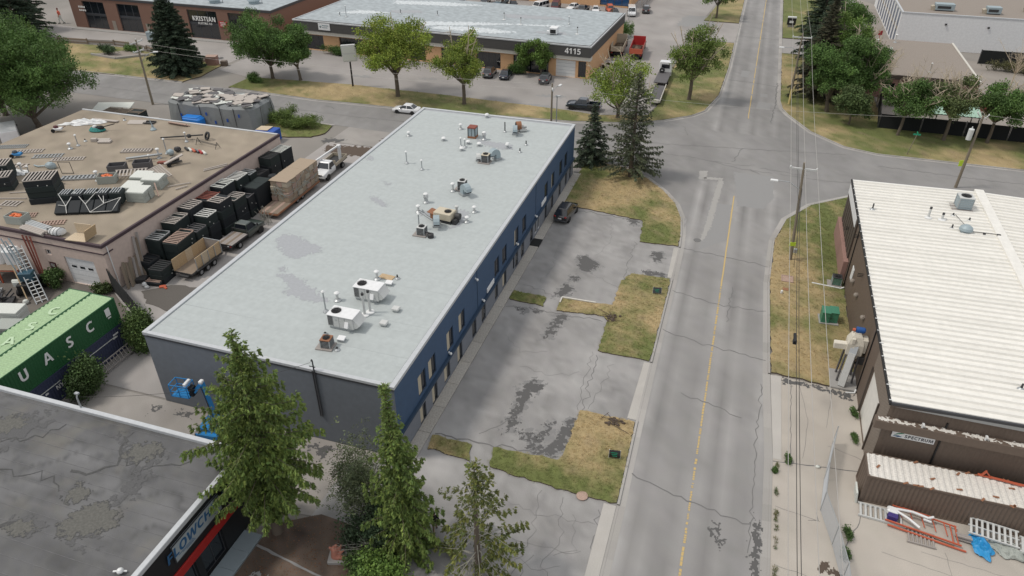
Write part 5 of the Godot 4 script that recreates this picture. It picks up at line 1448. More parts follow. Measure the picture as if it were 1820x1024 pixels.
	var V := [["tall pipe with white cap left of the nearest big rooftop unit",v3(-29.25,R,-41.65),"pipe",2.0],["short stack with domed white cap left of the farther big unit",v3(-29.15,R,-43.4),"cap",0.85],
		["left of two slim dark tipped flues between the big units",v3(-25.98,R,-42.15),"dark_pipe",2.15],["right of two slim dark tipped flues between the big units",v3(-25.75,R,-42.65),"dark_pipe",2.15],
		["short white capped stack behind the farther big rooftop unit",v3(-27.5,R,-47.4),"cap",0.9],["black stub beside the plywood sheet",v3(-25.85,R,-48.0),"stub",0.4],
		["small boxy vent right of the farther big rooftop unit",v3(-23.84,R,-43.5),"box",0.36],["small boxy vent right of the nearest big rooftop unit",v3(-23.9,R,-41.4),"box",0.36],
		["dark stub just behind the rusty front condenser",v3(-27.7,R,-38.85),"stub",0.25],["dark stub just right of the rusty front condenser",v3(-25.85,R,-37.4),"stub",0.3],
		["slender mast with mushroom cap behind the boxy condenser",v3(-27.7,R,-56.9),"pipe",1.75],["white turbine vent behind left of the beige rooftop unit",v3(-29.4,R,-62.5),"turbine",1.15],
		["white capped stack at the end of the gas pipes",v3(-29.3,R,-60.3),"cap",0.8],["small hooded vent alone right of the beige unit, farther one",v3(-23.85,R,-62.0),"cap",0.7],["small hooded vent alone right of the beige unit, nearer one",v3(-23.8,R,-59.75),"cap",0.65],
		["white capped stack left of the tall white topped condenser",v3(-27.75,R,-65.9),"cap",1.0],["tallest left pipe with white hood in the far left of the roof",v3(-35.6,R,-71.2),"pipe",1.5],["pipe with white cap right of the tallest left pipe",v3(-33.2,R,-70.1),"pipe",1.2],
		["white vent nearest the far left corner of the roof",v3(-39.0,R,-79.2),"cap",0.6],["low mushroom vent alone in the left of the far roof",v3(-34.2,R,-79.1),"low",0.5],["domed white vent just left of the red lidded fan house",v3(-33.6,R,-83.4),"cap",0.75],
		["white vent against the far edge of the roof",v3(-31.8,R,-88.5),"low",0.6],["white turbine vent just right of the red lidded fan house",v3(-29.5,R,-80.9),"turbine",1.1],["low mushroom vent in front of the turbine vent by the fan house",v3(-29.4,R,-78.8),"low",0.5],
		["wide low mushroom vent in the middle of the far vent cluster",v3(-30.9,R,-79.0),"low",0.5],["low mushroom vent at the front of the far vent cluster",v3(-30.9,R,-76.8),"low",0.5],["right of two tall white pipes in the far vent cluster",v3(-30.85,R,-77.7),"pipe",1.15],["left of two tall white pipes in the far vent cluster",v3(-31.45,R,-77.9),"pipe",1.15],
		["white vent with dark neck at the end of the long far roof stain",v3(-25.9,R,-79.3),"low",0.7],["small stub vent near the far right edge, farther one",v3(-24.0,R,-80.8),"stub",0.55],["small stub vent near the far right edge, nearer one",v3(-24.05,R,-78.4),"stub",0.5]]
	for q in V: vent("roof_vent",q[0],q[1],q[2],q[3])
# ------------------------------------------------------------------ the tan building with its gravel roof
func tan_building():
	var t := thing("tan_building","tan stucco building with gravel roof full of stored gear","building")
	var X := -57.7;var XW := -90.4;var Z0 := -47.0;var Z1 := -78.5;var H := 5.2
	var org := v3(XW,0,Z0);var u := Vector3.RIGHT;var inw := v3(0,0,-1)
	var ops := [[27.15,30.95,0.0,3.15],[24.7,25.7,0.0,2.1],[24.9,25.6,3.0,3.6]]
	var w := mb();facade(w,org,u,X - XW,H,inw,ops,0.2);put(w,"front_wall","tan_wall",t)
	var d := mb();d.box(org + v3(29.05,1.57,-0.16),v3(3.8,3.15,0.06));var gd := put(d,"garage_door","white_panel",t)
	var gl := mb()
	for k in 5: gl.box(org + v3(29.05,0.6 * (k + 1) - 0.1,-0.128),v3(3.78,0.02,0.012))
	put(gl,"panel_joint","galvanised",gd)
	for k in 3:
		var p := mb();p.box(org + v3(28.0 + k * 1.05,2.05,-0.12),v3(0.62,0.24,0.03),B1,0.01);put(p,"pane","glass_dark",gd)
	opening("window",t,org,u,inw,ops[2],0.2,[[0.5,"glass_dark"],[0.5,"glass_dark"]],"white_paint")
	var md := mb();md.box(org + v3(25.2,1.05,-0.12),v3(1.0,2.1,0.06));var mdn := put(md,"door","maroon_door",t)
	var lv := mb()
	for k in 4: lv.box(org + v3(25.05,1.5 + 0.1 * k,-0.085),v3(0.5,0.03,0.02))
	put(lv,"louvre","white_paint",mdn)
	var ew := mb();facade(ew,v3(X,0,Z0),v3(0,0,-1),Z0 - Z1,H,v3(-1,0,0),[]);put(ew,"side_wall","tan_wall",t)
	var nw := mb();facade(nw,v3(XW,0,Z1),u,X - XW,H,v3(0,0,1),[]);facade(nw,v3(XW,0,Z0),v3(0,0,-1),Z0 - Z1,H,Vector3.RIGHT,[]);put(nw,"rear_wall","tan_wall",t)
	var rf := sheet("roof",poly([XW + 0.1,Z1 + 0.1,X - 0.1,Z1 + 0.1,X - 0.1,Z0 - 0.1,XW + 0.1,Z0 - 0.1]),5.24,0.9,"ground",func(x,z):
		var k := 0.315 * (1.0 + 0.22 * fbm(x,z,0.12) + 0.16 * fbm(x,z,0.4) + 0.12 * fine(x,z))
		return Color(k * 1.12,k * 0.95,k * 0.74),t)
	var sl := mb();sl.box2(v3(XW + 0.05,5.0,Z1 + 0.05),v3(X - 0.05,5.23,Z0 - 0.05));put(sl,"roof_deck","gravel_roof",t)
	var tr := mb();tr.box2(v3(X - 0.22,5.02,Z1 - 0.05),v3(X + 0.07,5.36,Z0 + 0.07),0.03);tr.box2(v3(XW,5.02,Z0 - 0.22),v3(X - 0.22,5.36,Z0 + 0.07),0.03);put(tr,"roof_trim","maroon_trim",t)
	var tn := mb();tn.box2(v3(XW,5.05,Z1 - 0.06),v3(X - 0.22,5.38,Z1 + 0.2),0.03);put(tn,"rear_trim","flashing",t)
	var bd := mb();bd.box2(v3(XW,4.25,Z0 - 0.01),v3(X + 0.04,4.37,Z0 + 0.06));bd.box2(v3(X - 0.01,4.25,Z0 - 1.2),v3(X + 0.06,4.37,Z0 - 0.01));put(bd,"band","maroon_trim",t)
	var dp := mb();dp.tube([v3(X + 0.12,5.0,-47.5),v3(X + 0.12,2.2,-47.5),v3(X + 0.14,0.1,-47.5)],0.055,8);put(dp,"downpipe","white_paint",t)
	var R := 5.26
	# pipes and vents of the roof
	for q in [["leaning white pipe with cap, tallest on the left of the gravel roof",v3(-80.2,R,-67.2),"pipe",1.5],["short white capped stack beside the leaning tall pipe",v3(-80.4,R,-66.1),"cap",0.8],["small stub vent near the teal tarp coil",v3(-80.5,R,-68.7),"stub",0.35],
			["slim tall white topped pipe near the hand tools",v3(-67.5,R,-68.5),"pipe",2.0],["white capped stack in the middle of three by the steel beam",v3(-67.5,R,-67.1),"cap",1.3],["short pipe on a round foot beside the steel beam",v3(-67.8,R,-65.8),"pipe",0.9],
			["wide white capped stack among the loose white sheets",v3(-79.9,R,-58.4),"cap",1.3],["second white stack right of the wide capped one",v3(-78.7,R,-58.3),"pipe",1.1],["round grey stack beside the open bin of orange things",v3(-69.7,R,-59.4),"cap",1.25],["thin pole with a ball on top behind the pulley",v3(-67.8,R,-72.6),"pipe",1.3],["stub vent near the far edge above the leaning boards",v3(-81.3,R,-76.6),"stub",0.3]]:
		vent("gravel_roof_vent",q[0],q[1],q[2],q[3],"vents on the gravel roof")
	# slatted frames laid about
	rack("slatted_frame","long pale slatted frame at the left edge of the gravel roof",v3(-88.2,R,-64.2),0.42,4.2,1.0,16,"galvanised","slatted frames on the gravel roof")
	rack("slatted_frame","pink and white slatted frame beside the blue cart",v3(-84.6,R,-63.8),0.45,3.4,1.0,9,"wrap_pale","slatted frames on the gravel roof")
	rack("slatted_frame","grey slatted frame, middle of the left three in a row",v3(-81.1,R,-63.3),0.45,3.6,1.0,9,"galvanised","slatted frames on the gravel roof")
	rack("slatted_frame","white slatted frame, rightmost of the left three in a row",v3(-78.0,R,-63.3),0.42,4.0,0.9,11,"wrap_pale","slatted frames on the gravel roof")
	rack("slatted_frame","ladder like frame with double rows alone near the roof middle",v3(-71.7,R,-68.0),0.36,3.8,0.95,10,"wrap_pale","slatted frames on the gravel roof",0.2,true)
	rack("slatted_frame","grey frame with double rows beside the dark motor cart",v3(-72.3,R,-59.2),0.45,4.0,1.0,9,"galvanised","slatted frames on the gravel roof",0.2,true)
	rack("slatted_frame","white frame tilted over the left stack of grey foam blocks",v3(-66.6,R + 0.55,-61.4),0.5,3.6,1.2,9,"wrap_pale","slatted frames on the gravel roof",0.1,false,Basis(Vector3.RIGHT,0.25))
	rack("slatted_frame","white frame tilted over the right stack of grey foam blocks",v3(-63.0,R + 0.75,-62.0),-0.55,4.2,1.6,11,"wrap_pale","slatted frames on the gravel roof",0.1,true,Basis(Vector3.RIGHT,0.2))
	rack("slatted_frame","white slatted frame lying left of the tall black stack",v3(-74.2,R,-51.6),0.2,2.2,1.1,5,"wrap_pale","slatted frames on the gravel roof")
	rack("slatted_frame","red grid with white squares at the front of the roof",v3(-66.2,R,-49.4),0.5,2.6,0.9,8,"pink_wood","slatted frames on the gravel roof",0.1,true)
	rack("slatted_frame","red grid with white squares left of the bundled pipes",v3(-70.0,R,-50.0),0.5,1.6,0.9,6,"pink_wood","slatted frames on the gravel roof",0.1,true)
	rack("slatted_frame","pale frame among loose sheets at the left of the roof",v3(-82.5,R,-59.6),0.35,3.2,1.1,6,"wrap_pale","slatted frames on the gravel roof")
	# crumpled white sheets, panels
	var m := crumpled(6.2,1.9,0.42,5,1.3)
	one(m,"crumpled_sheets","white_paint","crumpled white sheets heaped at the back left of the roof","sheeting","",v3(-85.4,R,-74.2),0.55)
	m = mb();m.box(v3(0,0.12,0),v3(4.0,0.10,0.6));m.box(v3(0.2,0.2,0.2),v3(3.6,0.08,0.3));one(m,"white_board","wrap_pale","long white board lying right of the crumpled sheets","board","",v3(-83.6,R,-75.6),0.05)
	m = mb();m.box(v3(0,0.12,0),v3(2.4,0.08,1.0),Basis(Vector3.RIGHT,0.2));one(m,"sheet_board","wrap_pale","pinkish white panel lying near the rear edge of the gravel roof","panel","",v3(-78.9,R,-76.3),0.3)
	m = mb()
	for s in [-1,1]:
		m.box(v3(s * 0.7,0.12,0),v3(0.1,0.1,1.0));m.box(v3(0,0.12,s * 0.45),v3(1.4,0.1,0.1))
	m.box(v3(0,0.06,0),v3(1.3,0.02,0.8));one(m,"dark_tray","coil","dark open tray beside the pinkish white panel","tray","",v3(-77.2,R,-76.8),0.2)
	m = mb()
	for k in 3: m.box(v3(0,0.08 + 0.1 * k,0.12 * k),v3(3.6 - 0.3 * k,0.08,0.26))
	one(m,"timber_planks","pink_wood","reddish planks stacked along the rear edge of the gravel roof","planks","",v3(-72.9,R,-77.5),-0.06)
	m = mb();m.box(v3(0,0.15,0),v3(2.2,0.12,0.5));m.box(v3(0.7,0.12,0.7),v3(1.6,0.2,0.8));m.box(v3(-0.8,0.2,0.3),v3(0.7,0.4,0.5));one(m,"white_offcuts","wrap_pale","white offcuts and box in front of the teal tarp coil","boards","",v3(-78.7,R,-69.6),0.35)
	# teal coil with hoses
	var th := thing("tarp_coil","teal hose coil with dark gear and white bag on it","hose coil",v3(-81.8,R,-72.2),0.3)
	m = mb()
	for k in 3:
		var ring := []
		for j in 17: ring.append(v3(cos(TAU * j / 16.0) * (1.0 - 0.12 * k),0.15 + 0.13 * k,sin(TAU * j / 16.0) * (0.6 - 0.08 * k)))
		m.tube(ring,0.12,6)
	put(m,"hose","teal",th)
	m = mb();m.ball(v3(0.5,0.5,0.1),v3(0.6,0.3,0.4),10);m.bar(v3(0.6,0.5,0),v3(2.4,0.9,-0.3),0.1,0.1);put(m,"gear","black",th)
	m = mb();m.ball(v3(-0.3,0.55,-0.1),v3(0.35,0.22,0.3),8);put(m,"bag","white_paint",th)
	# small carts
	for q in [["small red and white cart with black wheels at the back left",v3(-86.6,R,-70.4),"maroon_door","white_paint"],["small blue cart at the end of the pink slatted frame",v3(-84.5,R,-62.0),"car_navy","lift_blue"],["dark motor cart in front of the grey double frame",v3(-73.4,R,-57.1),"coil","car_grey"]]:
		var ct := thing("wheeled_cart",q[0],"cart",q[1],0.4,"")
		m = mb();m.box(v3(0,0.42,0),v3(1.1,0.26,0.7),B1,0.05);put(m,"tray",q[3],ct)
		m = mb();m.ball(v3(-0.2,0.65,0),v3(0.35,0.25,0.3),8);m.bar(v3(0.5,0.45,0),v3(1.1,0.75,0),0.06,0.06);put(m,"motor",q[2],ct)
		for s in [-1,1]:
			m = mb();m.cyl(v3(-0.5,0.26,s * 0.36),v3(-0.5,0.26,s * 0.48),0.26,0.26,12);put(m,"wheel","tyre",ct)
	# open bins
	for q in [["grey open bin nearer of two in the roof middle",v3(-69.4,R,-62.3),0.5,false],["grey open bin farther of two, by the steel beam",v3(-67.2,R,-64.0),0.5,false],["grey bin filled with orange things",v3(-68.3,R,-59.5),0.45,true],["grey bin with orange things at the front left of the roof",v3(-69.8,R,-48.6),0.1,true]]:
		var bt := thing("open_bin",q[0],"bin",q[1],q[2],"open bins on the gravel roof")
		m = mb()
		for s in [-1,1]:
			m.box(v3(s * 0.95,0.45,0),v3(0.07,0.9,1.3));m.box(v3(0,0.45,s * 0.62),v3(1.84,0.9,0.07))
		m.box(v3(0,0.05,0),v3(1.84,0.08,1.18));put(m,"bin","bin_grey" if not q[3] else "foam_grey",bt)
		m = mb()
		for k in 10: m.ball(v3(rr_(-0.6,0.6),0.72 if q[3] else 0.2,rr_(-0.35,0.35)),v3(0.25,0.16,0.2),6)
		put(m,"contents","orange" if q[3] else "coil",bt)
	m = mb();m.box(v3(0,0.35,0),v3(4.2,0.14,0.22),Basis(Vector3.BACK,0.05));m.box(v3(0,0.46,0),v3(4.2,0.04,0.4),Basis(Vector3.BACK,0.05));one(m,"steel_beam","galvanised","pale steel beam leaning over the farther open bin","beam","",v3(-68.9,R,-66.2),0.55)
	# grey foam block stacks
	for q in [["grey foam blocks in the rear right stack on the gravel roof",v3(-62.2,R,-60.2),3],["grey foam blocks in the rear left stack on the gravel roof",v3(-64.6,R,-61.0),2],["grey foam blocks in the front right stack on the gravel roof",v3(-61.5,R,-57.0),3],["grey foam blocks in the front left stack on the gravel roof",v3(-63.6,R,-58.4),2]]:
		var ft := thing("foam_stack",q[0],"block stack",q[1],0.22,"grey foam blocks on the gravel roof")
		m = mb();m.box(Vector3.ZERO,v3(2.2,0.36,0.95),B1,0.03)
		var pl := []
		for k in q[2]:
			for s in [-1,1]: pl.append(Transform3D(Basis(Vector3.UP,rr_(-0.06,0.06)),v3(rr_(-0.06,0.06),0.19 + 0.38 * k,s * 0.5)))
		pieces(m.mesh(),"foam_block",["foam_grey"],ft,pl)
		m = mb();m.box(Vector3.ZERO,v3(2.1,0.07,1.8),Basis(Vector3.RIGHT,0.04),0.02);var tp := put(m,"cover","foam_pale",ft);tp.position = v3(0,0.38 * q[2] + 0.06,0)
	m = mb();m.bar(v3(-1.2,0.1,0),v3(1.2,0.12,-0.6),0.1,0.1);m.bar(v3(-0.2,0.1,0.9),v3(1.0,0.12,0.2),0.12,0.1);one(m,"loose_battens","wrap_pale","loose pale battens right of the foam blocks","battens","",v3(-59.6,R,-60.9),0.5)
	m = mb();m.bar(v3(-1.3,0.08,0.3),v3(1.3,0.08,-0.9),0.12,0.08);m.bar(v3(-1.3,0.08,0.7),v3(1.3,0.08,-0.4),0.12,0.08);one(m,"loose_battens","wrap_pale","pair of pale battens by the dark roof edge","battens","",v3(-58.9,R,-66.6),0.55)
	m = mb();m.bar(v3(-0.3,1.2,0),v3(0.5,0.1,1.1),0.14,0.06);one(m,"leaning_board","pink_wood","board leaning on the end of the foam blocks","board","",v3(-60.6,R,-58.9),0.2)
	# plank cart, tools, pulley
	var pc := thing("plank_cart","hand cart with a tilted white plank and dark engine","cart",v3(-64.2,R,-65.9),0.9)
	m = mb();m.box(v3(0,0.75,0),v3(2.4,0.12,0.5),Basis(Vector3.BACK,0.3));put(m,"plank","wrap_pale",pc)
	m = mb();m.ball(v3(0.2,0.4,-0.7),v3(0.6,0.38,0.45),10);m.box(v3(0,0.35,0),v3(1.8,0.1,0.3));put(m,"engine","coil",pc)
	for s in [-1,1]:
		m = mb();m.cyl(v3(-0.7,0.25,s * 0.32),v3(-0.7,0.25,s * 0.44),0.25,0.25,12);put(m,"wheel","tyre",pc)
	m = mb();m.box(v3(0,0.18,0),v3(1.9,0.16,0.5),Basis(Vector3.BACK,0.08));one(m,"red_beam","rust_red","short reddish beam left of the hand cart","beam","",v3(-65.6,R,-65.9),0.2)
	m = mb();m.ball(v3(0,0.4,0),v3(0.42,0.4,0.42),12);m.ball(v3(-0.6,0.25,-0.2),v3(0.22,0.2,0.22),8);one(m,"round_tank","duct_blue","round blue grey tank beside the slim tall pipe","tank","",v3(-66.7,R,-68.3))
	var tl := thing("tool_pile","row of red, blue and grey hand tools on the gravel","tools",v3(-64.5,R,-70.2),0.2)
	for k in 6:
		m = mb();m.box(v3(0.55 * k - 1.4,0.16,0.18 * k - 0.4),v3(1.1,0.24,0.28),Basis(Vector3.UP,-0.75),0.06);put(m,"tool",["coil","foam_pale","truck_orange","car_navy","truck_red","foam_pale"][k],tl)
	m = mb();m.ball(v3(-2.2,0.35,0.3),v3(0.5,0.35,0.4),8);put(m,"tool_bag","coil",tl)
	m = mb();m.bar(v3(-2.6,0.2,2.4),v3(1.6,0.7,-1.6),0.16,0.14)
	m.lathe(v3(1.9,0.55,-2.0),[[0.32,-0.1],[0.55,-0.1],[0.55,0.1],[0.32,0.1]],16,Basis(Vector3.RIGHT,1.1));m.ball(v3(0.2,0.5,-0.3),v3(0.35,0.28,0.3),8)
	one(m,"winch_boom","coil","dark winch boom with a pulley wheel lying on the roof","boom","",v3(-68.2,R,-73.2),-0.5)
	m = mb()
	for s in [-1,1]:
		m.bar(v3(-1.8,0.45,s * 0.12),v3(1.8,0.4,s * 0.12),0.05,0.05);m.bar(v3(-1.7,0,s * 0.4),v3(-1.6,0.9,0),0.05,0.05);m.bar(v3(1.7,0,s * 0.4),v3(1.7,0.8,0),0.05,0.05)
	one(m,"trestle_frame","coil","thin dark trestle frame behind the hand tools","frame","",v3(-64.2,R,-72.2),-0.15)
	m = mb()
	for s in [-1,1]: m.bar(v3(s * 0.7,0,0),v3(s * 0.7,1.5,0.1),0.05,0.05)
	m.bar(v3(-0.7,1.5,0.1),v3(0.7,1.5,0.1),0.05,0.05);m.bar(v3(-0.7,0.05,0),v3(0.7,0.05,0),0.05,0.05);one(m,"hoop_frame","coil","thin dark hoop frame standing behind the grey double frame","frame","",v3(-74.6,R,-59.9),0.3)
	m = mb();m.lathe(Vector3.ZERO,[[0.4,0],[0.4,0.1],[0.15,0.4],[0.13,0.7],[0,0.7]],10);m.bar(v3(0,0.5,0),v3(-0.3,1.4,-0.1),0.07,0.07);one(m,"umbrella_foot","duct_blue","grey pole on a round foot near the rear roof edge","pole foot","",v3(-74.9,R,-74.8))
	m = mb();m.ball(v3(0,0.3,0),v3(0.75,0.45,0.5),12);m.tube([v3(-0.7,0.2,0),v3(-1.6,0.15,0.4),v3(-2.4,0.12,0.2)],0.09,6);one(m,"round_blower","duct_blue","round blue grey blower with a hose beside the white slatted frame","blower","",v3(-77.8,R,-60.6))
	m = crumpled(3.8,1.8,0.3,9,1.2)
	one(m,"white_scrap","white_paint","loose white scrap sheets round the wide capped stack","sheeting","",v3(-81.0,R,-58.2))
	m = mb();m.bar(v3(-1.8,0.06,0.6),v3(1.6,0.06,-0.5),0.1,0.08);m.bar(v3(-2.4,0.06,3.4),v3(1.0,0.06,2.2),0.1,0.08);m.bar(v3(-1.4,0.06,-1.0),v3(0.4,0.06,-1.8),0.1,0.08);one(m,"loose_sticks","wrap_pale","loose pale sticks left of the tall black stack","battens","",v3(-75.2,R,-52.6))
	# black wrapped stacks on the roof
	frame_stack("tallest black wrapped stack on the gravel roof, slats on top",v3(-71.3,R,-53.9),-1.05,2.6,3.0,2.7,"wrap_pale",21,"black wrapped stacks on the gravel roof",4)
	frame_stack("black wrapped stack at the left frame edge, farther one",v3(-80.6,R,-56.4),-1.0,2.2,2.6,2.0,"wrap_pale",22,"black wrapped stacks on the gravel roof")
	frame_stack("black wrapped stack at the left frame edge, nearer one",v3(-78.6,R,-54.4),-1.0,2.0,3.0,1.6,"wrap_pale",23,"black wrapped stacks on the gravel roof")
	var bo := thing("strapped_stack","long black stack bound with a web of white straps","stack of frames",v3(-64.9,R,-53.6),0.40)
	for k in 5:
		m = mb();m.box(v3(-2.7 + 1.32 * k,0.95,-0.75 + 0.05 * (k % 2)),v3(1.25,1.3,1.5),Basis(Vector3.BACK,-0.05),0.06);put(m,"wrapped_bundle","black_sheet" if k % 2 else "black_sheet_green",bo)
		m = mb();m.box(v3(-2.7 + 1.32 * k,0.5,0.85),v3(1.25,0.5,1.6),Basis(Vector3.RIGHT,0.55),0.05);put(m,"lower_bundle","black_sheet",bo)
		m = mb()
		for j in 4: m.box(v3(-3.1 + 1.32 * k + 0.28 * j,1.66,-0.75),v3(0.12,0.05,1.3))
		put(m,"top_slats","galvanised",bo)
	var sp := mb()
	for s in [[-3.2,1.7,-0.2,-2.2,0.8,1.0],[-2.2,0.8,1.0,-1.6,1.72,-0.5],[-1.6,1.72,-0.5,-0.2,0.9,0.9],[-2.2,0.8,1.0,-2.0,0.3,1.7],[-0.2,0.9,0.9,0.7,1.7,-0.3],[0.7,1.7,-0.3,1.7,0.9,0.9],[1.7,0.9,0.9,1.3,1.72,-0.6],[1.7,0.9,0.9,3.3,1.2,0.2],[3.3,1.2,0.2,2.6,0.3,1.6],[-0.2,0.9,0.9,0.4,0.3,1.7],[0.4,0.3,1.7,1.7,0.9,0.9],[-3.0,0.9,0.9,-2.2,0.8,1.0],[2.6,0.3,1.6,0.4,0.3,1.7]]:
		sp.bar(v3(s[0],s[1],s[2]),v3(s[3],s[4],s[5]),0.05,0.05)
	put(sp,"straps","strap_white",bo)
	# front edge: pipe bundles and plywood
	for q in [["bundle of silver pipes wrapped at the front roof edge",v3(-66.7,R,-48.3),"galvanised",-0.16],["bundle of white poles in front of the silver pipes",v3(-66.4,R,-47.4),"wrap_pale",-0.14]]:
		var pb := thing("pipe_bundle",q[0],"pipe bundle",q[1],q[3])
		var pm := mb();pm.cyl(v3(-1.7,0,0),v3(1.7,0,0),0.1,0.1,8)
		var pl := []
		for k in 8: pl.append(v3(rr_(-0.2,0.2),0.11 + 0.17 * (k / 4),-0.36 + 0.22 * (k % 4) + 0.1 * (k / 4)))
		pieces(pm.mesh(),"pipe",[q[2]],pb,pl)
	var wb := thing("white_roll","round white bag tied with dark cords at the roof front","bag",v3(-63.7,R,-47.7),0.1)
	m = mb();m.ball(v3(0,0.35,0),v3(1.0,0.38,0.6),14);put(m,"bag","white_paint",wb)
	m = mb()
	for k in 3: m.lathe(v3(-0.4 + 0.4 * k,0.35,0),[[0.58,-0.015],[0.62,-0.015],[0.62,0.015],[0.58,0.015]],12,Basis(Vector3.BACK,PI / 2) * Basis.from_scale(v3(0.66,1,1)))
	put(m,"cords","coil",wb)
	var pb := thing("plywood_box","open plywood box of upright pale sheets at the roof corner","box",v3(-60.6,R,-47.9),0.1)
	m = mb();m.box(v3(-0.3,0.12,0.2),v3(2.3,0.08,1.5),Basis(Vector3.RIGHT,0.0));put(m,"base_sheet","plywood_pale",pb)
	m = mb();m.box(v3(-0.3,0.7,-0.65),v3(1.9,1.1,0.07));put(m,"back_sheet","plywood_pale",pb)
	m = mb();m.box(v3(0.95,0.72,0.0),v3(0.07,1.15,1.6),Basis(Vector3.BACK,-0.2));put(m,"side_sheet","plywood",pb)
	m = mb();m.box(v3(-0.3,0.04,0.2),v3(2.0,0.08,1.3));put(m,"pallet","old_wood",pb)
# ------------------------------------------------------------------ the alley between the tan and the blue building
func alley():
	var G := "black wrapped stacks along the tan wall"
	var S := [
		["wrapped stack nearest the leaning boards, pale slats, by the wall",-56.72,-53.2,1.8,2.1,3.4,"galvanised"],
		["wrapped stack by the wall with a broad pale slatted top, second from front",-56.72,-56.1,1.8,2.6,4.0,"wrap_pale"],
		["wrapped stack by the wall with white slats, third from front",-56.72,-58.8,1.8,2.2,4.4,"wrap_pale"],
		["wrapped stack by the wall topped with a reddish frame",-56.72,-61.8,1.8,2.6,4.1,"rust_red"],
		["wrapped stack by the wall with pale flat cover, middle of the row",-56.72,-64.6,1.8,2.4,4.4,"foam_pale"],
		["wrapped stack by the wall with a white open grid on top",-56.72,-67.3,1.8,2.4,4.2,"strap_white"],
		["narrow wrapped stack by the wall right of the open grid",-56.72,-69.4,1.8,1.5,3.8,"galvanised"],
		["low wrapped stack by the wall before the two far tall ones",-56.72,-71.5,1.8,2.2,3.0,"coil"],
		["tall wrapped stack at the far end with dark slats",-56.72,-74.2,1.8,2.2,4.1,"coil"],
		["tall wrapped stack farthest from the camera with a pale board on top",-56.72,-76.9,1.8,2.6,4.0,"foam_pale"],
		["outer wrapped stack behind the wooden trailer, brown crossed slats",-54.86,-54.1,1.8,3.2,3.1,"pink_wood"],
		["outer wrapped stack with a small grey slatted top",-54.86,-56.7,1.8,1.8,2.8,"bin_grey"],
		["outer wrapped stack with white planks on top, beside the green pickup",-54.86,-58.8,1.8,1.8,3.6,"strap_white"],
		["outer wrapped stack tallest of all with pinkish slats",-54.86,-61.4,1.8,2.2,4.2,"wrap_pale"],
		["outer wrapped stack with pale slats, left of the dark flat one",-54.86,-63.9,1.8,2.2,3.3,"wrap_pale"],
		["outer low wrapped stack with grey slats beside the green cab",-54.86,-65.9,1.8,1.5,2.6,"bin_grey"],
		["low wrapped stack in front of the others by the tan wall",-56.72,-51.1,1.8,1.7,1.7,"coil"],
		["low dark wrapped bundle beside the back of the wooden trailer",-54.6,-50.4,1.7,2.0,1.6,"coil"]]
	for k in S.size():
		var q: Array = S[k]
		frame_stack(q[0],v3(q[1],0,q[2]),rr_(-0.09,0.09),q[3],q[4],q[5],q[6],300 + k,G,4 if q[5] > 4.0 else 3)
	var fc := thing("covered_stack","flat topped dark covered stack beside the carton trailer","stack of frames",v3(-54.6,0,-68.2),0.0)
	var m := mb();m.box(v3(0,1.6,0),v3(1.8,3.2,3.2),B1,0.05);put(m,"wrapped_bundle","black_sheet",fc)
	m = mb()
	for k in 2: m.box(v3(0,3.23,-0.8 + 1.6 * k),v3(1.84,0.06,1.56),B1,0.02)
	put(m,"cover","black_sheet_green",fc)
	var wt := thing("net_bag","dark sack with pale wrapping hanging beside the carton trailer","sack",v3(-54.0,0,-70.6),0.0)
	m = mb();m.lathe(Vector3.ZERO,[[0.0,0.0],[0.8,0.05],[0.9,1.2],[0.8,2.6],[0.5,3.3],[0.0,3.4]],12);put(m,"sack","black_sheet",wt)
	m = mb();m.box(v3(0.3,1.9,0.78),v3(0.35,1.1,0.1),Basis(Vector3.BACK,0.1),0.03);m.box(v3(-0.2,2.2,0.76),v3(0.2,0.6,0.1),B1,0.03);put(m,"wrapping","foam_grey",wt)
	var pt := thing("wooden_crate","small open crate of reddish slats left of the trailer","crate",v3(-54.9,0,-49.6),0.15)
	m = mb();m.box(v3(0,0.2,0),v3(1.9,0.4,1.5),B1,0.04);put(m,"base","black_sheet",pt)
	m = mb();m.box(Vector3.ZERO,v3(1.6,0.06,0.14));var pl := []
	for k in 5: pl.append(v3(0,0.44,-0.55 + 0.27 * k))
	pieces(m.mesh(),"slat",["pink_wood"],pt,pl)
	m = mb();m.box(v3(0,0.3,0),v3(1.2,0.5,0.9),Basis(Vector3.BACK,0.1),0.08);one(m,"dark_bag","coil","dark shiny bag between the leaning boards and the low stacks","bag","",v3(-56.4,0,-49.3),0.3)
	m = mb();m.box(v3(0,0.12,0),v3(0.7,0.2,0.4),Basis(Vector3.UP,0.5),0.06);m.box(v3(0.4,0.1,0.1),v3(0.5,0.12,0.2),Basis(Vector3.UP,-0.4));one(m,"orange_scrap","truck_orange","orange red scrap on the ground behind the trailer","scrap","",v3(-53.6,0,-49.0))
	m = mb();m.ball(v3(0,0.2,0),v3(0.3,0.25,0.3),8);m.ball(v3(0.5,0.15,0.3),v3(0.3,0.16,0.25),8);one(m,"white_bag","white_paint","crumpled white bags on the ground by the leaning boards","bag","",v3(-55.6,0,-48.7))
	# boards leaning on the tan wall
	var B := [[-47.9,2.2,0.9,"old_wood"],[-48.15,2.5,0.7,"pole_wood"],[-48.4,2.3,1.0,"old_wood"],[-48.75,2.1,0.8,"pole_wood"],[-49.0,2.6,0.75,"old_wood"],[-49.3,2.3,0.9,"grey_wood"],[-49.6,2.4,1.0,"old_wood"],[-50.0,4.4,0.9,"grey_wood"],[-50.25,4.1,1.05,"old_wood"],[-50.5,4.6,0.8,"grey_wood"]]
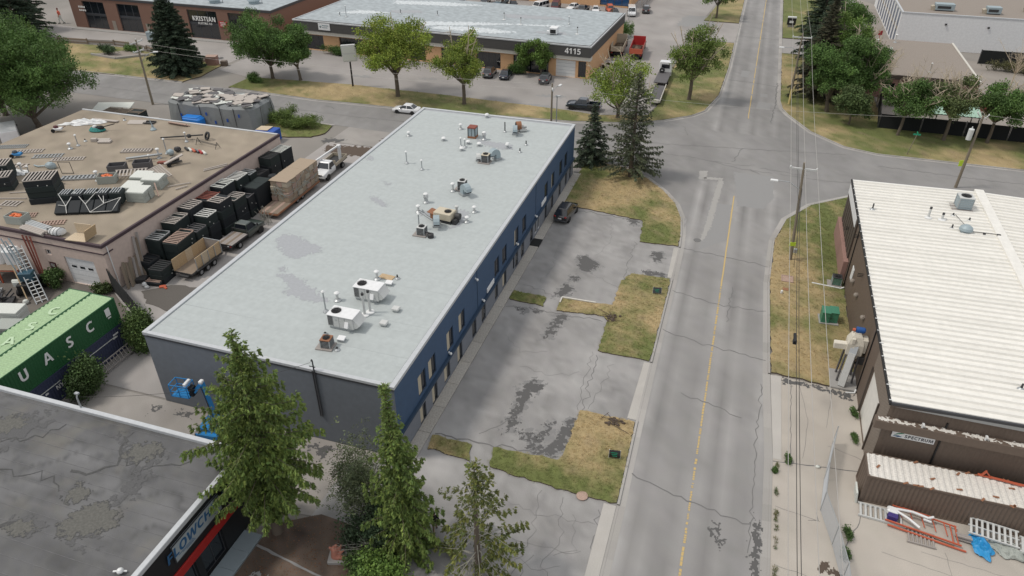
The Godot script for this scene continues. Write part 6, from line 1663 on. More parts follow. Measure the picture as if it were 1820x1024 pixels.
	for k in B.size():
		m = mb();m.bar(v3(-57.55,B[k][1],B[k][0] - 0.5 - 0.05 * k),v3(-57.6 + B[k][2],0.02,B[k][0] + 0.25),0.26,0.06)
		var lbl: String = ["dark plank leaning on the tan wall nearest the corner","greenish plank second from the corner","plank third from the corner of the tan wall","short dark plank in the middle of the leaning boards","plank beside the short dark middle one","grey plank before the long ones","brown plank next to the long leaning ones","first of three long grey planks leaning high on the tan wall","middle long plank leaning high on the tan wall","last of three long planks leaning high on the tan wall"][k]
		one(m,"leaning_plank",B[k][3],lbl,"plank","planks leaning on the tan wall")
	# wooden sided trailer
	var tr := thing("box_trailer","flat trailer with tan plywood sides and three axles","trailer",v3(-52.5,0,-53.6),-0.02)
	m = mb();m.box(v3(0,0.72,0),v3(2.15,0.14,5.0));put(m,"deck","old_wood",tr)
	m = mb()
	for s in [-1,1]: m.box(v3(s * 1.08,0.66,0),v3(0.12,0.2,5.1))
	for z in [-2.5,2.5]: m.box(v3(0,0.66,z),v3(2.1,0.2,0.12))
	m.bar(v3(-0.8,0.6,-2.5),v3(0,0.6,-3.8),0.12,0.14);m.bar(v3(0.8,0.6,-2.5),v3(0,0.6,-3.8),0.12,0.14);m.box(v3(0.3,0.55,2.75),v3(1.0,0.12,0.3));put(m,"chassis","coil",tr)
	m = mb();m.box(Vector3.ZERO,v3(0.06,1.35,1.0))
	for s in [-1,1]:
		pl = []
		for k in (5 if s < 0 else 4): pl.append(v3(s * 1.05,1.47,-2.0 + 1.02 * k))
		pieces(m.mesh(),"side_board" if s < 0 else "near_side_board",["plywood","plywood","plywood_pale","plywood"],tr,pl)
	m = mb();m.box(v3(0,1.45,-2.5),v3(2.1,1.3,0.06));put(m,"front_board","grey_wood",tr)
	m = mb();m.box(v3(0,2.13,-2.5),v3(2.2,0.06,0.1))
	for k in 5: m.box(v3(1.12,1.4,-2.4 + 1.0 * k),v3(0.06,1.4,0.07))
	put(m,"posts","galvanised",tr)
	m = mb();m.box(v3(1.25,0.83,0.25),v3(0.34,0.06,3.3),B1,0.02);put(m,"mudguard","coil",tr)
	for z in [-0.8,0.25,1.3]:
		for s in [-1,1]: wheel(tr,s * 1.2,z,0.37,0.22)
	# green flat deck pickup seen from behind
	var gt := thing("flatbed_pickup","dark green pickup with a wooden flat deck seen from behind","pickup truck",v3(-51.75,0,-60.2),-0.03)
	truck_cab(gt,"car_green",0.1)
	m = mb();m.box(v3(0,0.94,1.65),v3(2.15,0.16,2.9));put(m,"deck","coil",gt)
	m = mb();m.box(Vector3.ZERO,v3(0.27,0.04,2.85));pl = []
	for k in 7: pl.append(v3(-0.9 + 0.3 * k,1.05,1.65))
	pieces(m.mesh(),"deck_plank",["grey_wood","old_wood","grey_wood"],gt,pl)
	m = mb();m.box(v3(0,1.55,0.3),v3(2.0,0.08,0.08));m.box(v3(-0.95,1.3,0.3),v3(0.08,0.6,0.08));m.box(v3(0.95,1.3,0.3),v3(0.08,0.6,0.08));put(m,"headboard","coil",gt)
	m = mb();m.box(v3(0,0.62,1.2),v3(0.8,0.22,3.6));put(m,"chassis","black",gt)
	for s in [-1,1]:
		for k in 2:
			m = mb();m.box(v3(s * (0.55 + 0.3 * k),0.84,3.12),v3(0.2,0.13,0.04));put(m,"tail_light","lamp_red" if k else "lamp_clear",gt)
		wheel(gt,s * 0.88,-2.1,0.40,0.27);wheel(gt,s * 0.88,1.75,0.40,0.34)
	m = mb();m.box(v3(0,0.7,3.12),v3(2.1,0.24,0.08));put(m,"bumper","coil",gt)
	# grey branches stacked over the cab front
	m = mb()
	for k in 26: m.bar(v3(rr_(-0.9,0.9),0.1,rr_(-0.4,0.4)),v3(rr_(-1.1,1.1),rr_(1.2,2.3),rr_(-0.7,0.7)),0.03,0.03)
	one(m,"brush_pile","grey_twig","upright grey rods between the green pickup and the carton trailer","rods","",v3(-51.4,0,-64.3))
	# trailer piled with wrapped cartons
	var ct := thing("flat_trailer","flat wooden trailer under the tall carton load","trailer",v3(-51.9,0,-70.6),0.02)
	m = mb();m.box(Vector3.ZERO,v3(0.34,0.05,10.0));pl = []
	for k in 7: pl.append(v3(-1.08 + 0.36 * k,0.83,0))
	pieces(m.mesh(),"deck_plank",["old_wood","pink_wood","old_wood"],ct,pl)
	m = mb()
	for s in [-1,1]: m.box(v3(s * 1.27,0.72,0),v3(0.1,0.22,10.1))
	m.box(v3(0,0.68,5.05),v3(2.5,0.2,0.1));m.box(v3(0,0.68,-5.05),v3(2.5,0.2,0.1));m.bar(v3(0,0.6,-5.0),v3(0,0.55,-6.4),0.15,0.15);put(m,"chassis","rust",ct)
	for z in [-1.0,0.2]:
		for s in [-1,1]: wheel(ct,s * 1.0,z,0.4,0.25)
	var cl := thing("carton_load","tall load of cardboard cartons wrapped and tied on a trailer","load",v3(-52.0,0.86,-72.3),0.02)
	m = mb();m.box(Vector3.ZERO,v3(0.80,0.60,0.98),B1,0.05)
	pl = []
	for y in 4:
		for x in 3:
			for z in 7:
				if x == 1 and y < 3 and z > 0 and z < 6: continue
				pl.append(Transform3D(Basis(Vector3.UP,rr_(-0.04,0.04)),v3(-0.84 + 0.84 * x + rr_(-0.07,0.07),0.33 + 0.655 * y,-3.1 + 1.04 * z + rr_(-0.06,0.06))))
	pieces(m.mesh(),"carton",["carton","pink_wood","carton","truck_beige","carton"],cl,pl)
	m = mb();m.box(v3(0,1.3,0),v3(1.5,2.5,6.4));put(m,"inner_cartons","carton",cl)
	m = mb()
	for z in 7: m.box(v3(rr_(-0.05,0.05),2.66 + rr_(0,0.05),-3.1 + 1.04 * z),v3(2.5,0.05,1.08),Basis(Vector3.UP,rr_(-0.05,0.05)),0.015)
	put(m,"top_sheet","carton",cl)
	m = mb()
	for k in 24:
		var z := -3.4 + rng.randf() * 6.8;var y := rr_(0.2,2.2)
		m.bar(v3(1.30,y,z),v3(1.30,clampf(y + rr_(-0.9,0.9),0.1,2.6),z + rr_(-1.2,1.2)),0.03,0.06)
	for k in 12: m.bar(v3(rr_(-1.2,1.2),rr_(0.1,2.6),3.70),v3(rr_(-1.2,1.2),rr_(0.1,2.6),3.70),0.06,0.03)
	m.bar(v3(-1.25,1.05,3.71),v3(1.3,1.0,3.71),0.06,0.02);m.bar(v3(1.31,1.0,3.7),v3(1.31,1.1,-3.5),0.02,0.06)
	put(m,"wrapping_strips","foam_grey",cl)
	# white pickup with crane post
	var wp := thing("flatbed_pickup","white cab pickup with a crane post and olive flat bed","pickup truck",v3(-51.65,0,-79.6),PI + 0.05)
	truck_cab(wp,"car_white",0.2)
	m = mb();m.box(v3(0,0.98,2.0),v3(2.1,0.14,3.4));put(m,"deck","coil",wp)
	m = mb()
	for s in [-1,1]: m.box(v3(s * 1.02,1.25,2.0),v3(0.07,0.45,3.4))
	m.box(v3(0,1.25,3.7),v3(2.0,0.45,0.07));m.box(v3(0,1.5,0.35),v3(2.0,0.7,0.06));put(m,"bed_side","truck_beige",wp)
	m = mb();m.lathe(v3(0.25,1.1,1.3),[[0.22,0.0],[0.42,0.0],[0.42,0.22],[0.22,0.22]],14);put(m,"spare_wheel","tyre",wp)
	m = mb();m.box(v3(-0.5,1.9,2.7),v3(0.36,1.9,0.36),B1,0.04);m.box(v3(-0.5,2.95,2.7),v3(0.5,0.4,0.5),B1,0.05);put(m,"crane_post","lift_white",wp)
	m = mb();m.bar(v3(-0.4,3.0,2.6),v3(1.3,2.1,-2.2),0.2,0.2);put(m,"crane_boom","lift_white",wp)
	m = mb();m.box(v3(0.5,2.1,-0.4),v3(0.6,0.14,0.2),B1,0.04);put(m,"light_bar","lift_white",wp)
	m = mb();m.box(v3(0,0.62,1.6),v3(0.8,0.22,4.0));put(m,"chassis","black",wp)
	for s in [-1,1]:
		wheel(wp,s * 0.9,-2.0,0.4,0.27);wheel(wp,s * 0.88,2.3,0.4,0.34)
	# black mesh gate fence at the alley end
	var gf := thing("screen_fence","low black screened fence closing the alley by the green container","fence",Vector3.ZERO)
	var P := [v3(-57.9,0,-46.9),v3(-55.6,0,-45.6),v3(-53.0,0,-44.1),v3(-50.4,0,-42.6),v3(-49.4,0,-41.2)]
	for i in P.size():
		m = mb();m.cyl(P[i],P[i] + Vector3.UP * 2.7,0.05,0.05,8);put(m,"post","dark_flashing",gf)
		if i < P.size() - 1:
			m = mb();m.bar(P[i].lerp(P[i + 1],0.5) + (P[i + 1] - P[i]) * -0.49 + Vector3.UP * 1.33,P[i].lerp(P[i + 1],0.5) + (P[i + 1] - P[i]) * 0.49 + Vector3.UP * 1.33,0.03,2.56);put(m,"screen_panel","screen_fence",gf)
	# containers
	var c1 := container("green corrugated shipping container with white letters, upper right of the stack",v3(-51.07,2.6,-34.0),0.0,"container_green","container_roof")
	for q in [["U",-30.2],["A",-32.5],["S",-34.75],["C",-36.9]]: text(q[0],0.95,"white_letter",c1,facing(v3(1.235,1.55,q[1] + 34.0),v3(0,0,-1),Vector3.UP))
	m = mb();m.box2(v3(1.22,1.35,-5.25),v3(1.24,2.1,-4.75));m.box2(v3(1.22,1.1,-5.2),v3(1.24,1.22,-4.85));put(m,"data_plate","white_letter",c1)
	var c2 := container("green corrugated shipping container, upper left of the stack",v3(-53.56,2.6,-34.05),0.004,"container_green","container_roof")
	for q in [["C",-2.75],["S",-0.45],["A",1.7]]: text(q[0],1.1,"faded_letter",c2,Transform3D(Basis(Vector3.RIGHT,v3(0,0,-1),Vector3.UP) * Basis(Vector3.BACK,0.5),v3(0.35,2.60,q[1])))
	var c3 := container("navy shipping container with a white stripe under the green one",v3(-51.05,0,-34.1),0.0,"container_navy","container_navy")
	m = mb();m.box2(v3(1.222,1.62,1.4),v3(1.238,1.70,4.8));m.box2(v3(1.222,1.72,-4.8),v3(1.238,1.80,-1.2));put(m,"stripe","foam_pale",c3)
	text("NYK LOGISTICS",0.42,"white_letter",c3,facing(v3(1.24,1.25,-0.1),v3(0,0,-1),Vector3.UP))
	m = mb();m.box2(v3(1.225,1.30,2.75),v3(1.24,1.45,3.05));m.box2(v3(1.225,1.9,-5.2),v3(1.24,2.05,-4.6));m.box2(v3(1.225,1.62,-5.0),v3(1.24,1.75,-4.5));put(m,"marking","white_letter",c3)
	container("navy shipping container hidden under the left green one",v3(-53.56,0,-34.1),0.0,"container_navy","container_navy")
	var ld := thing("ladder","pale ladder standing on its side along the navy container","ladder",v3(-48.6,0.3,-37.0),0.0)
	m = mb()
	for y in [0.0,0.75]: m.bar(v3(-y * 0.45,y,2.2),v3(-y * 0.45,y,-2.4),0.07,0.09)
	put(m,"rail","grey_wood",ld)
	m = mb();m.box(Vector3.ZERO,v3(0.05,0.78,0.06),Basis(Vector3.BACK,0.42));pl = []
	for k in 12: pl.append(v3(-0.17,0.375,2.0 - 0.38 * k))
	pieces(m.mesh(),"rung",["grey_wood"],ld,pl)
	bush("bush","round dark bush growing against the navy container, nearer the camera",v3(-48.3,0,-33.5),v3(0.95,2.1,1.2),51,Color(0.055,0.105,0.03),1500,{"spread": 0.26})
	bush("bush","leafy bush between the green container and the grey building corner",v3(-48.6,0,-40.3),v3(1.0,2.7,1.1),52,Color(0.075,0.13,0.036),1700,{"spread": 0.26})
	bush("bush","low bush at the foot of the maroon door",v3(-64.4,0,-46.0),v3(0.9,1.3,0.8),53,Color(0.05,0.10,0.025),350)
	bush("bush","low weed at the corner of the white garage door",v3(-59.0,0,-46.4),v3(0.9,0.7,0.5),54,Color(0.06,0.10,0.03),200)
# ------------------------------------------------------------------ cluttered yard left of the containers
func left_yard():
	var l := thing("extension_ladder","long grey double ladder leaning towards the tan roof","ladder",v3(-63.6,0,-43.0))
	var m := mb()
	var a := v3(0.4,0,0);var b := v3(-3.6,4.4,-2.4)
	var side := v3(0.26,0,-0.44)
	for s in [-1,0,1]: m.bar(a + side * s,b + side * s,0.09,0.12)
	put(m,"rail","galvanised",l)
	m = mb();m.bar(-side,side,0.1,0.05);var pl := []
	for k in 15: pl.append(a.lerp(b,(k + 0.7) / 15.5))
	pieces(m.mesh(),"rung",["strap_white"],l,pl)
	var lift := thing("boom_lift","blue boom machine with a lattice mast beside the tan wall","boom lift",v3(-65.8,0,-44.4),0.4)
	m = mb();m.box(v3(0,0.9,0),v3(1.7,1.0,2.2),B1,0.08);put(m,"base","black",lift)
	m = mb()
	for x in [-0.45,0.45]:
		for z in [-0.3,0.3]: m.bar(v3(x,1.3,z),v3(x * 0.8 - 1.4,5.6,z - 0.9),0.1,0.1)
	for k in 7: m.bar(v3(-0.45 - 0.2 * k,1.5 + 0.6 * k,-0.3 - 0.12 * k),v3(0.45 - 0.25 * k,2.0 + 0.6 * k,0.3 - 0.14 * k),0.05,0.05)
	put(m,"mast","duct_blue",lift)
	m = mb();m.box(v3(0.2,2.1,0.3),v3(1.3,0.9,1.0),B1,0.06);put(m,"drive_unit","car_teal",lift)
	for s in [-1,1]:
		wheel(lift,s * 0.9,-0.8,0.4,0.26);wheel(lift,s * 0.9,0.8,0.4,0.26)
	m = mb()
	for k in 3: m.bar(v3(0.5 * k,0.05,0.2 * k),v3(0.5 * k - 1.6,5.0,-0.9),0.16,0.1)
	one(m,"red_beams","rust_red","long reddish beams leaning on the tan wall by the maroon door","beams","",v3(-66.0,0,-45.9))
	# white wrapped cubes
	for q in [["white wrapped cube on the yard rack, left one",v3(-71.4,1.6,-46.2)],["white wrapped cube on the yard rack, right one",v3(-69.7,1.6,-46.6)]]:
		var w := thing("wrapped_cube",q[0],"wrapped load",q[1],0.3,"white wrapped cubes")
		m = mb();m.box(v3(0,0.85,0),v3(1.6,1.7,1.5),B1,0.22);put(m,"bag","white_paint",w)
		m = mb();m.box(v3(0,1.71,0),v3(0.5,0.05,0.4));m.box(v3(0.4,1.66,0.5),v3(0.4,0.06,0.2));put(m,"straps","coil",w)
	var rk := thing("steel_rack","steel pallet rack with boards under the white wrapped cubes","rack",v3(-70.4,0,-45.6),0.3)
	m = mb()
	for x in [-2.0,0.0,2.0]:
		for z in [-1.0,1.0]: m.box(v3(x,0.8,z),v3(0.12,1.6,0.12))
	for z in [-1.0,1.0]: m.box(v3(0,1.5,z),v3(4.2,0.14,0.1))
	put(m,"frame","truck_orange",rk)
	m = mb();m.box(v3(0,1.56,0),v3(4.2,0.06,2.1));put(m,"shelf","old_wood",rk)
	# boxes, timber, clutter
	for q in [["cream panels in the nearest stack of the left yard",v3(-63.2,0,-39.6),5,"foam_pale"],["grey panels in the middle stack of the left yard",v3(-61.4,0,-38.0),4,"foam_grey"],["dark low stack of panels by the container",v3(-58.9,0,-36.6),3,"coil"],["pinkish slat stack by the left frame edge",v3(-61.5,0,-35.2),2,"wrap_pale"]]:
		var s := thing("panel_stack",q[0],"panel stack",q[1],0.25,"panel stacks in the left yard")
		m = mb();m.box(Vector3.ZERO,v3(2.6,0.3,1.7),B1,0.03);pl = []
		for k in q[2]: pl.append(Transform3D(Basis(Vector3.UP,rr_(-0.05,0.05)),v3(rr_(-0.08,0.08),0.16 + 0.32 * k,0)))
		pieces(m.mesh(),"panel",[q[3]],s,pl)
	for q in [["dark steel frames piled left of the ladder",v3(-66.8,0,-41.6),"coil",9],["tangle of poles behind the dark frames at the left",v3(-69.4,0,-42.4),"galvanised",10],["heap of orange and rusty bars at the far left",v3(-71.6,0,-43.4),"truck_orange",7]]:
		m = mb()
		for k in q[3]:
			m.bar(v3(rr_(-1.2,1.2),rr_(0.1,1.0),rr_(-0.9,0.9)),v3(rr_(-1.6,1.6),rr_(0.1,1.5),rr_(-1.2,1.2)),0.12,0.12)
		m.box(v3(0,0.2,0),v3(2.2,0.3,1.4),Basis(Vector3.UP,0.3))
		one(m,"steel_scrap",q[2],q[0],"scrap","",q[1],0.3)
	m = mb();m.box(v3(0,0.4,0),v3(0.9,0.5,0.6),B1,0.05);m.cyl(v3(-0.5,0.6,0),v3(0.6,0.6,0),0.22,0.22,10);one(m,"white_machine","foam_pale","small white machine among the scrap left of the ladder","machine","",v3(-66.6,0.8,-43.8),0.4)
	m = mb();m.ball(v3(0,0.22,0),v3(0.32,0.25,0.3),8);one(m,"white_bucket","foam_pale","small white bag on the ground at the ladder foot","bag","",v3(-64.6,0,-42.4))
	m = mb();m.bar(v3(0,0.05,0),v3(-2.2,2.8,-1.4),0.10,0.10);one(m,"yellow_pole","plywood","yellowish timber pole leaning beside the long ladder","pole","",v3(-64.7,0,-42.7))
	var sh := sheet("yard_dirt",poly([-57.7,-47,-90,-47,-90,-20,-54.9,-20,-54.9,-40,-49.4,-41.4]),0.0,1.0,"ground",func(x,z):
		var k := 0.15 * (1.0 + 0.35 * fbm(x,z,0.2) + 0.2 * fine(x,z));return Color(k * 1.08,k * 0.96,k * 0.85))
# ------------------------------------------------------------------ dark roofed building nearest the camera
func near_building():
	var t := thing("black_fronted_building","dark flat roofed building with red stripe at the near left","building")
	var X := -27.3;var Z1 := -27.2;var XW := -75.0;var Z0 := 12.0;var H := 5.8
	var org := v3(X,0,Z0);var u := v3(0,0,-1);var inw := v3(-1,0,0)
	var ops := []
	for z in [-22.6,-20.0,-17.4,-14.8]: ops.append([Z0 - z - 1.05,Z0 - z + 1.05,0.15,2.35])
	var w := mb();facade(w,org,u,Z0 - Z1,H,inw,ops,0.25);put(w,"front_wall","black_wall",t)
	for o in ops: opening("window",t,org,u,inw,o,0.25,[[0.5,"glass_dark"],[0.5,"glass_dark"]],"dark_flashing")
	w = mb();facade(w,v3(XW,0,Z1),Vector3.RIGHT,X - XW,H,v3(0,0,1),[]);put(w,"rear_wall","slate_low",t)
	w = mb();w.box2(v3(X,2.5,Z1),v3(X + 0.12,3.15,Z0),0.02);put(w,"red_stripe","red_stripe",t)
	var rf := mb();rf.box2(v3(XW,5.5,Z1 + 0.1),v3(X - 0.1,5.74,Z0));put(rf,"roof_deck","roof_black",t)
	sheet("roof",poly([XW,Z1 + 0.1,X - 0.1,Z1 + 0.1,X - 0.1,Z0,XW,Z0]),5.75,0.3,"roof_felt",func(x,z):
		# water has left dark veins and pale silt in the low places of the felt
		var a := fbm(x * 0.6 + z * 0.35,z * 0.9,0.30);var b := fbm(x + 30.0,z,0.11)
		var k := 0.135 * (1.0 + 0.6 * b + 0.30 * fbm(x * 0.4 + z,z * 1.2 - x * 0.3,0.35) + 0.12 * fine(x,z))
		var v := 1.0 - absf(a) * 6.0
		if v > 0.0: k *= 1.0 - 0.45 * v * clampf(b * 2.0 + 0.7,0.0,1.0)
		var s := clampf(fbm(x - 11.0,z + 7.0,0.22) * 2.4 - 0.45,0.0,1.0)
		return Color(k,k * 1.0,k * 1.02).lerp(Color(0.18,0.17,0.145),s * 0.6),t)
	var seams := mb()
	for k in 14: seams.box2(v3(XW,5.745,Z1 + 0.95 * k + 0.5),v3(X - 0.15,5.762,Z1 + 0.95 * k + 0.53))
	put(seams,"felt_seams","roof_black",t)
	var st := [[-33.2,-21.0,-31.6,-20.7,-31.0,-19.8,-31.9,-18.9,-33.4,-18.2,-34.2,-18.9,-33.9,-20.2],[-35.6,-21.8,-34.4,-21.5,-34.6,-20.4,-35.6,-20.6],[-36.6,-18.6,-35.2,-18.2,-36.0,-17.5,-37.2,-17.8],[-34.6,-25.6,-33.2,-26.2,-32.4,-25.4,-33.4,-24.4,-34.6,-24.6],[-46.8,-23.8,-44.6,-25.4,-43.0,-25.0,-44.6,-23.2,-46.4,-22.4]]
	for k in st.size():
		var big := []
		var c := Vector2.ZERO
		for i in range(0,st[k].size(),2): c += Vector2(st[k][i],st[k][i + 1])
		c /= st[k].size() / 2.0
		for i in range(0,st[k].size(),2):
			var p := Vector2(st[k][i],st[k][i + 1]);p += (p - c).normalized() * 0.13
			big.append_array([p.x,p.y])
		put(blot(big,5.768,0.3,200 + k),"water_mark","roof_black_dark",t);put(blot(st[k],5.772,0.3,200 + k),"silt","roof_silt",t)
	for q in [[-37.2,-18.1,-37.1,-18.7,-35.9,-18.8,-35.3,-18.4,-35.5,-17.7,-36.4,-17.7],[-33.5,-18.4,-33.0,-18.9,-31.9,-18.8,-31.0,-19.0,-30.8,-18.5,-32.0,-18.2],[-32.8,-21.3,-32.5,-22.4,-32.8,-23.8,-32.9,-25.1,-32.4,-24.9,-32.0,-23.3,-31.6,-21.8,-31.8,-20.9],[-37.0,-26.3,-35.7,-26.1,-34.2,-25.1,-33.9,-24.4,-35.4,-25.3],[-44.4,-23.9,-44.5,-25.4,-43.5,-26.0,-42.1,-26.0,-42.2,-24.6,-42.6,-23.2,-43.2,-22.8]]: put(blot(q,5.7655,0.7,int(q[0])),"dark_smear","roof_smear",t)
	var dv := [[-50,-25.2,-45,-23.0,-42.2,-23.4,-40.2,-25.4,0.07],[-48,-22.2,-44.6,-20.6,-43.0,-21.4,0.12],[-44.6,-17.6,-41.0,-18.8,-38.2,-17.4,-36.8,-18.2,0.16],[-36.8,-22.2,-35.2,-22.8,-34.6,-24.4,-35.4,-26.2,0.13],[-34.6,-24.4,-32.4,-23.9,-30.6,-25.0,-30.2,-26.6,0.06],[-41.5,-21.0,-37.6,-21.6,-36.2,-21.0,0.05]]
	for k in dv.size(): put(crack(dv[k].slice(0,dv[k].size() - 1),dv[k][dv[k].size() - 1],5.766,220 + k,0.5),"dark_vein","roof_black_dark",t)
	var c := mb();c.box2(v3(XW,5.3,Z1 - 0.12),v3(X + 0.1,6.0,Z1 + 0.22),0.03);put(c,"rear_parapet","flashing",t)
	c = mb();c.box2(v3(X - 0.26,5.6,Z1 + 0.22),v3(X + 0.1,5.92,Z0),0.03);put(c,"front_parapet","flashing",t)
	var m := mb();m.tube([v3(0,0,0),v3(0,0.9,0),v3(0.0,1.2,-0.1)],0.06,8);m.box(v3(0,1.25,-0.12),v3(0.3,0.12,0.2));one(m,"roof_mast","galvanised","short grey mast on the rear parapet of the dark roof","mast","",v3(-40.6,5.95,-27.2))
	m = mb();m.ball(v3(0,0.2,0),v3(0.2,0.16,0.2),10);m.tube([v3(-0.4,0.1,0.1),v3(0,0.2,0),v3(0.3,0.1,-0.15)],0.06,6);one(m,"roof_floodlight","white_paint","small white floodlight at the near edge of the dark roof","light","",v3(-28.3,5.76,-17.3))
	# sign
	var s := thing("fascia_sign","grey sign with blue slanted letters on the black wall","sign",v3(X + 0.02,4.5,-21.95))
	m = mb();m.box(v3(0.05,0,0),v3(0.1,1.38,4.3),B1,0.015);put(m,"panel","sign_grey",s)
	m = mb()
	for q in [1,-1]:
		m.box(v3(0.075,q * 0.67,0),v3(0.07,0.05,4.34));m.box(v3(0.075,0,q * 2.14),v3(0.07,1.38,0.05))
	put(m,"frame","dark_flashing",s)
	var T := facing(v3(0.11,0.12,0.02),v3(0,0,-1),Vector3.UP,1.06,1.0);T.basis.y += v3(0,0,-0.18)
	text("FLOWCHEM",0.66,"sign_blue",s,T)
	m = mb()
	for k in 3: m.box(v3(0.105,-0.30 - 0.10 * k,1.2 - 0.2 * k),v3(0.012,0.03,1.3 - 0.25 * k))
	put(m,"emblem","sign_blue",s)
# ------------------------------------------------------------------ blue boom lift behind the near spruce
func boom_lift():
	var t := thing("boom_lift","bright blue boom lift with basket against the grey wall","boom lift",v3(-35.0,0,-33.0),0.1)
	var m := mb();m.box(v3(0,0.75,0),v3(1.9,0.5,3.0),B1,0.08);m.box(v3(0,1.15,0.2),v3(1.6,0.5,2.0),B1,0.1);put(m,"chassis","lift_blue",t)
	m = mb();m.box(v3(-0.75,1.0,1.2),v3(0.4,0.5,0.5),B1,0.05);put(m,"counterweight","lift_white",t)
	for s in [-1,1]:
		wheel(t,s * 0.95,-1.0,0.45,0.32);wheel(t,s * 0.95,1.0,0.45,0.32)
	m = mb();m.bar(v3(0.3,1.3,0.2),v3(-0.35,4.9,-0.1),0.34,0.34);put(m,"lower_boom","lift_blue",t)
	m = mb();m.bar(v3(-0.35,4.9,-0.1),v3(-1.15,3.9,-0.2),0.14,0.2);m.bar(v3(-0.25,4.85,0.15),v3(-1.05,3.85,0.05),0.1,0.14);put(m,"jib","lift_blue",t)
	m = mb();m.box(v3(-0.32,5.0,-0.08),v3(0.3,0.22,0.4),B1,0.05);put(m,"elbow","lift_white",t)
	m = mb();m.bar(v3(0.22,1.5,0.42),v3(-0.28,4.6,0.16),0.06,0.08);put(m,"hoses","coil",t)
	m = mb();m.box(v3(-1.35,3.9,-0.1),v3(0.35,0.8,0.5));put(m,"rotator","black",t)
	m = mb();m.box(v3(-2.2,3.45,-0.1),v3(1.5,0.07,0.95))
	for x in [-2.93,-2.2,-1.47]:
		for z in [-0.56,0.36]: m.bar(v3(x,3.45,z),v3(x,4.55,z),0.05,0.05)
	for y in [3.95,4.55]:
		for z in [-0.56,0.36]: m.bar(v3(-2.95,y,z),v3(-1.45,y,z),0.05,0.05)
		for x in [-2.95,-1.45]: m.bar(v3(x,y,-0.56),v3(x,y,0.36),0.05,0.05)
	put(m,"basket","lift_blue",t)
	m = mb();m.box(v3(-1.65,4.62,-0.1),v3(0.25,0.25,0.75),B1,0.04);put(m,"control_box","lift_white",t)
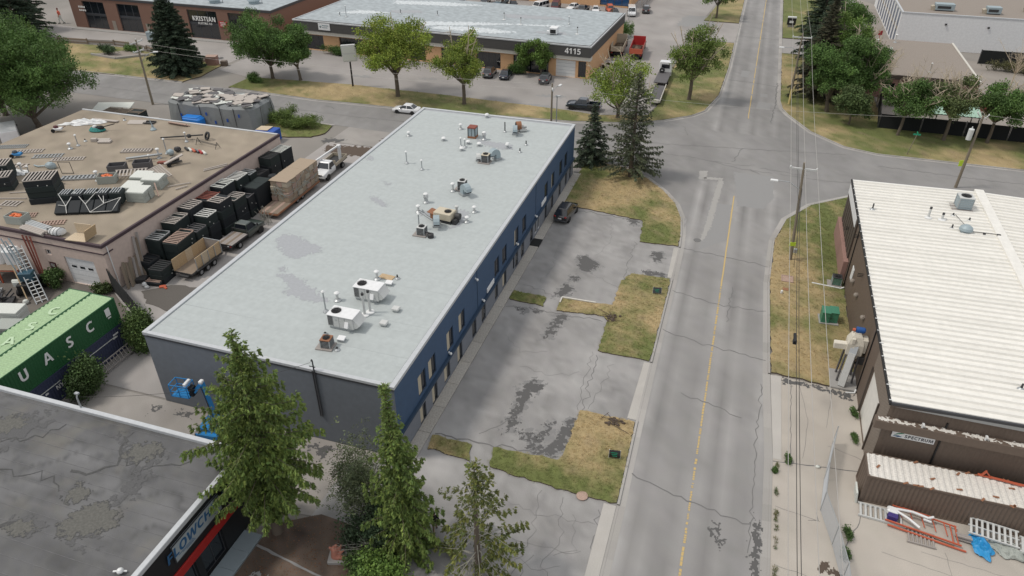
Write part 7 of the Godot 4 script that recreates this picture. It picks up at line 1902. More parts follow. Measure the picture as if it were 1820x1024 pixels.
# ------------------------------------------------------------------ brown metal building on the right
func brown_building():
	var t := thing("brown_building","brown metal clad building with ribbed white roof","building")
	var X := 13.6;var XE := 39.0;var Z0 := -44.1;var Z1 := -82.3;var H := 7.0;var XR := 26.0;var HR := 7.3
	var m := mb()
	# side wall: pale panels towards the camera, dark ones beyond, door opening 4.5 m wide
	facade(m,v3(X,0,Z0),v3(0,0,-1),Z0 - Z1,H,Vector3.RIGHT,[[2.4,6.8,0.0,4.55]],0.2);put(m,"side_wall","brown_metal",t)
	m = mb();corrugated(m,v3(X - 0.012,0.02,Z0),v3(0,0,-1),2.38,Vector3.UP,6.9,v3(-1,0,0),0.26,0.03);corrugated(m,v3(X - 0.012,4.58,Z0 - 2.4),v3(0,0,-1),4.4,Vector3.UP,2.35,v3(-1,0,0),0.26,0.03);put(m,"ribbed_cladding","brown_metal_pale",t)
	m = mb();corrugated(m,v3(X - 0.012,0.02,Z0 - 6.8),v3(0,0,-1),22.0,Vector3.UP,6.9,v3(-1,0,0),0.26,0.02);put(m,"ribbed_cladding","brown_metal",t)
	m = mb();m.box(v3(X + 0.14,2.28,Z0 - 4.6),v3(0.06,4.55,4.4));put(m,"loading_door","white_roof",t)
	m = mb()
	for z in [-2.35,-6.85]: m.box(v3(X - 0.06,2.3,Z0 + z),v3(0.12,4.7,0.14))
	put(m,"door_frame","brown_rib",t)
	for k in 8:
		m = mb();m.box2(v3(X - 0.16,2.3,-72.6 - 1.2 * k),v3(X - 0.01,6.9,-73.5 - 1.2 * k),0.02);put(m,"cladding_panel","brown_rib",t)
	m = mb();m.box2(v3(X - 0.2,5.6,-82.0),v3(X - 0.162,6.6,-73.2));put(m,"white_strip","white_panel",t)
	m = mb();m.box2(v3(X - 0.5,0.0,-82.3),v3(X - 0.02,2.3,-71.8),0.02);put(m,"brick_base","brick_red",t)
	m = mb();m.bar(v3(X - 0.06,0.1,-70.75),v3(X - 0.06,6.9,-70.9),0.09,0.09);m.bar(v3(X - 0.06,0.1,-53.4),v3(X - 0.06,6.9,-53.4),0.09,0.09);put(m,"downpipe","black",t)
	m = mb();m.tube([v3(X - 0.1,0.25,-53.4),v3(X - 0.2,0.1,-53.1),v3(X - 0.9,0.06,-53.0)],0.07,8);m.tube([v3(X - 0.1,0.3,-70.0),v3(X - 0.4,0.16,-69.9),v3(X - 3.2,0.14,-70.2)],0.07,8);put(m,"spout","white_paint",t)
	m = mb();facade(m,v3(X,0,Z0),Vector3.RIGHT,XE - X,H,v3(0,0,-1),[]);put(m,"front_wall","brown_metal",t)
	m = mb();corrugated(m,v3(X + 0.3,0.02,Z0 + 0.025),Vector3.RIGHT,XE - X - 0.4,Vector3.UP,7.0,v3(0,0,1),0.30,0.02);put(m,"ribbed_cladding","brown_metal",t)
	m = mb();facade(m,v3(X,0,Z1),Vector3.RIGHT,XE - X,H,v3(0,0,1),[]);put(m,"rear_wall","brown_metal",t)
	m = mb();m.box2(v3(17.3,0.1,Z0 + 0.03),v3(17.4,6.0,Z0 + 0.12));put(m,"wall_joint","black",t)
	# roof slabs either side of the ridge, then one ribbed panel per bay
	var rd := mb()
	rd.quad_to(v3(X - 0.05,H - 0.02,Z0 + 0.3),v3(XR,HR - 0.02,Z0 + 0.3),v3(XR,HR - 0.02,Z1 - 0.1),v3(X - 0.05,H - 0.02,Z1 - 0.1),Vector3.UP);rd.quad_to(v3(XR,HR - 0.02,Z0 + 0.3),v3(XE,H - 0.02,Z0 + 0.3),v3(XE,H - 0.02,Z1 - 0.1),v3(XR,HR - 0.02,Z1 - 0.1),Vector3.UP)
	rd.tri(v3(X,H - 0.3,Z0 + 0.28),v3(XE,H - 0.3,Z0 + 0.28),v3(XR,HR,Z0 + 0.28))
	var deck := put(rd,"roof","galvanised",t)
	var sl := Vector2(XR - X + 0.1,HR - H).length();var ang := atan2(HR - H,XR - X)
	var n := 53;var w := (Z0 + 0.3 - Z1) / n
	var pm := mb();var half := w * 0.5
	for q in [[half - 0.05,0.17,half,0.0],[half - 0.13,0.17,half - 0.05,0.17],[half - 0.20,0.01,half - 0.13,0.17],[-half,0.0,half - 0.20,0.01]]:
		pm.quad_to(v3(-sl * 0.5,q[1],q[0]),v3(sl * 0.5,q[1],q[0]),v3(sl * 0.5,q[3],q[2]),v3(-sl * 0.5,q[3],q[2]),Vector3.UP)
	for k in 3: grain(mat("roof_sheet_%d" % k,[0.76,0.73,0.78][k],[0.745,0.715,0.765][k],[0.70,0.67,0.72][k],0.55),"soft",6.0 + k)
	var pm2 := pm.mesh()
	var pl := [];var pr := []
	for k in n:
		var z := Z0 + 0.3 - w * (k + 0.5)
		pl.append(Transform3D(Basis(Vector3.BACK,ang),v3((X + XR) * 0.5 - 0.05,(H + HR) * 0.5,z)));pr.append(Transform3D(Basis(Vector3.BACK,-ang),v3((XE + XR) * 0.5,(H + HR) * 0.5,z)))
	pieces(pm2,"roof_panel",["roof_sheet_0","roof_sheet_1","roof_sheet_0","roof_sheet_2","roof_sheet_0"],deck,pl);pieces(pm2,"east_roof_panel",["roof_sheet_0","roof_sheet_2","roof_sheet_1"],deck,pr)
	m = mb();m.box2(v3(XR - 0.45,HR - 0.02,Z1 - 0.15),v3(XR + 0.45,HR + 0.24,Z0 + 0.35),0.05);put(m,"ridge_cap","white_roof",deck)
	m = mb();m.box2(v3(X - 0.22,H - 0.16,Z1 - 0.1),v3(X - 0.06,H + 0.02,Z0 + 0.35),0.02);put(m,"gutter","black",t)
	m = mb();m.bar(v3(X - 0.1,H + 0.02,Z0 + 0.36),v3(XR,HR + 0.02,Z0 + 0.36),0.14,0.22);m.bar(v3(XR,HR + 0.02,Z0 + 0.36),v3(XE,H + 0.02,Z0 + 0.36),0.14,0.22);put(m,"rake_trim","dark_flashing",t)
	m = mb();m.box(Vector3.ZERO,v3(0.28,0.05,0.06));pl = []
	for k in 22: pl.append(v3(X - 0.08,H + 0.045,Z0 - 1.7 * k))
	pieces(m.mesh(),"gutter_strap",["white_paint"],t,pl)
	# canopy box with flaking white top over the front wall
	m = mb();m.box2(v3(X - 0.75,4.85,Z0 + 0.02),v3(XE,5.55,Z0 + 0.66),0.02);put(m,"canopy","brown_metal",t)
	for k in 9:
		var x := X + 0.0 + 2.6 * k
		put(blot([x - 0.6,Z0 + 0.2,x + 0.4,Z0 + 0.12,x + 1.7,Z0 + 0.22,x + 1.8,Z0 + 0.42,x + 0.6,Z0 + 0.50,x - 0.5,Z0 + 0.45],5.556,0.15,400 + k),"flaking_paint","white_roof_old",t)
	for k in 5:
		m = mb();m.cyl(v3(X + 2.2 + 3.9 * k,5.5,Z0 + 0.5),v3(X + 2.2 + 3.9 * k,5.85,Z0 + 0.5),0.07,0.07,8);m.box(v3(X + 2.2 + 3.9 * k,5.88,Z0 + 0.56),v3(0.14,0.1,0.24));put(m,"canopy_lamp","white_paint",t)
	# vents, lights of the side wall
	for q in [[-63.6,3.4],[-58.6,4.2],[-66.8,3.0]]:
		m = mb();m.ball(v3(X - 0.16,q[1],q[0]),v3(0.22,0.2,0.32),10);m.box(v3(X - 0.05,q[1],q[0]),v3(0.1,0.3,0.4));put(m,"wall_vent","brown_metal_pale",t)
	m = mb();m.box2(v3(X - 0.09,2.2,-68.9),v3(X - 0.02,3.6,-67.9),0.01);put(m,"notice_panel","white_paint",t)
	for q in [[-63.8,5.6],[-70.4,6.2],[-76.0,4.2]]:
		m = mb()
		for k in 3: m.bar(v3(X - 0.02,q[1] - 0.15 * k,q[0]),v3(X - 0.5,q[1] - 0.15 * k,q[0]),0.05,0.05)
		put(m,"wall_bracket","black",t)
	# sign
	var s := thing("wall_sign","white rectangular sign with dark letters and green leaf mark","sign",v3(15.65,4.28,Z0 + 0.14))
	m = mb();m.box(Vector3.ZERO,v3(2.75,0.62,0.08),B1,0.01);put(m,"panel","white_panel",s)
	text("SPECTRUM",0.26,"car_navy",s,facing(v3(0.38,-0.08,0.05),Vector3.RIGHT,Vector3.UP))
	m = mb();m.plate([Vector2(-1.25,-0.12),Vector2(-1.0,0.0),Vector2(-0.62,0.16),Vector2(-0.75,0.2),Vector2(-1.05,0.08)],Transform3D(B1,v3(0,0,0.05)),0.02);put(m,"green_mark","green_cabinet",s)
	m = mb();m.plate([Vector2(-1.3,-0.2),Vector2(-0.95,-0.1),Vector2(-0.7,-0.18),Vector2(-0.98,-0.24)],Transform3D(B1,v3(0,0,0.05)),0.02);put(m,"blue_mark","sign_blue",s)
	# container in front
	var c := container("brown shipping container with rusty white roof before the sign",v3(18.95,0,-42.15),PI / 2,"brown_metal","white_roof_old")
	var g := mb()
	for k in 26: g.box(v3(rr_(-1.2,1.2) if k % 3 == 0 else (-1.15 if k % 2 else 1.15),2.6,rr_(-6,6)),v3(0.14,0.012,0.4),Basis(Vector3.UP,rng.randf()))
	put(g,"rust_flakes","rust",c)
	m = mb();m.bar(v3(0.2,0.0,0),v3(0.4,0.55,0.05),0.16,0.1);m.bar(v3(0.4,0.5,0.05),v3(0.75,0.1,0),0.12,0.08);m.bar(v3(0,0.08,0),v3(3.2,0.06,0.2),0.16,0.08);m.bar(v3(0.8,0.14,0.1),v3(2.6,0.12,0.3),0.1,0.08);one(m,"orange_straps","truck_orange","orange straps lying at the rear edge of the container roof","straps","",v3(20.1,2.6,-43.3))
	# roof plant
	t = condenser("rooftop_condenser","large pale condenser on the white ribbed roof near the ridge",v3(23.6,7.26,-77.6),0.05,1.35,1.25,"duct_blue","unit_metal","")
	var V := [["short stub vent nearest the left eave of the white ribbed roof",v3(14.9,7.05,-74.9),"stub",0.7],["tall grey stack, left of the two on the white ribbed roof",v3(20.0,7.17,-74.4),"dark_pipe",1.2],["shorter grey stack, right of the two on the white ribbed roof",v3(21.2,7.20,-74.2),"dark_pipe",0.8],["low dark vent left of the blue dome on the white ribbed roof",v3(21.8,7.22,-72.4),"stub",0.5],["low dark vent behind the blue dome on the white ribbed roof",v3(22.4,7.23,-75.4),"stub",0.35],["low dark vent right of the condenser on the white ribbed roof",v3(23.7,7.26,-74.6),"stub",0.4],["tiny pipe alone low down on the white ribbed roof",v3(22.2,7.23,-47.8),"stub",0.5]]
	for q in V: vent("white_roof_vent",q[0],q[1],q[2],q[3],"vents on the white ribbed roof")
	var d := thing("dome_ventilator","blue grey dome ventilator with gas pipe to the ridge","vent",v3(22.9,7.25,-72.0))
	m = mb();m.lathe(Vector3.ZERO,[[0.42,0],[0.42,0.25],[0.62,0.3],[0.56,0.55],[0.3,0.75],[0,0.8]],16);put(m,"dome","duct_blue",d)
	m = mb();m.tube([v3(0.4,0.15,0),v3(1.6,0.25,0.1),v3(2.9,0.32,0.2)],0.03,6);m.box(v3(1.6,0.18,0.1),v3(0.2,0.12,0.2));m.box(v3(2.8,0.26,0.2),v3(0.3,0.14,0.2));m.tube([v3(-0.1,0.6,-0.3),v3(-0.3,0.15,-3.5)],0.025,6);put(m,"gas_pipe","coil",d)
func right_yard():
	# dust collector on its slab
	var t := thing("dust_collector","cream dust collector machine with blue motor on concrete slab","machine",v3(12.6,0.0,-54.6))
	var m := mb();m.box(v3(0.0,0.10,0.0),v3(2.3,0.2,2.6),B1,0.03);put(m,"slab","pale_patch",t)
	m = mb()
	for q in [[-0.5,0.3],[0.5,0.3],[-0.5,-0.7],[0.5,-0.7]]: m.bar(v3(q[0] * 1.2,0.2,q[1] * 1.2),v3(q[0],3.0,q[1]),0.12,0.12)
	put(m,"leg","bin_grey",t)
	m = mb();m.bar(v3(-0.25,0.25,0.95),v3(-0.05,3.4,0.45),0.55,0.40);put(m,"chute","unit_metal",t)
	m = mb();m.bar(v3(-0.05,3.2,0.45),v3(0.1,4.2,-0.1),0.58,0.46);put(m,"upper_chute","galvanised",t)
	m = mb();m.rings([[0.2,2.3],[0.62,3.1],[0.62,4.1],[0.42,4.75],[0.26,5.0]].map(func(q): return [v3(0.05 + q[0],q[1],-0.3 - q[0]),v3(0.05 + q[0],q[1],-0.3 + q[0]),v3(0.05 - q[0],q[1],-0.3 + q[0]),v3(0.05 - q[0],q[1],-0.3 - q[0])]),true,false);m.box(v3(0.05,5.0,-0.3),v3(0.5,0.06,0.5));m.box(v3(-0.2,4.45,0.2),v3(0.3,0.5,0.3),B1,0.04);m.box(v3(0.1,3.6,0.34),v3(0.5,0.5,0.05),B1,0.01);put(m,"hopper","cream_machine",t)
	m = mb();m.box(v3(0.7,4.0,-0.2),v3(0.5,1.3,0.8),B1,0.06);m.box(v3(-1.0,3.6,-0.2),v3(1.1,0.55,0.5),Basis(Vector3.BACK,0.06),0.05);put(m,"inlet_box","cream_machine",t)
	m = mb();m.cyl(v3(-0.15,5.2,-0.4),v3(0.45,5.2,-0.4),0.27,0.27,14);m.ball(v3(0.45,5.2,-0.4),v3(0.15,0.26,0.26),10);put(m,"motor","motor_blue",t)
	m = mb();m.cyl(v3(-0.4,5.15,-0.4),v3(-0.2,5.15,-0.4),0.14,0.14,10);put(m,"coupling","truck_orange",t)
	m = mb();m.box(v3(0.8,2.6,0.2),v3(0.7,0.7,0.3));m.cyl(v3(0.9,3.1,-0.5),v3(1.0,3.1,-0.5),0.4,0.4,14);m.bar(v3(0.3,2.3,0.3),v3(1.1,2.3,0.1),0.16,0.16);put(m,"drive","coil",t)
	t = thing("electrical_cabinet","green double electrical cabinet on a pad in the grass","utility box",v3(11.7,0.1,-63.6),0.05)
	m = mb();m.box(v3(0,0.06,0),v3(1.75,0.12,1.6));put(m,"pad","pale_patch",t)
	m = mb()
	for s in [-1,1]: m.box(v3(s * 0.38,0.68,0.05 - s * 0.08),v3(0.74,1.12,1.1),B1,0.02)
	put(m,"cabinet","green_cabinet",t)
	m = mb()
	for s in [-1,1]: m.box(v3(s * 0.38,1.27,0.05 - s * 0.08),v3(0.80,0.07,1.18),Basis(Vector3.RIGHT,0.06),0.02)
	put(m,"lid","green_cabinet",t)
	m = mb()
	for s in [-1,1]: m.box(v3(s * 0.10,0.7,0.66),v3(0.05,0.2,0.05))
	put(m,"handle","coil",t)
	condenser("ground_condenser","grey condenser on the grass against the brown wall",v3(12.75,0.1,-70.7),0.0,0.9,0.85,"green_cabinet","coil","")
	var p := mb()
	for s in [-1,1]:
		p.box(v3(s * 0.55,0.02,0),v3(0.09,0.1,1.3));p.box(v3(0,0.02,s * 0.6),v3(1.0,0.1,0.09))
	p.box(v3(0,0.0,0),v3(1.0,0.06,1.1));one(p,"access_cover","pink_wood","reddish access cover with pale rim set in the grass verge","cover","",v3(7.95,0.13,-70.2))
	p = mb();p.box(v3(0,0,0),v3(0.55,0.05,0.5),B1,0.01);one(p,"small_cover","rust","small brown cover in the grass below the rimmed one","cover","",v3(7.8,0.13,-68.1))
	p = mb();p.lathe(Vector3.ZERO,[[0.12,0],[0.12,0.3],[0.06,0.36],[0,0.36]],8);one(p,"marker_post","white_paint","small white marker post in the verge beside the kerb","marker","",v3(7.4,0.1,-67.2))
	# chain link fence of galvanised pipe with a bend
	t = thing("chain_link_fence","galvanised chain link fence bending across the concrete yard","fence",Vector3.ZERO)
	var P := [v3(11.35,0,-46.2),v3(10.6,0,-42.2),v3(10.25,0,-39.2),v3(10.9,0,-36.4),v3(11.35,0,-33.6),v3(11.5,0,-30.5),v3(11.55,0,-27)]
	for i in P.size():
		m = mb();m.cyl(P[i],P[i] + Vector3.UP * 1.95,0.04,0.04,8);m.ball(P[i] + Vector3.UP * 1.97,v3(0.06,0.05,0.06),6);put(m,"post","galvanised",t)
	m = mb()
	for i in P.size() - 1:
		m.cyl(P[i] + Vector3.UP * 1.9,P[i + 1] + Vector3.UP * 1.9,0.03,0.03,6);m.cyl(P[i] + Vector3.UP * 0.08,P[i + 1] + Vector3.UP * 0.08,0.02,0.02,6)
	put(m,"rail","galvanised",t)
	for i in P.size() - 1:
		m = mb()
		var d: Vector3 = P[i + 1] - P[i];var L: float = d.length();d /= L
		var k := 0
		while k * 0.11 < L + 1.8:
			var a := k * 0.11
			var x0 := maxf(0.0,a - 1.8);var x1 := minf(L,a)
			if x1 > x0:
				m.bar(P[i] + d * x0 + Vector3.UP * (0.08 + a - x0),P[i] + d * x1 + Vector3.UP * (0.08 + a - x1),0.010,0.010)
				m.bar(P[i] + d * (L - x0) + Vector3.UP * (0.08 + a - x0),P[i] + d * (L - x1) + Vector3.UP * (0.08 + a - x1),0.010,0.010)
			k += 1
		put(m,"mesh_wire","flashing",t).set_meta("kind","stuff")
	# frames and scaffold by the container
	rack("slatted_frame","grey aluminium slatted frame at the corner of the brown container",v3(14.2,0.05,-40.0),-0.06,2.9,1.15,9,"unit_metal","",0.16,false)
	rack("slatted_frame","small wooden pallet lying before the orange frames",v3(16.6,0.05,-38.7),-0.05,1.75,1.15,7,"grey_wood","",0.12,false)
	rack("slatted_frame","grey slatted frame in front of the container at the right",v3(21.1,0.6,-40.2),-0.14,3.0,1.3,9,"unit_metal","",0.12,true,Basis(Vector3.RIGHT,0.12))
	rack("slatted_frame","white edged grey frame cut off by the right frame edge",v3(23.9,0.4,-39.6),-0.2,2.6,1.3,7,"unit_metal","",0.16,true)
	m = mb()
	m.bar(v3(-2.4,0.3,0.9),v3(2.3,0.25,1.0),0.09,0.1);m.bar(v3(-2.2,0.15,1.15),v3(2.6,0.1,1.25),0.09,0.1);m.bar(v3(-2.0,0.35,-0.6),v3(2.0,0.3,-0.5),0.08,0.08);m.bar(v3(-3.6,0.2,-0.8),v3(0.6,0.25,-0.75),0.08,0.08)
	for k in 6: m.bar(v3(-1.6 + 0.7 * k,0.32,-0.58),v3(-1.3 + 0.7 * k,0.12,0.2 + 0.05 * k),0.05,0.05)
	m.bar(v3(1.9,0.3,-0.5),v3(2.1,0.28,1.0),0.06,0.06);m.bar(v3(1.6,0.3,-0.5),v3(1.8,0.28,1.0),0.06,0.06)
	one(m,"scaffold_frames","truck_orange","orange scaffold frames lying in front of the brown container","scaffold","",v3(16.9,0.03,-40.0),-0.14)
	t = thing("white_dolly","white tubular handle dolly with a purple blue base","dolly",v3(15.4,0.25,-40.1),-0.15)
	m = mb();m.box(v3(-0.5,0.35,0.0),v3(0.75,0.35,0.55),B1,0.1);m.tube([v3(-0.3,0.5,-0.1),v3(0.7,0.45,-0.35),v3(1.7,0.4,-0.3),v3(2.0,0.45,-0.5)],0.09,8);m.tube([v3(-0.3,0.5,0.1),v3(0.5,0.4,0.35),v3(1.2,0.3,0.75)],0.09,8);m.bar(v3(1.4,0.35,-0.1),v3(1.9,0.35,-0.05),0.1,0.1);put(m,"handle","white_paint",t)
	m = mb();m.box(v3(-0.45,0.1,0.35),v3(0.65,0.55,0.5),B1,0.06);put(m,"base","purple_blue",t)
	m = crumpled(1.25,2.1,0.34,3,1.3)
	one(m,"blue_tarp","tarp_blue_wet","bright blue tarpaulin crumpled over the grey frame","tarpaulin","",v3(20.3,0.15,-39.2),0.25)
	m = crumpled(2.2,1.3,0.38,6,1.2)
	var ring := []
	for j in 13: ring.append(v3(cos(PI * j / 12.0) * 0.8,0.35 + 0.1 * sin(PI * j / 12.0),-sin(PI * j / 12.0) * 0.4))
	m.tube(ring,0.06,6);one(m,"clear_sheeting","foam_grey","bunched clear sheeting and hoop beside the blue tarpaulin","sheeting","",v3(21.9,0.1,-39.3),-0.3)
	m = mb();m.box(v3(0,0.25,0),v3(0.9,0.5,0.5),B1,0.06);one(m,"teal_crate","car_teal","teal crate under the frame at the right edge","crate","",v3(23.3,0.02,-38.6),-0.2)
	m = mb()
	for k in 4: m.box(v3(0,0.06 + 0.13 * k,0.3 * (k % 2)),v3(0.9,0.09,0.16))
	one(m,"timber_offcuts","grey_wood","short timber offcuts left of the blue tarpaulin","timber","",v3(19.3,0.02,-39.6),-0.1)
	m = mb();m.bar(v3(0,0.04,0),v3(1.5,0.04,0.55),0.07,0.05);one(m,"thin_batten","old_wood","thin batten right of the small wooden pallet","batten","",v3(17.1,0.02,-39.1),0.12)
	m = mb();m.box(v3(0,0.5,0),v3(0.12,1.0,1.1),Basis(Vector3.BACK,0.12));one(m,"pale_board","foam_pale","pale board leaning on the end of the brown container","board","",v3(12.6,0.02,-41.2))
	m = mb();m.ball(v3(0,0.08,0),v3(0.22,0.1,0.16),7);one(m,"litter_bag","foam_pale","scrap of white litter beside the chain link fence","litter","",v3(10.2,0.02,-43.4),0.3)
	# weeds
	bush("shrub","leafy green shrub at the bottom edge beside the chain link fence",v3(10.6,0.02,-30.2),v3(1.7,1.6,1.3),61,Color(0.06,0.115,0.028),1300,{"category": "shrub"})
	var W := [["weeds along the chain link fence foot, upper clump",v3(11.9,0.02,-37.3),v3(0.3,0.45,0.7)],["weeds along the chain link fence foot, lower clump",v3(11.7,0.02,-35.6),v3(0.25,0.35,0.5)],["weed at the corner of the concrete joint by the road",v3(8.15,0.02,-43.2),v3(0.2,0.3,0.55)],["weeds at the foot of the white loading door, far clump",v3(13.1,0.02,-50.4),v3(0.3,0.45,0.6)],["weeds at the foot of the white loading door, near clump",v3(12.95,0.02,-47.4),v3(0.25,0.35,0.8)],["small weed in the gutter at the road edge",v3(7.15,0.02,-42.0),v3(0.15,0.2,0.2)]]
	for k in W.size(): bush("weed_clump",W[k][0],W[k][1],W[k][2],70 + k,Color(0.06,0.12,0.03),110,{"category": "weeds","stems": 5,"leaf": 0.45,"group": "weed clumps in the concrete yard"})
	var kw := [];var kc := []
	for k in 620:
		var z := -43.0 + 26.0 * rng.randf()
		if fine(z * 0.35,3.0) < -0.1: continue
		var s := rr_(0.8,1.8)
		kw.append(Transform3D(Basis(Vector3.UP,rng.randf() * TAU).scaled(Vector3.ONE * s),v3(7.28 + rr_(-0.12,0.12),0.02,z)))
		var v := rr_(0.7,1.3)
		kc.append(Color(0.14,0.125,0.045) * v if rng.randf() < 0.55 else Color(0.06,0.10,0.03) * v)
	var kg := many(tuft,kw,kc,"gutter_weeds","blade");tag(kg,"thin weeds growing in the joint behind the right kerb","weeds");kg.set_meta("kind","stuff")
	# small signs on the left lawns, round cover
	for q in [["small black notice sign on the lawn nearest the camera",v3(-4.5,0.12,-39.6)],["small black notice sign on the middle lawn",v3(-4.7,0.12,-63.2)]]:
		t = thing("lawn_sign",q[0],"sign",q[1],0.15,"notice signs on the lawns")
		m = mb();m.box(v3(0,0.42,0),v3(0.85,0.6,0.06),Basis(Vector3.RIGHT,-0.35),0.01);put(m,"board","car_black",t)
		m = mb()
		for k in 3: m.box(v3(-0.05 + 0.03 * k,0.55 - 0.12 * k,0.042 + 0.045 * k - 0.02),v3(0.5 - 0.08 * k,0.035,0.012),Basis(Vector3.RIGHT,-0.35))
		put(m,"print","sign_green",t)
		m = mb()
		for s in [-1,1]:
			m.box(v3(s * 0.42,0.4,-0.02),v3(0.04,0.66,0.07),Basis(Vector3.RIGHT,-0.35));m.bar(v3(s * 0.35,0,-0.1),v3(s * 0.35,0.3,-0.05),0.05,0.05)
		put(m,"frame","white_paint",t)
	m = mb();m.lathe(Vector3.ZERO,[[0.42,0],[0.42,0.05],[0.3,0.08],[0,0.08]],16);one(m,"round_cover","pink_wood","round pinkish lid at the lower edge of the near lawn","cover","",v3(-6.0,0.08,-35.3))
	for q in [["broken turf and stones at the corner of the near lawn",v3(-5.4,0.12,-43.4)],["broken turf and branches on the middle lawn edge",v3(-8.2,0.12,-57.6)]]:
		m = mb()
		for k in 18: m.ball(v3(rng.randfn() * 0.4,0.06,rng.randfn() * 0.25),v3(rr_(0.08,0.2),rr_(0.05,0.12),rr_(0.08,0.18)),6)
		for k in 8: m.bar(v3(rng.randfn() * 0.4,0.1,rng.randfn() * 0.3),v3(rng.randfn() * 0.8,0.15,rng.randfn() * 0.5),0.03,0.03)
		one(m,"rubble_heap","soil",q[0],"rubble","",q[1])
	# white planks between the two car parks
	m = mb();m.box(v3(0,0.14,0),v3(3.5,0.12,0.16),B1,0.02);m.box(v3(-1.72,0.14,0.5),v3(0.14,0.12,0.9),B1,0.02);one(m,"parking_curb","white_band","pale timber edging of the strip between the car parks","edging","",v3(-12.0,0.06,-59.6),0.02)
# ------------------------------------------------------------------ buildings across the cross street
func far_buildings():
	var t := thing("low_shop_building","long low building with dark fascia, orange brick piers and pale roof","building",v3(-27.1,0,-131.7),-0.037)
	var W := 62.7;var D := 28.2;var H := 6.0
	var org := v3(-W,0,0);var inw := v3(0,0,-1)
	var ops := [];var kinds := []
	for q in [[1.0,6.3,0],[10.0,15.5,0],[18.5,23.5,0],[26.0,29.4,0],[32.8,37.6,0],[40.2,45.2,0],[47.8,54.8,0],[56.2,60.0,1],[60.5,62.0,0]]:
		ops.append([q[0],q[1],0.1 if q[2] == 0 else 0.0,3.1]);kinds.append(q[2])
	var m := mb();facade(m,org,Vector3.RIGHT,W,3.3,inw,ops,0.35);put(m,"front_wall","brick_orange",t)
	for i in ops.size():
		if kinds[i] == 0: opening("window",t,org,Vector3.RIGHT,inw,ops[i],0.35,[[0.25,"glass_dark"],[0.25,"glass_dark"],[0.25,"glass_dark"],[0.25,"glass_dark"]],"window_frame",0.1)
		else:
			m = mb();m.box(org + v3((ops[i][0] + ops[i][1]) * 0.5,1.55,-0.2),v3(3.8,3.1,0.08));var gd := put(m,"garage_door","white_paint",t)
			m = mb()
			for k in 4: m.box(org + v3((ops[i][0] + ops[i][1]) * 0.5,0.62 * (k + 1),-0.15),v3(3.78,0.03,0.02))
			put(m,"panel_joint","galvanised",gd)
	m = mb();m.box2(v3(-W - 0.1,3.3,-1.2),v3(0.1,4.0,0.35),0.03);put(m,"white_band","white_band",t)
	m = mb();m.box2(v3(-W - 0.15,4.0,-0.6),v3(0.15,5.92,0.5),0.03);m.box2(v3(-0.3,4.0,-D),v3(0.15,5.92,-0.6),0.03);put(m,"fascia","fascia_dark",t)
	m = mb();m.box2(v3(-0.6,0,-D),v3(0.0,4.0,-0.1));put(m,"side_wall","brick_orange",t)
	m = mb();m.box2(v3(-W,0,-D),v3(-0.6,5.8,-D + 0.3));m.box2(v3(-W,0,-D + 0.3),v3(-W + 0.3,5.8,-1.2));put(m,"rear_wall","brick_orange",t)
	m = mb();m.box2(v3(-W,5.6,-D),v3(0.1,5.9,0.3));put(m,"roof","roof_4115",t)
	m = mb();m.box2(v3(-W - 0.2,5.78,0.36),v3(0.2,6.02,0.56),0.02);m.box2(v3(0.0,5.78,-D - 0.1),v3(0.2,6.02,0.36),0.02);m.box2(v3(-W - 0.2,5.78,-D - 0.1),v3(-W,6.02,0.36),0.02);put(m,"roof_edge","flashing",t)
	for q in [[-38,-7,-30,-9.5,-17,-12,-8,-14,-10,-12.5,-20,-10.5,-28,-7,-36,-4],[-33,-2.5,-20,-3,-16,-5.5,-24,-6.5,-33,-5],[-50,-20,-38,-22,-30,-25,-40,-25.5,-52,-23],[-58,-8,-52,-9,-46,-12,-54,-12]]:
		put(blot(q,5.912,0.5,q.size()),"pale_patch","roof_4115_pale",t)
	for q in [[-46,-12,-40,-14,-42,-16,-48,-14],[-22,-16,-10,-18,-12,-20,-24,-19],[-12,-6,-6,-6.5,-7,-8,-13,-7.5]]:
		put(blot(q,5.915,0.5,3),"dark_patch","roof_stain",t)
	var nm := text("4115",1.0,"white_letter",t,facing(v3(-3.2,4.95,0.55),Vector3.RIGHT,Vector3.UP));nm.name = "number"
	m = mb();m.box2(v3(-56.8,4.4,0.52),v3(-54.1,5.7,0.6),0.02);var ws := put(m,"sign_board","white_panel",t)
	m = mb();m.ball(v3(-56.3,5.1,0.61),v3(0.25,0.28,0.02),8);m.box2(v3(-55.9,5.2,0.6),v3(-54.4,5.4,0.62));m.box2(v3(-55.9,4.85,0.6),v3(-54.7,5.0,0.62));put(m,"print","duct_blue",ws)
	var R := 5.92
	for q in [["slim stack on the low shop roof, leftmost",v3(-80.5,R,-139),"pipe",2.2],["stub on the low shop roof beside the leftmost stack",v3(-82.3,R,-139.5),"stub",0.7],["stub on the low shop roof left of the pale patch",v3(-71,R,-145),"stub",0.9],["stub at the middle of the low shop roof",v3(-63,R,-146),"stub",0.9],["slim dark stack at the right middle of the low shop roof",v3(-48.5,R,-146.5),"dark_pipe",1.4],["slim dark stack right of the middle one on the low shop roof",v3(-44,R,-143.5),"dark_pipe",1.4],["slim stack near the right end of the low shop roof",v3(-31.5,R,-139.5),"dark_pipe",1.4],["thin pipe pair near the rear right of the low shop roof",v3(-35,R,-147),"pipe",1.5]]:
		vent("shop_roof_vent",q[0],q[1],q[2],q[3],"vents on the low shop roof")
	t = thing("swamp_cooler","white box cooler on the low shop roof near the house number","air conditioner",v3(-35.8,R,-138.4),0.0)
	m = mb();m.box(v3(0,0.75,0),v3(1.5,1.1,1.7),B1,0.04);m.box(v3(-1.0,0.3,0),v3(0.8,0.5,0.7));put(m,"casing","white_panel",t)
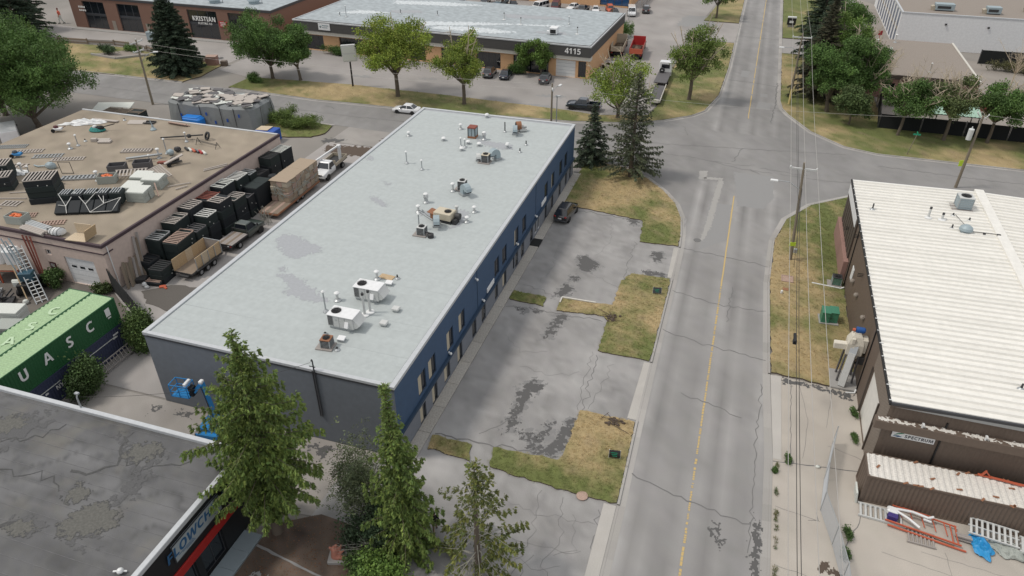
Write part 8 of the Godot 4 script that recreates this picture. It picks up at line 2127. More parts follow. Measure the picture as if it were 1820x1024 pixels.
	m = mb();m.box(v3(0.0,0.65,0.86),v3(1.1,0.7,0.03));put(m,"intake","black",t)
	# brown brick building with two storey dark window bays
	t = thing("brick_building","brown brick two storey building with dark window bays","building",v3(-95.4,0,-134.3))
	var BW := 52.8;var BD := 34.0;var BH := 7.0
	org = v3(-BW,0,0)
	var bays := [[3.5,9.5],[13.0,19.0],[23.3,28.4],[31.7,39.2],[42.0,48.0]]
	ops = bays.map(func(b): return [b[0],b[1],0.15,6.0])
	m = mb();facade(m,org,Vector3.RIGHT,BW,BH,inw,ops,0.3);put(m,"front_wall","brick_brown",t)
	for o in ops:
		for f in 2: opening("window",t,org,Vector3.RIGHT,inw,[o[0],o[1],0.15 if f == 0 else 3.3,3.0 if f == 0 else 6.0],0.3,[[0.34,"glass_dark"],[0.33,"glass_dark"],[0.33,"glass_dark"]],"window_frame",0.16)
		m = mb();m.box2(org + v3(o[0],3.0,-0.28),org + v3(o[1],3.3,-0.2));put(m,"spandrel","dark_flashing",t)
	for b in [[10.2,12.3],[19.4,22.8],[29.0,31.2]]:
		m = mb();m.box2(org + v3(b[0] + 0.5,0.05,0.01),org + v3(b[0] + 1.5,2.2,0.05));put(m,"door","brown_metal_pale",t)
	m = mb();facade(m,Vector3.ZERO,v3(0,0,-1),BD,BH,v3(-1,0,0),[]);facade(m,v3(-BW,0,0),v3(0,0,-1),BD,BH,Vector3.RIGHT,[]);facade(m,v3(-BW,0,-BD),Vector3.RIGHT,BW,BH,v3(0,0,1),[]);put(m,"side_wall","brick_brown",t)
	m = mb();m.box2(v3(-BW,6.6,-BD),v3(0,6.98,0));put(m,"roof","roof_4115",t)
	m = mb();m.box2(v3(-BW - 0.1,6.6,-0.15),v3(0.1,7.1,0.12),0.03);m.box2(v3(-0.15,6.6,-BD),v3(0.1,7.1,-0.15),0.03);put(m,"roof_trim","dark_flashing",t)
	text("KRISTIAN",0.95,"white_letter",t,facing(v3(-17.0,4.3,0.02),Vector3.RIGHT,Vector3.UP));text("ELECTRIC CO",0.42,"white_letter",t,facing(v3(-16.9,3.35,0.02),Vector3.RIGHT,Vector3.UP))
	m = mb();m.box2(v3(-13.3,2.9,0.02),v3(-11.2,4.1,0.1),0.02);var rs := put(m,"sign_board","red_stripe",t)
	m = mb();m.box2(v3(-13.0,3.75,0.1),v3(-11.5,3.88,0.12));m.box2(v3(-12.9,3.45,0.1),v3(-11.6,3.55,0.12));m.box2(v3(-13.0,3.15,0.1),v3(-11.7,3.25,0.12));put(m,"print","white_letter",rs)
	m = mb()
	for k in 5: m.box2(v3(-50.5 + 0.38 * k,4.5,0.02),v3(-50.25 + 0.38 * k,4.9,0.06))
	for k in 4: m.box2(v3(-50.5 + 0.5 * k,3.8,0.02),v3(-50.15 + 0.5 * k,4.15,0.06))
	put(m,"wall_lettering","white_letter",t)
	m = mb();m.box2(v3(-BW,-0.02,0.02),v3(0,0.14,1.6),0.02);put(m,"walkway","pale_patch",t)
	for q in [[v3(-111.5,6.98,-137.8),"round roof fan with yellowish lid on the brick building, left one"],[v3(-103.0,6.98,-139.8),"round roof fan with yellowish lid on the brick building, right one"]]:
		var f := thing("roof_fan",q[1],"roof fan",q[0],0.2)
		m = mb();m.lathe(Vector3.ZERO,[[1.1,0],[1.1,0.5],[1.4,0.6],[1.3,0.9],[0,1.0]],18);put(m,"housing","duct_blue",f)
		m = mb();m.ball(v3(0.2,1.0,0.1),v3(0.7,0.4,0.6),10);put(m,"motor_cover","unit_beige",f)
		m = mb();m.bar(v3(1.8,0,0),v3(1.8,2.0,0),0.06,0.06);put(m,"stay","coil",f)
	# low timber wall before the brick building
	var tw := thing("timber_wall","low grey timber retaining wall between lawn and parking","wall",Vector3.ZERO)
	var P := [v3(-150,0,-123.2),v3(-141.5,0,-122.7),v3(-134.5,0,-123.4),v3(-128.2,0,-124.2),v3(-122.7,0,-123.9),v3(-118.4,0,-122.6),v3(-114.6,0,-121.2),v3(-108.0,0,-120.4),v3(-100.5,0,-119.4)]
	for i in P.size() - 1:
		for k in 3:
			m = mb();m.bar(P[i] + Vector3.UP * (0.2 + 0.33 * k),P[i + 1] + Vector3.UP * (0.2 + 0.33 * k),0.22,0.31);put(m,"timber",["grey_wood","old_wood"][(i + k) % 2],tw)
	m = mb()
	for p in P: m.box(p + v3(0,0.6,0.15),v3(0.2,1.2,0.2))
	put(m,"post","old_wood",tw)
	# raised gravel bed in the lawn
	var rb := thing("gravel_bed","gravel garden bed with pale stone edging in the lawn","garden bed",Vector3.ZERO)
	m = mb();m.prism(blot_poly([-127,-116.4,-120,-115.4,-115.4,-119.6,-122.2,-120.9]),0.1,0.32);put(m,"gravel","gravel_grey",rb)
	m = mb()
	for q in [[-127,-116.4,-120,-115.4],[-120,-115.4,-115.4,-119.6]]: m.bar(v3(q[0],0.3,q[1]),v3(q[2],0.3,q[3]),0.3,0.4)
	put(m,"edging","pale_patch",rb)
	# orange brick works far behind, mostly hidden
	t = thing("orange_building","orange brick building at the back of the vehicle yard","building",v3(-30.0,0,-192.5),-0.02)
	ops = [[6,9.5,0,3.4],[14,20,0.1,3.6],[24,27,0,3.0],[32,37,0,3.6],[42,46,0.1,3.2],[50,53,0,3.0],[72,79.5,0.3,3.8]]
	m = mb();facade(m,v3(-80,0,0),Vector3.RIGHT,80,6.5,inw,ops,0.3);put(m,"front_wall","brick_orange",t)
	for o in ops: opening("window",t,v3(-80,0,0),Vector3.RIGHT,inw,o,0.3,[[0.25,"glass_blue"],[0.25,"glass_blue"],[0.25,"glass_blue"],[0.25,"glass_blue"]],"dark_flashing",0.15)
	m = mb();facade(m,Vector3.ZERO,v3(0,0,-1),26,6.5,v3(-1,0,0),[]);facade(m,v3(-80,0,0),v3(0,0,-1),26,6.5,Vector3.RIGHT,[]);put(m,"side_wall","brick_orange",t)
	m = mb();m.box2(v3(-80,6.1,-26),v3(0,6.5,-0.02));put(m,"roof","roof_4115",t)
	# white building at the upper right, with annex
	t = thing("white_building","big white walled building with blue side windows and gravel roof","building",v3(29.1,0,-173.2))
	m = mb();facade(m,Vector3.ZERO,Vector3.RIGHT,70,7.0,inw,[]);put(m,"front_wall","white_panel",t)
	ops = []
	for k in 10: ops.append([1.5 + 3.7 * k,3.4 + 3.7 * k,0.3,6.6])
	m = mb();facade(m,Vector3.ZERO,v3(0,0,-1),42,7.0,Vector3.RIGHT,ops,0.03);put(m,"side_wall","white_panel",t)
	for o in ops:
		opening("window",t,Vector3.ZERO,v3(0,0,-1),Vector3.RIGHT,[o[0],o[1],0.3,3.1],0.03,[[1.0,"glass_blue"]],"window_frame");opening("window",t,Vector3.ZERO,v3(0,0,-1),Vector3.RIGHT,[o[0],o[1],3.8,6.6],0.03,[[1.0,"glass_blue"]],"window_frame")
		m = mb();m.box2(v3(0.01,3.1,-o[1]),v3(0.1,3.8,-o[0]));put(m,"spandrel","brown_metal_pale",t)
	m = mb();facade(m,v3(0,0,-42),Vector3.RIGHT,70,7.0,v3(0,0,1),[]);put(m,"rear_wall","white_panel",t)
	m = mb();m.box2(v3(0.05,6.5,-41.9),v3(70,6.94,-0.05));put(m,"roof","gravel_grey",t)
	m = mb();m.box2(v3(-0.08,6.8,-0.3),v3(70,7.1,0.06),0.03);m.box2(v3(-0.08,6.8,-42),v3(0.3,7.1,-0.3),0.03);put(m,"parapet_cap","flashing",t)
	for q in [[8.6,5.2],[16.4,5.1]]:
		m = mb();m.box(v3(q[0],q[1],0.1),v3(0.4,0.3,0.3),B1,0.05);put(m,"wall_lamp","coil",t)
	for q in [[v3(37.4,6.95,-177.8),"large grey rooftop unit on the white building, left one",3.6],[v3(46.4,6.95,-177.4),"flat grey rooftop unit on the white building, middle one",2.6],[v3(54.5,6.95,-181.5),"teal rooftop unit on the white building, right one",1.9]]:
		var un := thing("rooftop_unit",q[1],"air conditioner",q[0],0.05)
		m = mb();m.box(v3(0,0.8,0),v3(q[2],1.2,1.8),B1,0.06);put(m,"casing","duct_blue" if q[2] > 2 else "teal",un)
		m = mb();m.box(v3(-0.2,0.75,0.92),v3(q[2] * 0.7,0.5,0.04));m.box(v3(0,0.12,0),v3(q[2] * 0.9,0.25,1.5));put(m,"grille","coil",un)
		m = mb();m.box(v3(-q[2] * 0.5 - 0.3,0.45,0),v3(0.6,0.9,1.2),Basis(Vector3.BACK,0.3));put(m,"duct","truck_beige",un)
	t = thing("gravel_roof_annex","low annex with flat gravel roof and white edge trim","building",v3(20,0,-137))
	m = mb();facade(m,Vector3.ZERO,Vector3.RIGHT,17.6,3.9,inw,[[3.0,5.0,1,2.6],[8,10.4,1,2.6],[12.6,15.0,1,2.6]],0.2);put(m,"front_wall","brick_red",t)
	for o in [[3.0,5.0,1,2.6],[8,10.4,1,2.6],[12.6,15.0,1,2.6]]: opening("window",t,Vector3.ZERO,Vector3.RIGHT,inw,o,0.2,[[0.5,"glass_dark"],[0.5,"glass_dark"]],"white_paint")
	m = mb();facade(m,Vector3.ZERO,v3(0,0,-1),25.5,3.9,Vector3.RIGHT,[]);facade(m,v3(17.6,0,0),v3(0,0,-1),25.5,3.9,v3(-1,0,0),[]);facade(m,v3(0,0,-25.5),Vector3.RIGHT,17.6,3.9,v3(0,0,1),[]);put(m,"side_wall","brick_red",t)
	m = mb();m.box2(v3(0,3.6,-25.5),v3(17.6,3.95,0));put(m,"roof","gravel_grey",t)
	m = mb();m.box2(v3(17.35,3.5,-25.6),v3(17.7,4.08,0.05),0.02);put(m,"edge_trim","white_band",t)
	m = mb();m.box2(v3(0,3.3,-0.1),v3(17.35,4.04,0.12),0.02);put(m,"front_fascia","brown_rib",t)
	for q in [["flat white vent on the annex roof, left",v3(25.5,3.96,-153),"low",0.8],["stack at the rear of the annex roof",v3(27.0,3.96,-160),"cap",1.6],["slim white pipe at the front of the annex roof",v3(30.4,3.96,-140.5),"pipe",1.6],["grey cowl at the rear left of the annex roof",v3(23.4,3.96,-157),"turbine",1.2]]:
		vent("annex_roof_vent",q[0],q[1],q[2],q[3],"vents on the annex roof")
	# fences and shed
	for q in [["tall black screened fence behind the lawn trees on the right",v3(21.3,0,-120.8),v3(75,0,-120.6),2.4,9],["black screened fence far behind against the white wall",v3(43.5,0,-164.8),v3(75,0,-165.6),2.7,6],["short return of the black fence beside the lawn trees",v3(21.3,0,-120.9),v3(22.6,0,-133),2.4,3]]:
		var f := thing("screen_fence",q[0],"fence")
		for k in q[4] + 1:
			var p: Vector3 = q[1].lerp(q[2],float(k) / q[4])
			m = mb();m.cyl(p,p + Vector3.UP * (q[3] + 0.1),0.06,0.06,8);put(m,"post","dark_flashing",f)
			if k < q[4]:
				var a: Vector3 = q[1].lerp(q[2],(k + 0.015) / q[4]);var b: Vector3 = q[1].lerp(q[2],(k + 0.985) / q[4])
				m = mb();m.bar(a + Vector3.UP * q[3] * 0.5,b + Vector3.UP * q[3] * 0.5,0.04,q[3] - 0.1);put(m,"screen_panel","screen_fence",f)
	t = thing("green_roofed_shed","open shed with pale green ribbed roof behind the black fence","shed",v3(31,0,-125.2))
	m = mb();corrugated(m,v3(-4.6,2.5,2.2),Vector3.RIGHT,9.2,v3(0,0.18,-1).normalized(),4.6,v3(0,1,0.15),0.5,0.05);put(m,"roof","green_roof",t)
	m = mb()
	for x in [-4.4,-1.5,1.5,4.4]:
		for z in [1.9,-1.9]: m.box(v3(x,1.25,z),v3(0.14,2.5,0.14))
	m.box(v3(0,2.38,1.95),v3(9.0,0.2,0.12));put(m,"post","brown_metal",t)
	m = crumpled(4.6,2.2,0.9,8,0.8)
	one(m,"covered_heap","purple_blue","blue tarp covered heap left of the green shed","heap","",v3(24.4,0,-123.5))
	m = mb();m.box(v3(0,0.8,0),v3(2.4,1.6,3.2),B1,0.1);m.box(v3(0,1.8,0.4),v3(1.6,0.5,1.4),B1,0.1);one(m,"rusty_bin","rust_red","rust red bin beyond the white edged annex corner","bin","",v3(39.6,0,-136))
	m = mb();m.box(v3(0,0.9,0),v3(0.12,1.8,0.12));m.box(v3(0,1.9,0),v3(0.9,0.9,0.1),Basis(Vector3.UP,0.4),0.02);one(m,"yard_sign","truck_red","small red sign by the blue windowed wall","sign","",v3(26.5,0,-176.5))
	t = thing("street_name_sign","thin post with small green street name blades on the corner lawn","sign",v3(24.3,0.1,-110.6))
	m = mb();m.cyl(Vector3.ZERO,v3(0.5,3.0,0),0.05,0.05,8);put(m,"post","pole_wood",t)
	m = mb();m.box(v3(0.5,3.05,0),v3(0.95,0.22,0.04),B1,0.01);m.box(v3(0.5,3.3,0),v3(0.04,0.22,0.9),B1,0.01);put(m,"name_blade","sign_green",t)
	t = thing("lot_sign","black and white lot sign on the grass by the far road","sign",v3(8.5,0.1,-184))
	m = mb();m.box(v3(0,1.3,0),v3(1.9,1.5,0.5),B1,0.05);put(m,"board","black",t)
	m = mb();m.box(v3(0,2.2,0),v3(1.95,0.3,0.55),B1,0.05);m.box(v3(0,1.2,0.26),v3(0.9,0.5,0.02));put(m,"print","white_paint",t)
	m = mb();m.box(v3(0,0.3,0),v3(1.4,0.6,0.3));put(m,"base","pale_patch",t)
	t = thing("pylon_sign","tall black post with a tilted grey sign panel in the verge","sign",v3(-66.6,0.1,-114.4),0.35)
	m = mb();m.cyl(Vector3.ZERO,v3(0,4.6,0),0.16,0.14,10);put(m,"post","black",t)
	m = mb();m.box(v3(0,5.9,0),v3(2.5,2.9,0.5),Basis(Vector3.BACK,0.06),0.05);put(m,"cabinet","unit_metal",t)
	m = mb()
	for k in 2: m.box(v3(0,6.5 - 1.3 * k,0.26),v3(2.2,1.1,0.03),Basis(Vector3.BACK,0.06))
	put(m,"panel","foam_pale",t)
func street_things():
	# wrapped material pile, dumpster and crates behind the tan building
	var t := thing("wrapped_pile","huge grey sheeted pile with pale boards laid over the top","covered pile",v3(-78.2,0,-93.0),0.04)
	var m := mb()
	var R := []
	for s in [[0.0,8.0,3.6],[1.8,7.9,3.55],[3.2,7.7,3.45],[3.55,7.3,3.1]]:
		var ring := []
		for k in 40:
			var a := TAU * k / 40.0
			var ca := cos(a);var sa := sin(a)
			var q := pow(pow(absf(ca),7.0) + pow(absf(sa),7.0),-1.0 / 7.0)
			var wob := 1.0 + 0.018 * sin(k * 2.7) + 0.012 * sin(k * 5.1 + s[0])
			ring.append(v3(ca * q * s[1] * wob,s[0] + 0.08 * sin(k * 1.7),-sa * q * s[2] * wob))
		R.append(ring)
	m.rings(R,true,false);m.cap(R[3],true);put(m,"sheeting","wrap_grey",t)
	m = mb();m.box(Vector3.ZERO,v3(1.5,0.09,0.95),B1,0.02)
	var pl := []
	for k in 120:
		pl.append(Transform3D(Basis.from_euler(v3(rr_(-0.06,0.06),rng.randf() * 1.2,rr_(-0.06,0.06))),v3(rr_(-7.0,7.0),3.66 + 0.09 * (k % 4),rr_(-2.9,2.9))))
	pieces(m.mesh(),"board",["wrap_pale","foam_pale","bin_grey","wrap_pale"],t,pl)
	m = mb()
	for x in [-5.2,-1.4,2.2,4.6]:
		m = mb();m.bar(v3(x,3.4,3.5),v3(x + 0.3,0.6,3.75),0.1,0.04);put(m,"tie_strap","coil",t)
	for q in [[7.95,3.4,-1.5,8.1,0.4,-2.0],[7.9,3.4,1.2,8.1,0.4,1.6]]:
		m = mb();m.bar(v3(q[0],q[1],q[2]),v3(q[3],q[4],q[5]),0.04,0.1);put(m,"tie_strap","coil",t)
	m = mb()
	for q in [[-4.8,1.6],[-0.2,2.2],[1.2,1.0],[3.4,1.5],[5.6,2.4]]: m.box(v3(q[0],q[1],3.72),v3(0.28,0.5,0.05))
	put(m,"blue_tag","dumpster_blue",t)
	t = thing("blue_tarp_bundle","bright blue tarp bundle in front of the grey sheeted pile","bundle",v3(-80.3,0,-88.6))
	m = mb();m.box(v3(0,0.9,0),v3(3.3,1.8,1.6),B1,0.25);m.box(v3(-0.2,1.8,0),v3(2.8,0.14,1.3),Basis(Vector3.BACK,0.03),0.06);put(m,"tarp","tarp_blue",t)
	t = thing("dumpster","blue dumpster with white labels and wooden board on top","dumpster",v3(-66.3,0,-87.6),0.05)
	m = mb();m.box(v3(0,0.95,0),v3(3.2,1.7,1.9),B1,0.06)
	for x in [-1.2,-0.4,0.4,1.2]: m.box(v3(x,0.95,0.97),v3(0.1,1.6,0.08))
	put(m,"body","dumpster_blue",t)
	m = mb();m.box(v3(-0.75,1.1,1.02),v3(0.9,0.6,0.03));m.box(v3(0.8,1.2,1.02),v3(0.45,0.35,0.03),Basis(Vector3.BACK,0.3));put(m,"label_plate","white_paint",t)
	m = mb();m.box(v3(-0.5,1.85,0),v3(2.0,0.06,1.7),Basis(Vector3.BACK,0.05));put(m,"board","plywood_pale",t)
	for q in [["white tilted board leaning behind the tan building",v3(-97.5,0,-90.2),"foam_pale"]]:
		m = mb();m.box(v3(0,0.9,0),v3(6.5,0.12,3.0),Basis(Vector3.RIGHT,0.25) * Basis(Vector3.BACK,0.05),0.03);m.box(v3(0,0.4,0),v3(5.5,0.8,2.2));one(m,"white_board_stack",q[2],q[0],"boards","",q[1],0.2)
	for q in [["black wrapped stack behind the tan building, left one",v3(-94.0,0,-86.8),2.0],["black wrapped stack behind the tan building, middle one",v3(-91.4,0,-86.6),2.2],["black wrapped stack behind the tan building, right one",v3(-88.9,0,-86.4),2.4]]:
		frame_stack(q[0],q[1],0.1,2.3,2.2,q[2],"old_wood",500 + int(q[1].x),"black wrapped stacks behind the tan building")
	t = thing("pallet_stack","stack of pinkish boards and green crates by the street pole","pallet stack",v3(-85.9,0,-86.9),0.1)
	m = mb();m.box(Vector3.ZERO,v3(1.9,0.14,1.4));pl = []
	for k in 7: pl.append(Transform3D(Basis(Vector3.UP,rr_(-0.1,0.1)),v3(-0.8,0.1 + 0.2 * k,0)))
	pieces(m.mesh(),"pallet",["wrap_pale","pink_wood"],t,pl)
	m = mb()
	for k in 8: m.box(v3(1.0 + 0.3 * (k % 2),0.2 + 0.22 * (k / 2),0.2 * (k % 3)),v3(1.0,0.2,0.8),B1,0.02)
	put(m,"crate","green_crate",t)
	# poles
	t = pole("dark timber pole with crossarm and street lamp at the near road corner",v3(8.3,0,-74.5),v3(-0.9,11.4,0),0.17)
	crossarm(t,v3(-0.85,10.72,0),Vector3.RIGHT,1.35);street_arm(t,v3(-0.7,8.4,0),v3(-3.1,9.15,0))
	m = mb();m.box(v3(0.25,1.4,0.2),v3(0.4,0.5,0.25),B1,0.04);put(m,"meter_box","galvanised",t)
	m = mb();m.box(v3(-0.2,2.1,0.15),v3(0.7,0.45,0.05),Basis(Vector3.UP,0.3));put(m,"marker_plate","hivis",t)
	m = mb();m.cyl(v3(0.35,0.1,1.6),v3(-0.55,8.6,0.05),0.02,0.02,5,false);put(m,"guy_wire","wire_dark",t)
	t = pole("timber pole with pale crossarm at the far corner, yellow guard at its foot",v3(8.13,0.1,-128.2),v3(-0.15,11.6,0),0.17)
	crossarm(t,v3(-0.12,10.95,0),Vector3.RIGHT,1.5)
	m = mb();m.cyl(v3(0.0,0,0),v3(0.0,2.6,0),0.19,0.19,10);put(m,"yellow_guard","yellow_guard",t)
	street_arm(t,v3(-0.1,8.6,0),v3(-2.6,9.2,0))
	m = mb();m.bar(v3(0.1,0,-6.5),v3(0.0,8.0,0),0.14,0.14);put(m,"brace_post","pole_wood",t)
	t = pole("timber pole with white transformer can at the right of the cross street",v3(29.0,0,-100.7),v3(0.2,9.7,0),0.19)
	m = mb();m.cyl(v3(-0.55,6.6,0.1),v3(-0.55,7.9,0.1),0.32,0.32,14);m.lathe(v3(-0.55,7.9,0.1),[[0.34,0],[0.3,0.1],[0.08,0.16],[0.06,0.4],[0,0.42]],12);put(m,"transformer","insulator",t)
	m = mb();m.bar(v3(0.2,9.3,0),v3(-0.6,10.1,0.3),0.1,0.1);m.bar(v3(0.2,9.2,0),v3(0.8,9.8,-0.1),0.08,0.08);m.lathe(v3(-0.6,10.1,0.3),[[0.05,0],[0.1,0.06],[0.05,0.2],[0,0.25]],8);m.lathe(v3(0.8,9.8,-0.1),[[0.05,0],[0.1,0.06],[0.05,0.2],[0,0.25]],8);put(m,"bracket","insulator",t)
	m = mb();m.box(v3(-0.4,3.4,0.1),v3(0.5,0.8,0.06),Basis(Vector3.UP,0.3));put(m,"marker_plate","hivis",t)
	t = pole("timber pole with lamp arm beside the grey sheeted pile",v3(-94.3,0,-95.6),v3(0.1,10.7,0),0.2)
	crossarm(t,v3(0.1,10.3,0),Vector3.BACK,1.4);crossarm(t,v3(0.1,8.9,0),Vector3.BACK,1.2);street_arm(t,v3(0.1,7.2,0),v3(1.9,8.6,-1.2))
	t = pole("grey pole with crossarm behind the far end of the blue building",v3(-24.9,0,-96.2),v3(0,10.0,0),0.17)
	crossarm(t,v3(0,9.4,0),v3(0.3,0,1).normalized(),1.3);street_arm(t,v3(0,8.6,0),v3(0.4,9.0,-2.4))
	m = mb();m.cyl(v3(0.8,0,0.2),v3(0.8,8.3,0.2),0.09,0.07,8);m.box(v3(0.95,8.4,0.2),v3(0.7,0.14,0.3),B1,0.04);put(m,"side_post","galvanised",t)
	t = pole("timber pole carrying the main wires just outside the near edge",v3(7.2,0,-17.5),v3(0,11.4,0),0.17)
	crossarm(t,v3(0,10.7,0),Vector3.RIGHT,1.3)
	for q in [["left pale wire above the right verge, near span",[v3(5.95,10.9,-17.5),v3(6.2,10.9,-74.5),v3(6.6,11.15,-128.2),v3(6.6,11.2,-190)]],["middle pale wire above the right verge, near span",[v3(7.2,11.6,-17.5),v3(7.42,11.6,-74.5),v3(8.0,11.8,-128.2),v3(8.0,11.8,-190)]],["right pale wire above the right verge, near span",[v3(8.45,10.9,-17.5),v3(8.75,10.9,-74.5),v3(9.4,11.15,-128.2),v3(9.4,11.2,-190)]]]:
		wires(q[0],q[1],0.45,"wire_pale",0.02,"main overhead wires")
	wires("left of two thick dark cables below the pale wires",[v3(7.05,7.6,-17.5),v3(7.55,7.6,-74.5),v3(8.0,7.8,-128.2)],0.7,"wire_dark",0.022,"low dark cables");wires("right of two thick dark cables below the pale wires",[v3(7.3,7.45,-17.5),v3(7.75,7.45,-74.5),v3(8.2,7.6,-128.2)],0.7,"wire_dark",0.022,"low dark cables")
	m = mb();m.cyl(v3(0,0,0.55),v3(0,0,-0.55),0.13,0.13,10);m.box(v3(0,-0.1,0.3),v3(0.3,0.25,0.5),B1,0.06);one(m,"cable_splice","black","dark splice case hanging on the low cables","splice case","",v3(7.25,6.85,-49.8))
	for q in [["upper wire over the cross street, left part",v3(-94.2,10.5,-95.0),v3(-24.9,9.7,-96.6)],["lower wire over the cross street, left part",v3(-94.2,9.1,-96.2),v3(-24.9,9.3,-95.6)],["upper wire over the cross street, right part",v3(29.2,9.9,-100.6),v3(110,9.8,-100)],["lower wire over the cross street, right part",v3(29.2,9.0,-100.8),v3(110,8.8,-100)],["wire over the intersection towards the transformer pole",v3(-24.9,9.5,-96.2),v3(29.2,9.3,-100.7)]]:
		wires(q[0],[q[1],q[2]],0.8,"wire_pale",0.014,"cross street wires")
	wires("service wire sagging across the lane to the grey end wall",[v3(-26.2,8.05,-34.4),v3(-40.6,6.9,-27.3)],0.9,"wire_dark",0.016,"")
	t = thing("utility_cabinet","pinkish box by the spruce and drive at the upper left","utility box",v3(-99.2,0,-118.2),0.3)
	m = mb();m.box(v3(0,0.9,0),v3(2.1,1.6,1.6),B1,0.05);put(m,"cabinet","brick_red",t)
	m = mb();m.box(v3(0,1.75,0),v3(2.2,0.12,1.7),B1,0.03);put(m,"lid","pink_wood",t)
	m = mb();m.box(v3(0,0.5,0),v3(1.2,1.0,0.9),B1,0.08);one(m,"dark_bin","brown_metal","dark bin beside the pinkish box","bin","",v3(-96.8,0,-118.6),0.2)
	m = mb();m.box(v3(0,0.8,0),v3(1.9,1.6,1.2),B1,0.1);m.box(v3(0,1.64,0),v3(2.0,0.1,1.3),B1,0.03);one(m,"pale_bin","duct_blue","pale blue bin before the brick building wall","bin","",v3(-123.8,0.05,-130.4),0.15)
	m = mb();m.box(v3(0,0.25,0),v3(0.9,0.5,0.4),Basis(Vector3.BACK,0.2),0.05);one(m,"white_scrap","foam_pale","white scrap on the lawn by the far kerb","litter","",v3(-103.2,0.1,-109.3))
	# wooden sculpture on slab under the near trees
	t = thing("stone_sculpture","rough pinkish sculpture on a grey slab under the near trees","sculpture",v3(-20.1,0.05,-25.4),0.3)
	m = mb();m.box(v3(0,0.12,0),v3(1.25,0.24,1.1),B1,0.04);put(m,"slab","pale_patch",t)
	var S := nets([[v3(-0.1,0.3,0),v3(-0.1,0.9,0),0.36,0.26],[v3(-0.3,0.8,0),v3(-0.4,1.15,0.1),0.12,0.08],[v3(-0.05,0.9,0),v3(0.0,1.3,0.05),0.15,0.1],[v3(0.15,0.85,0),v3(0.32,1.25,0),0.12,0.06],[v3(0.1,0.5,0.1),v3(0.5,0.95,0.15),0.12,0.05],[v3(0.1,0.35,0.2),v3(0.5,0.35,0.25),0.2,0.14]],0.045,0.08)
	inst(S,"figure","pink_stone",t)
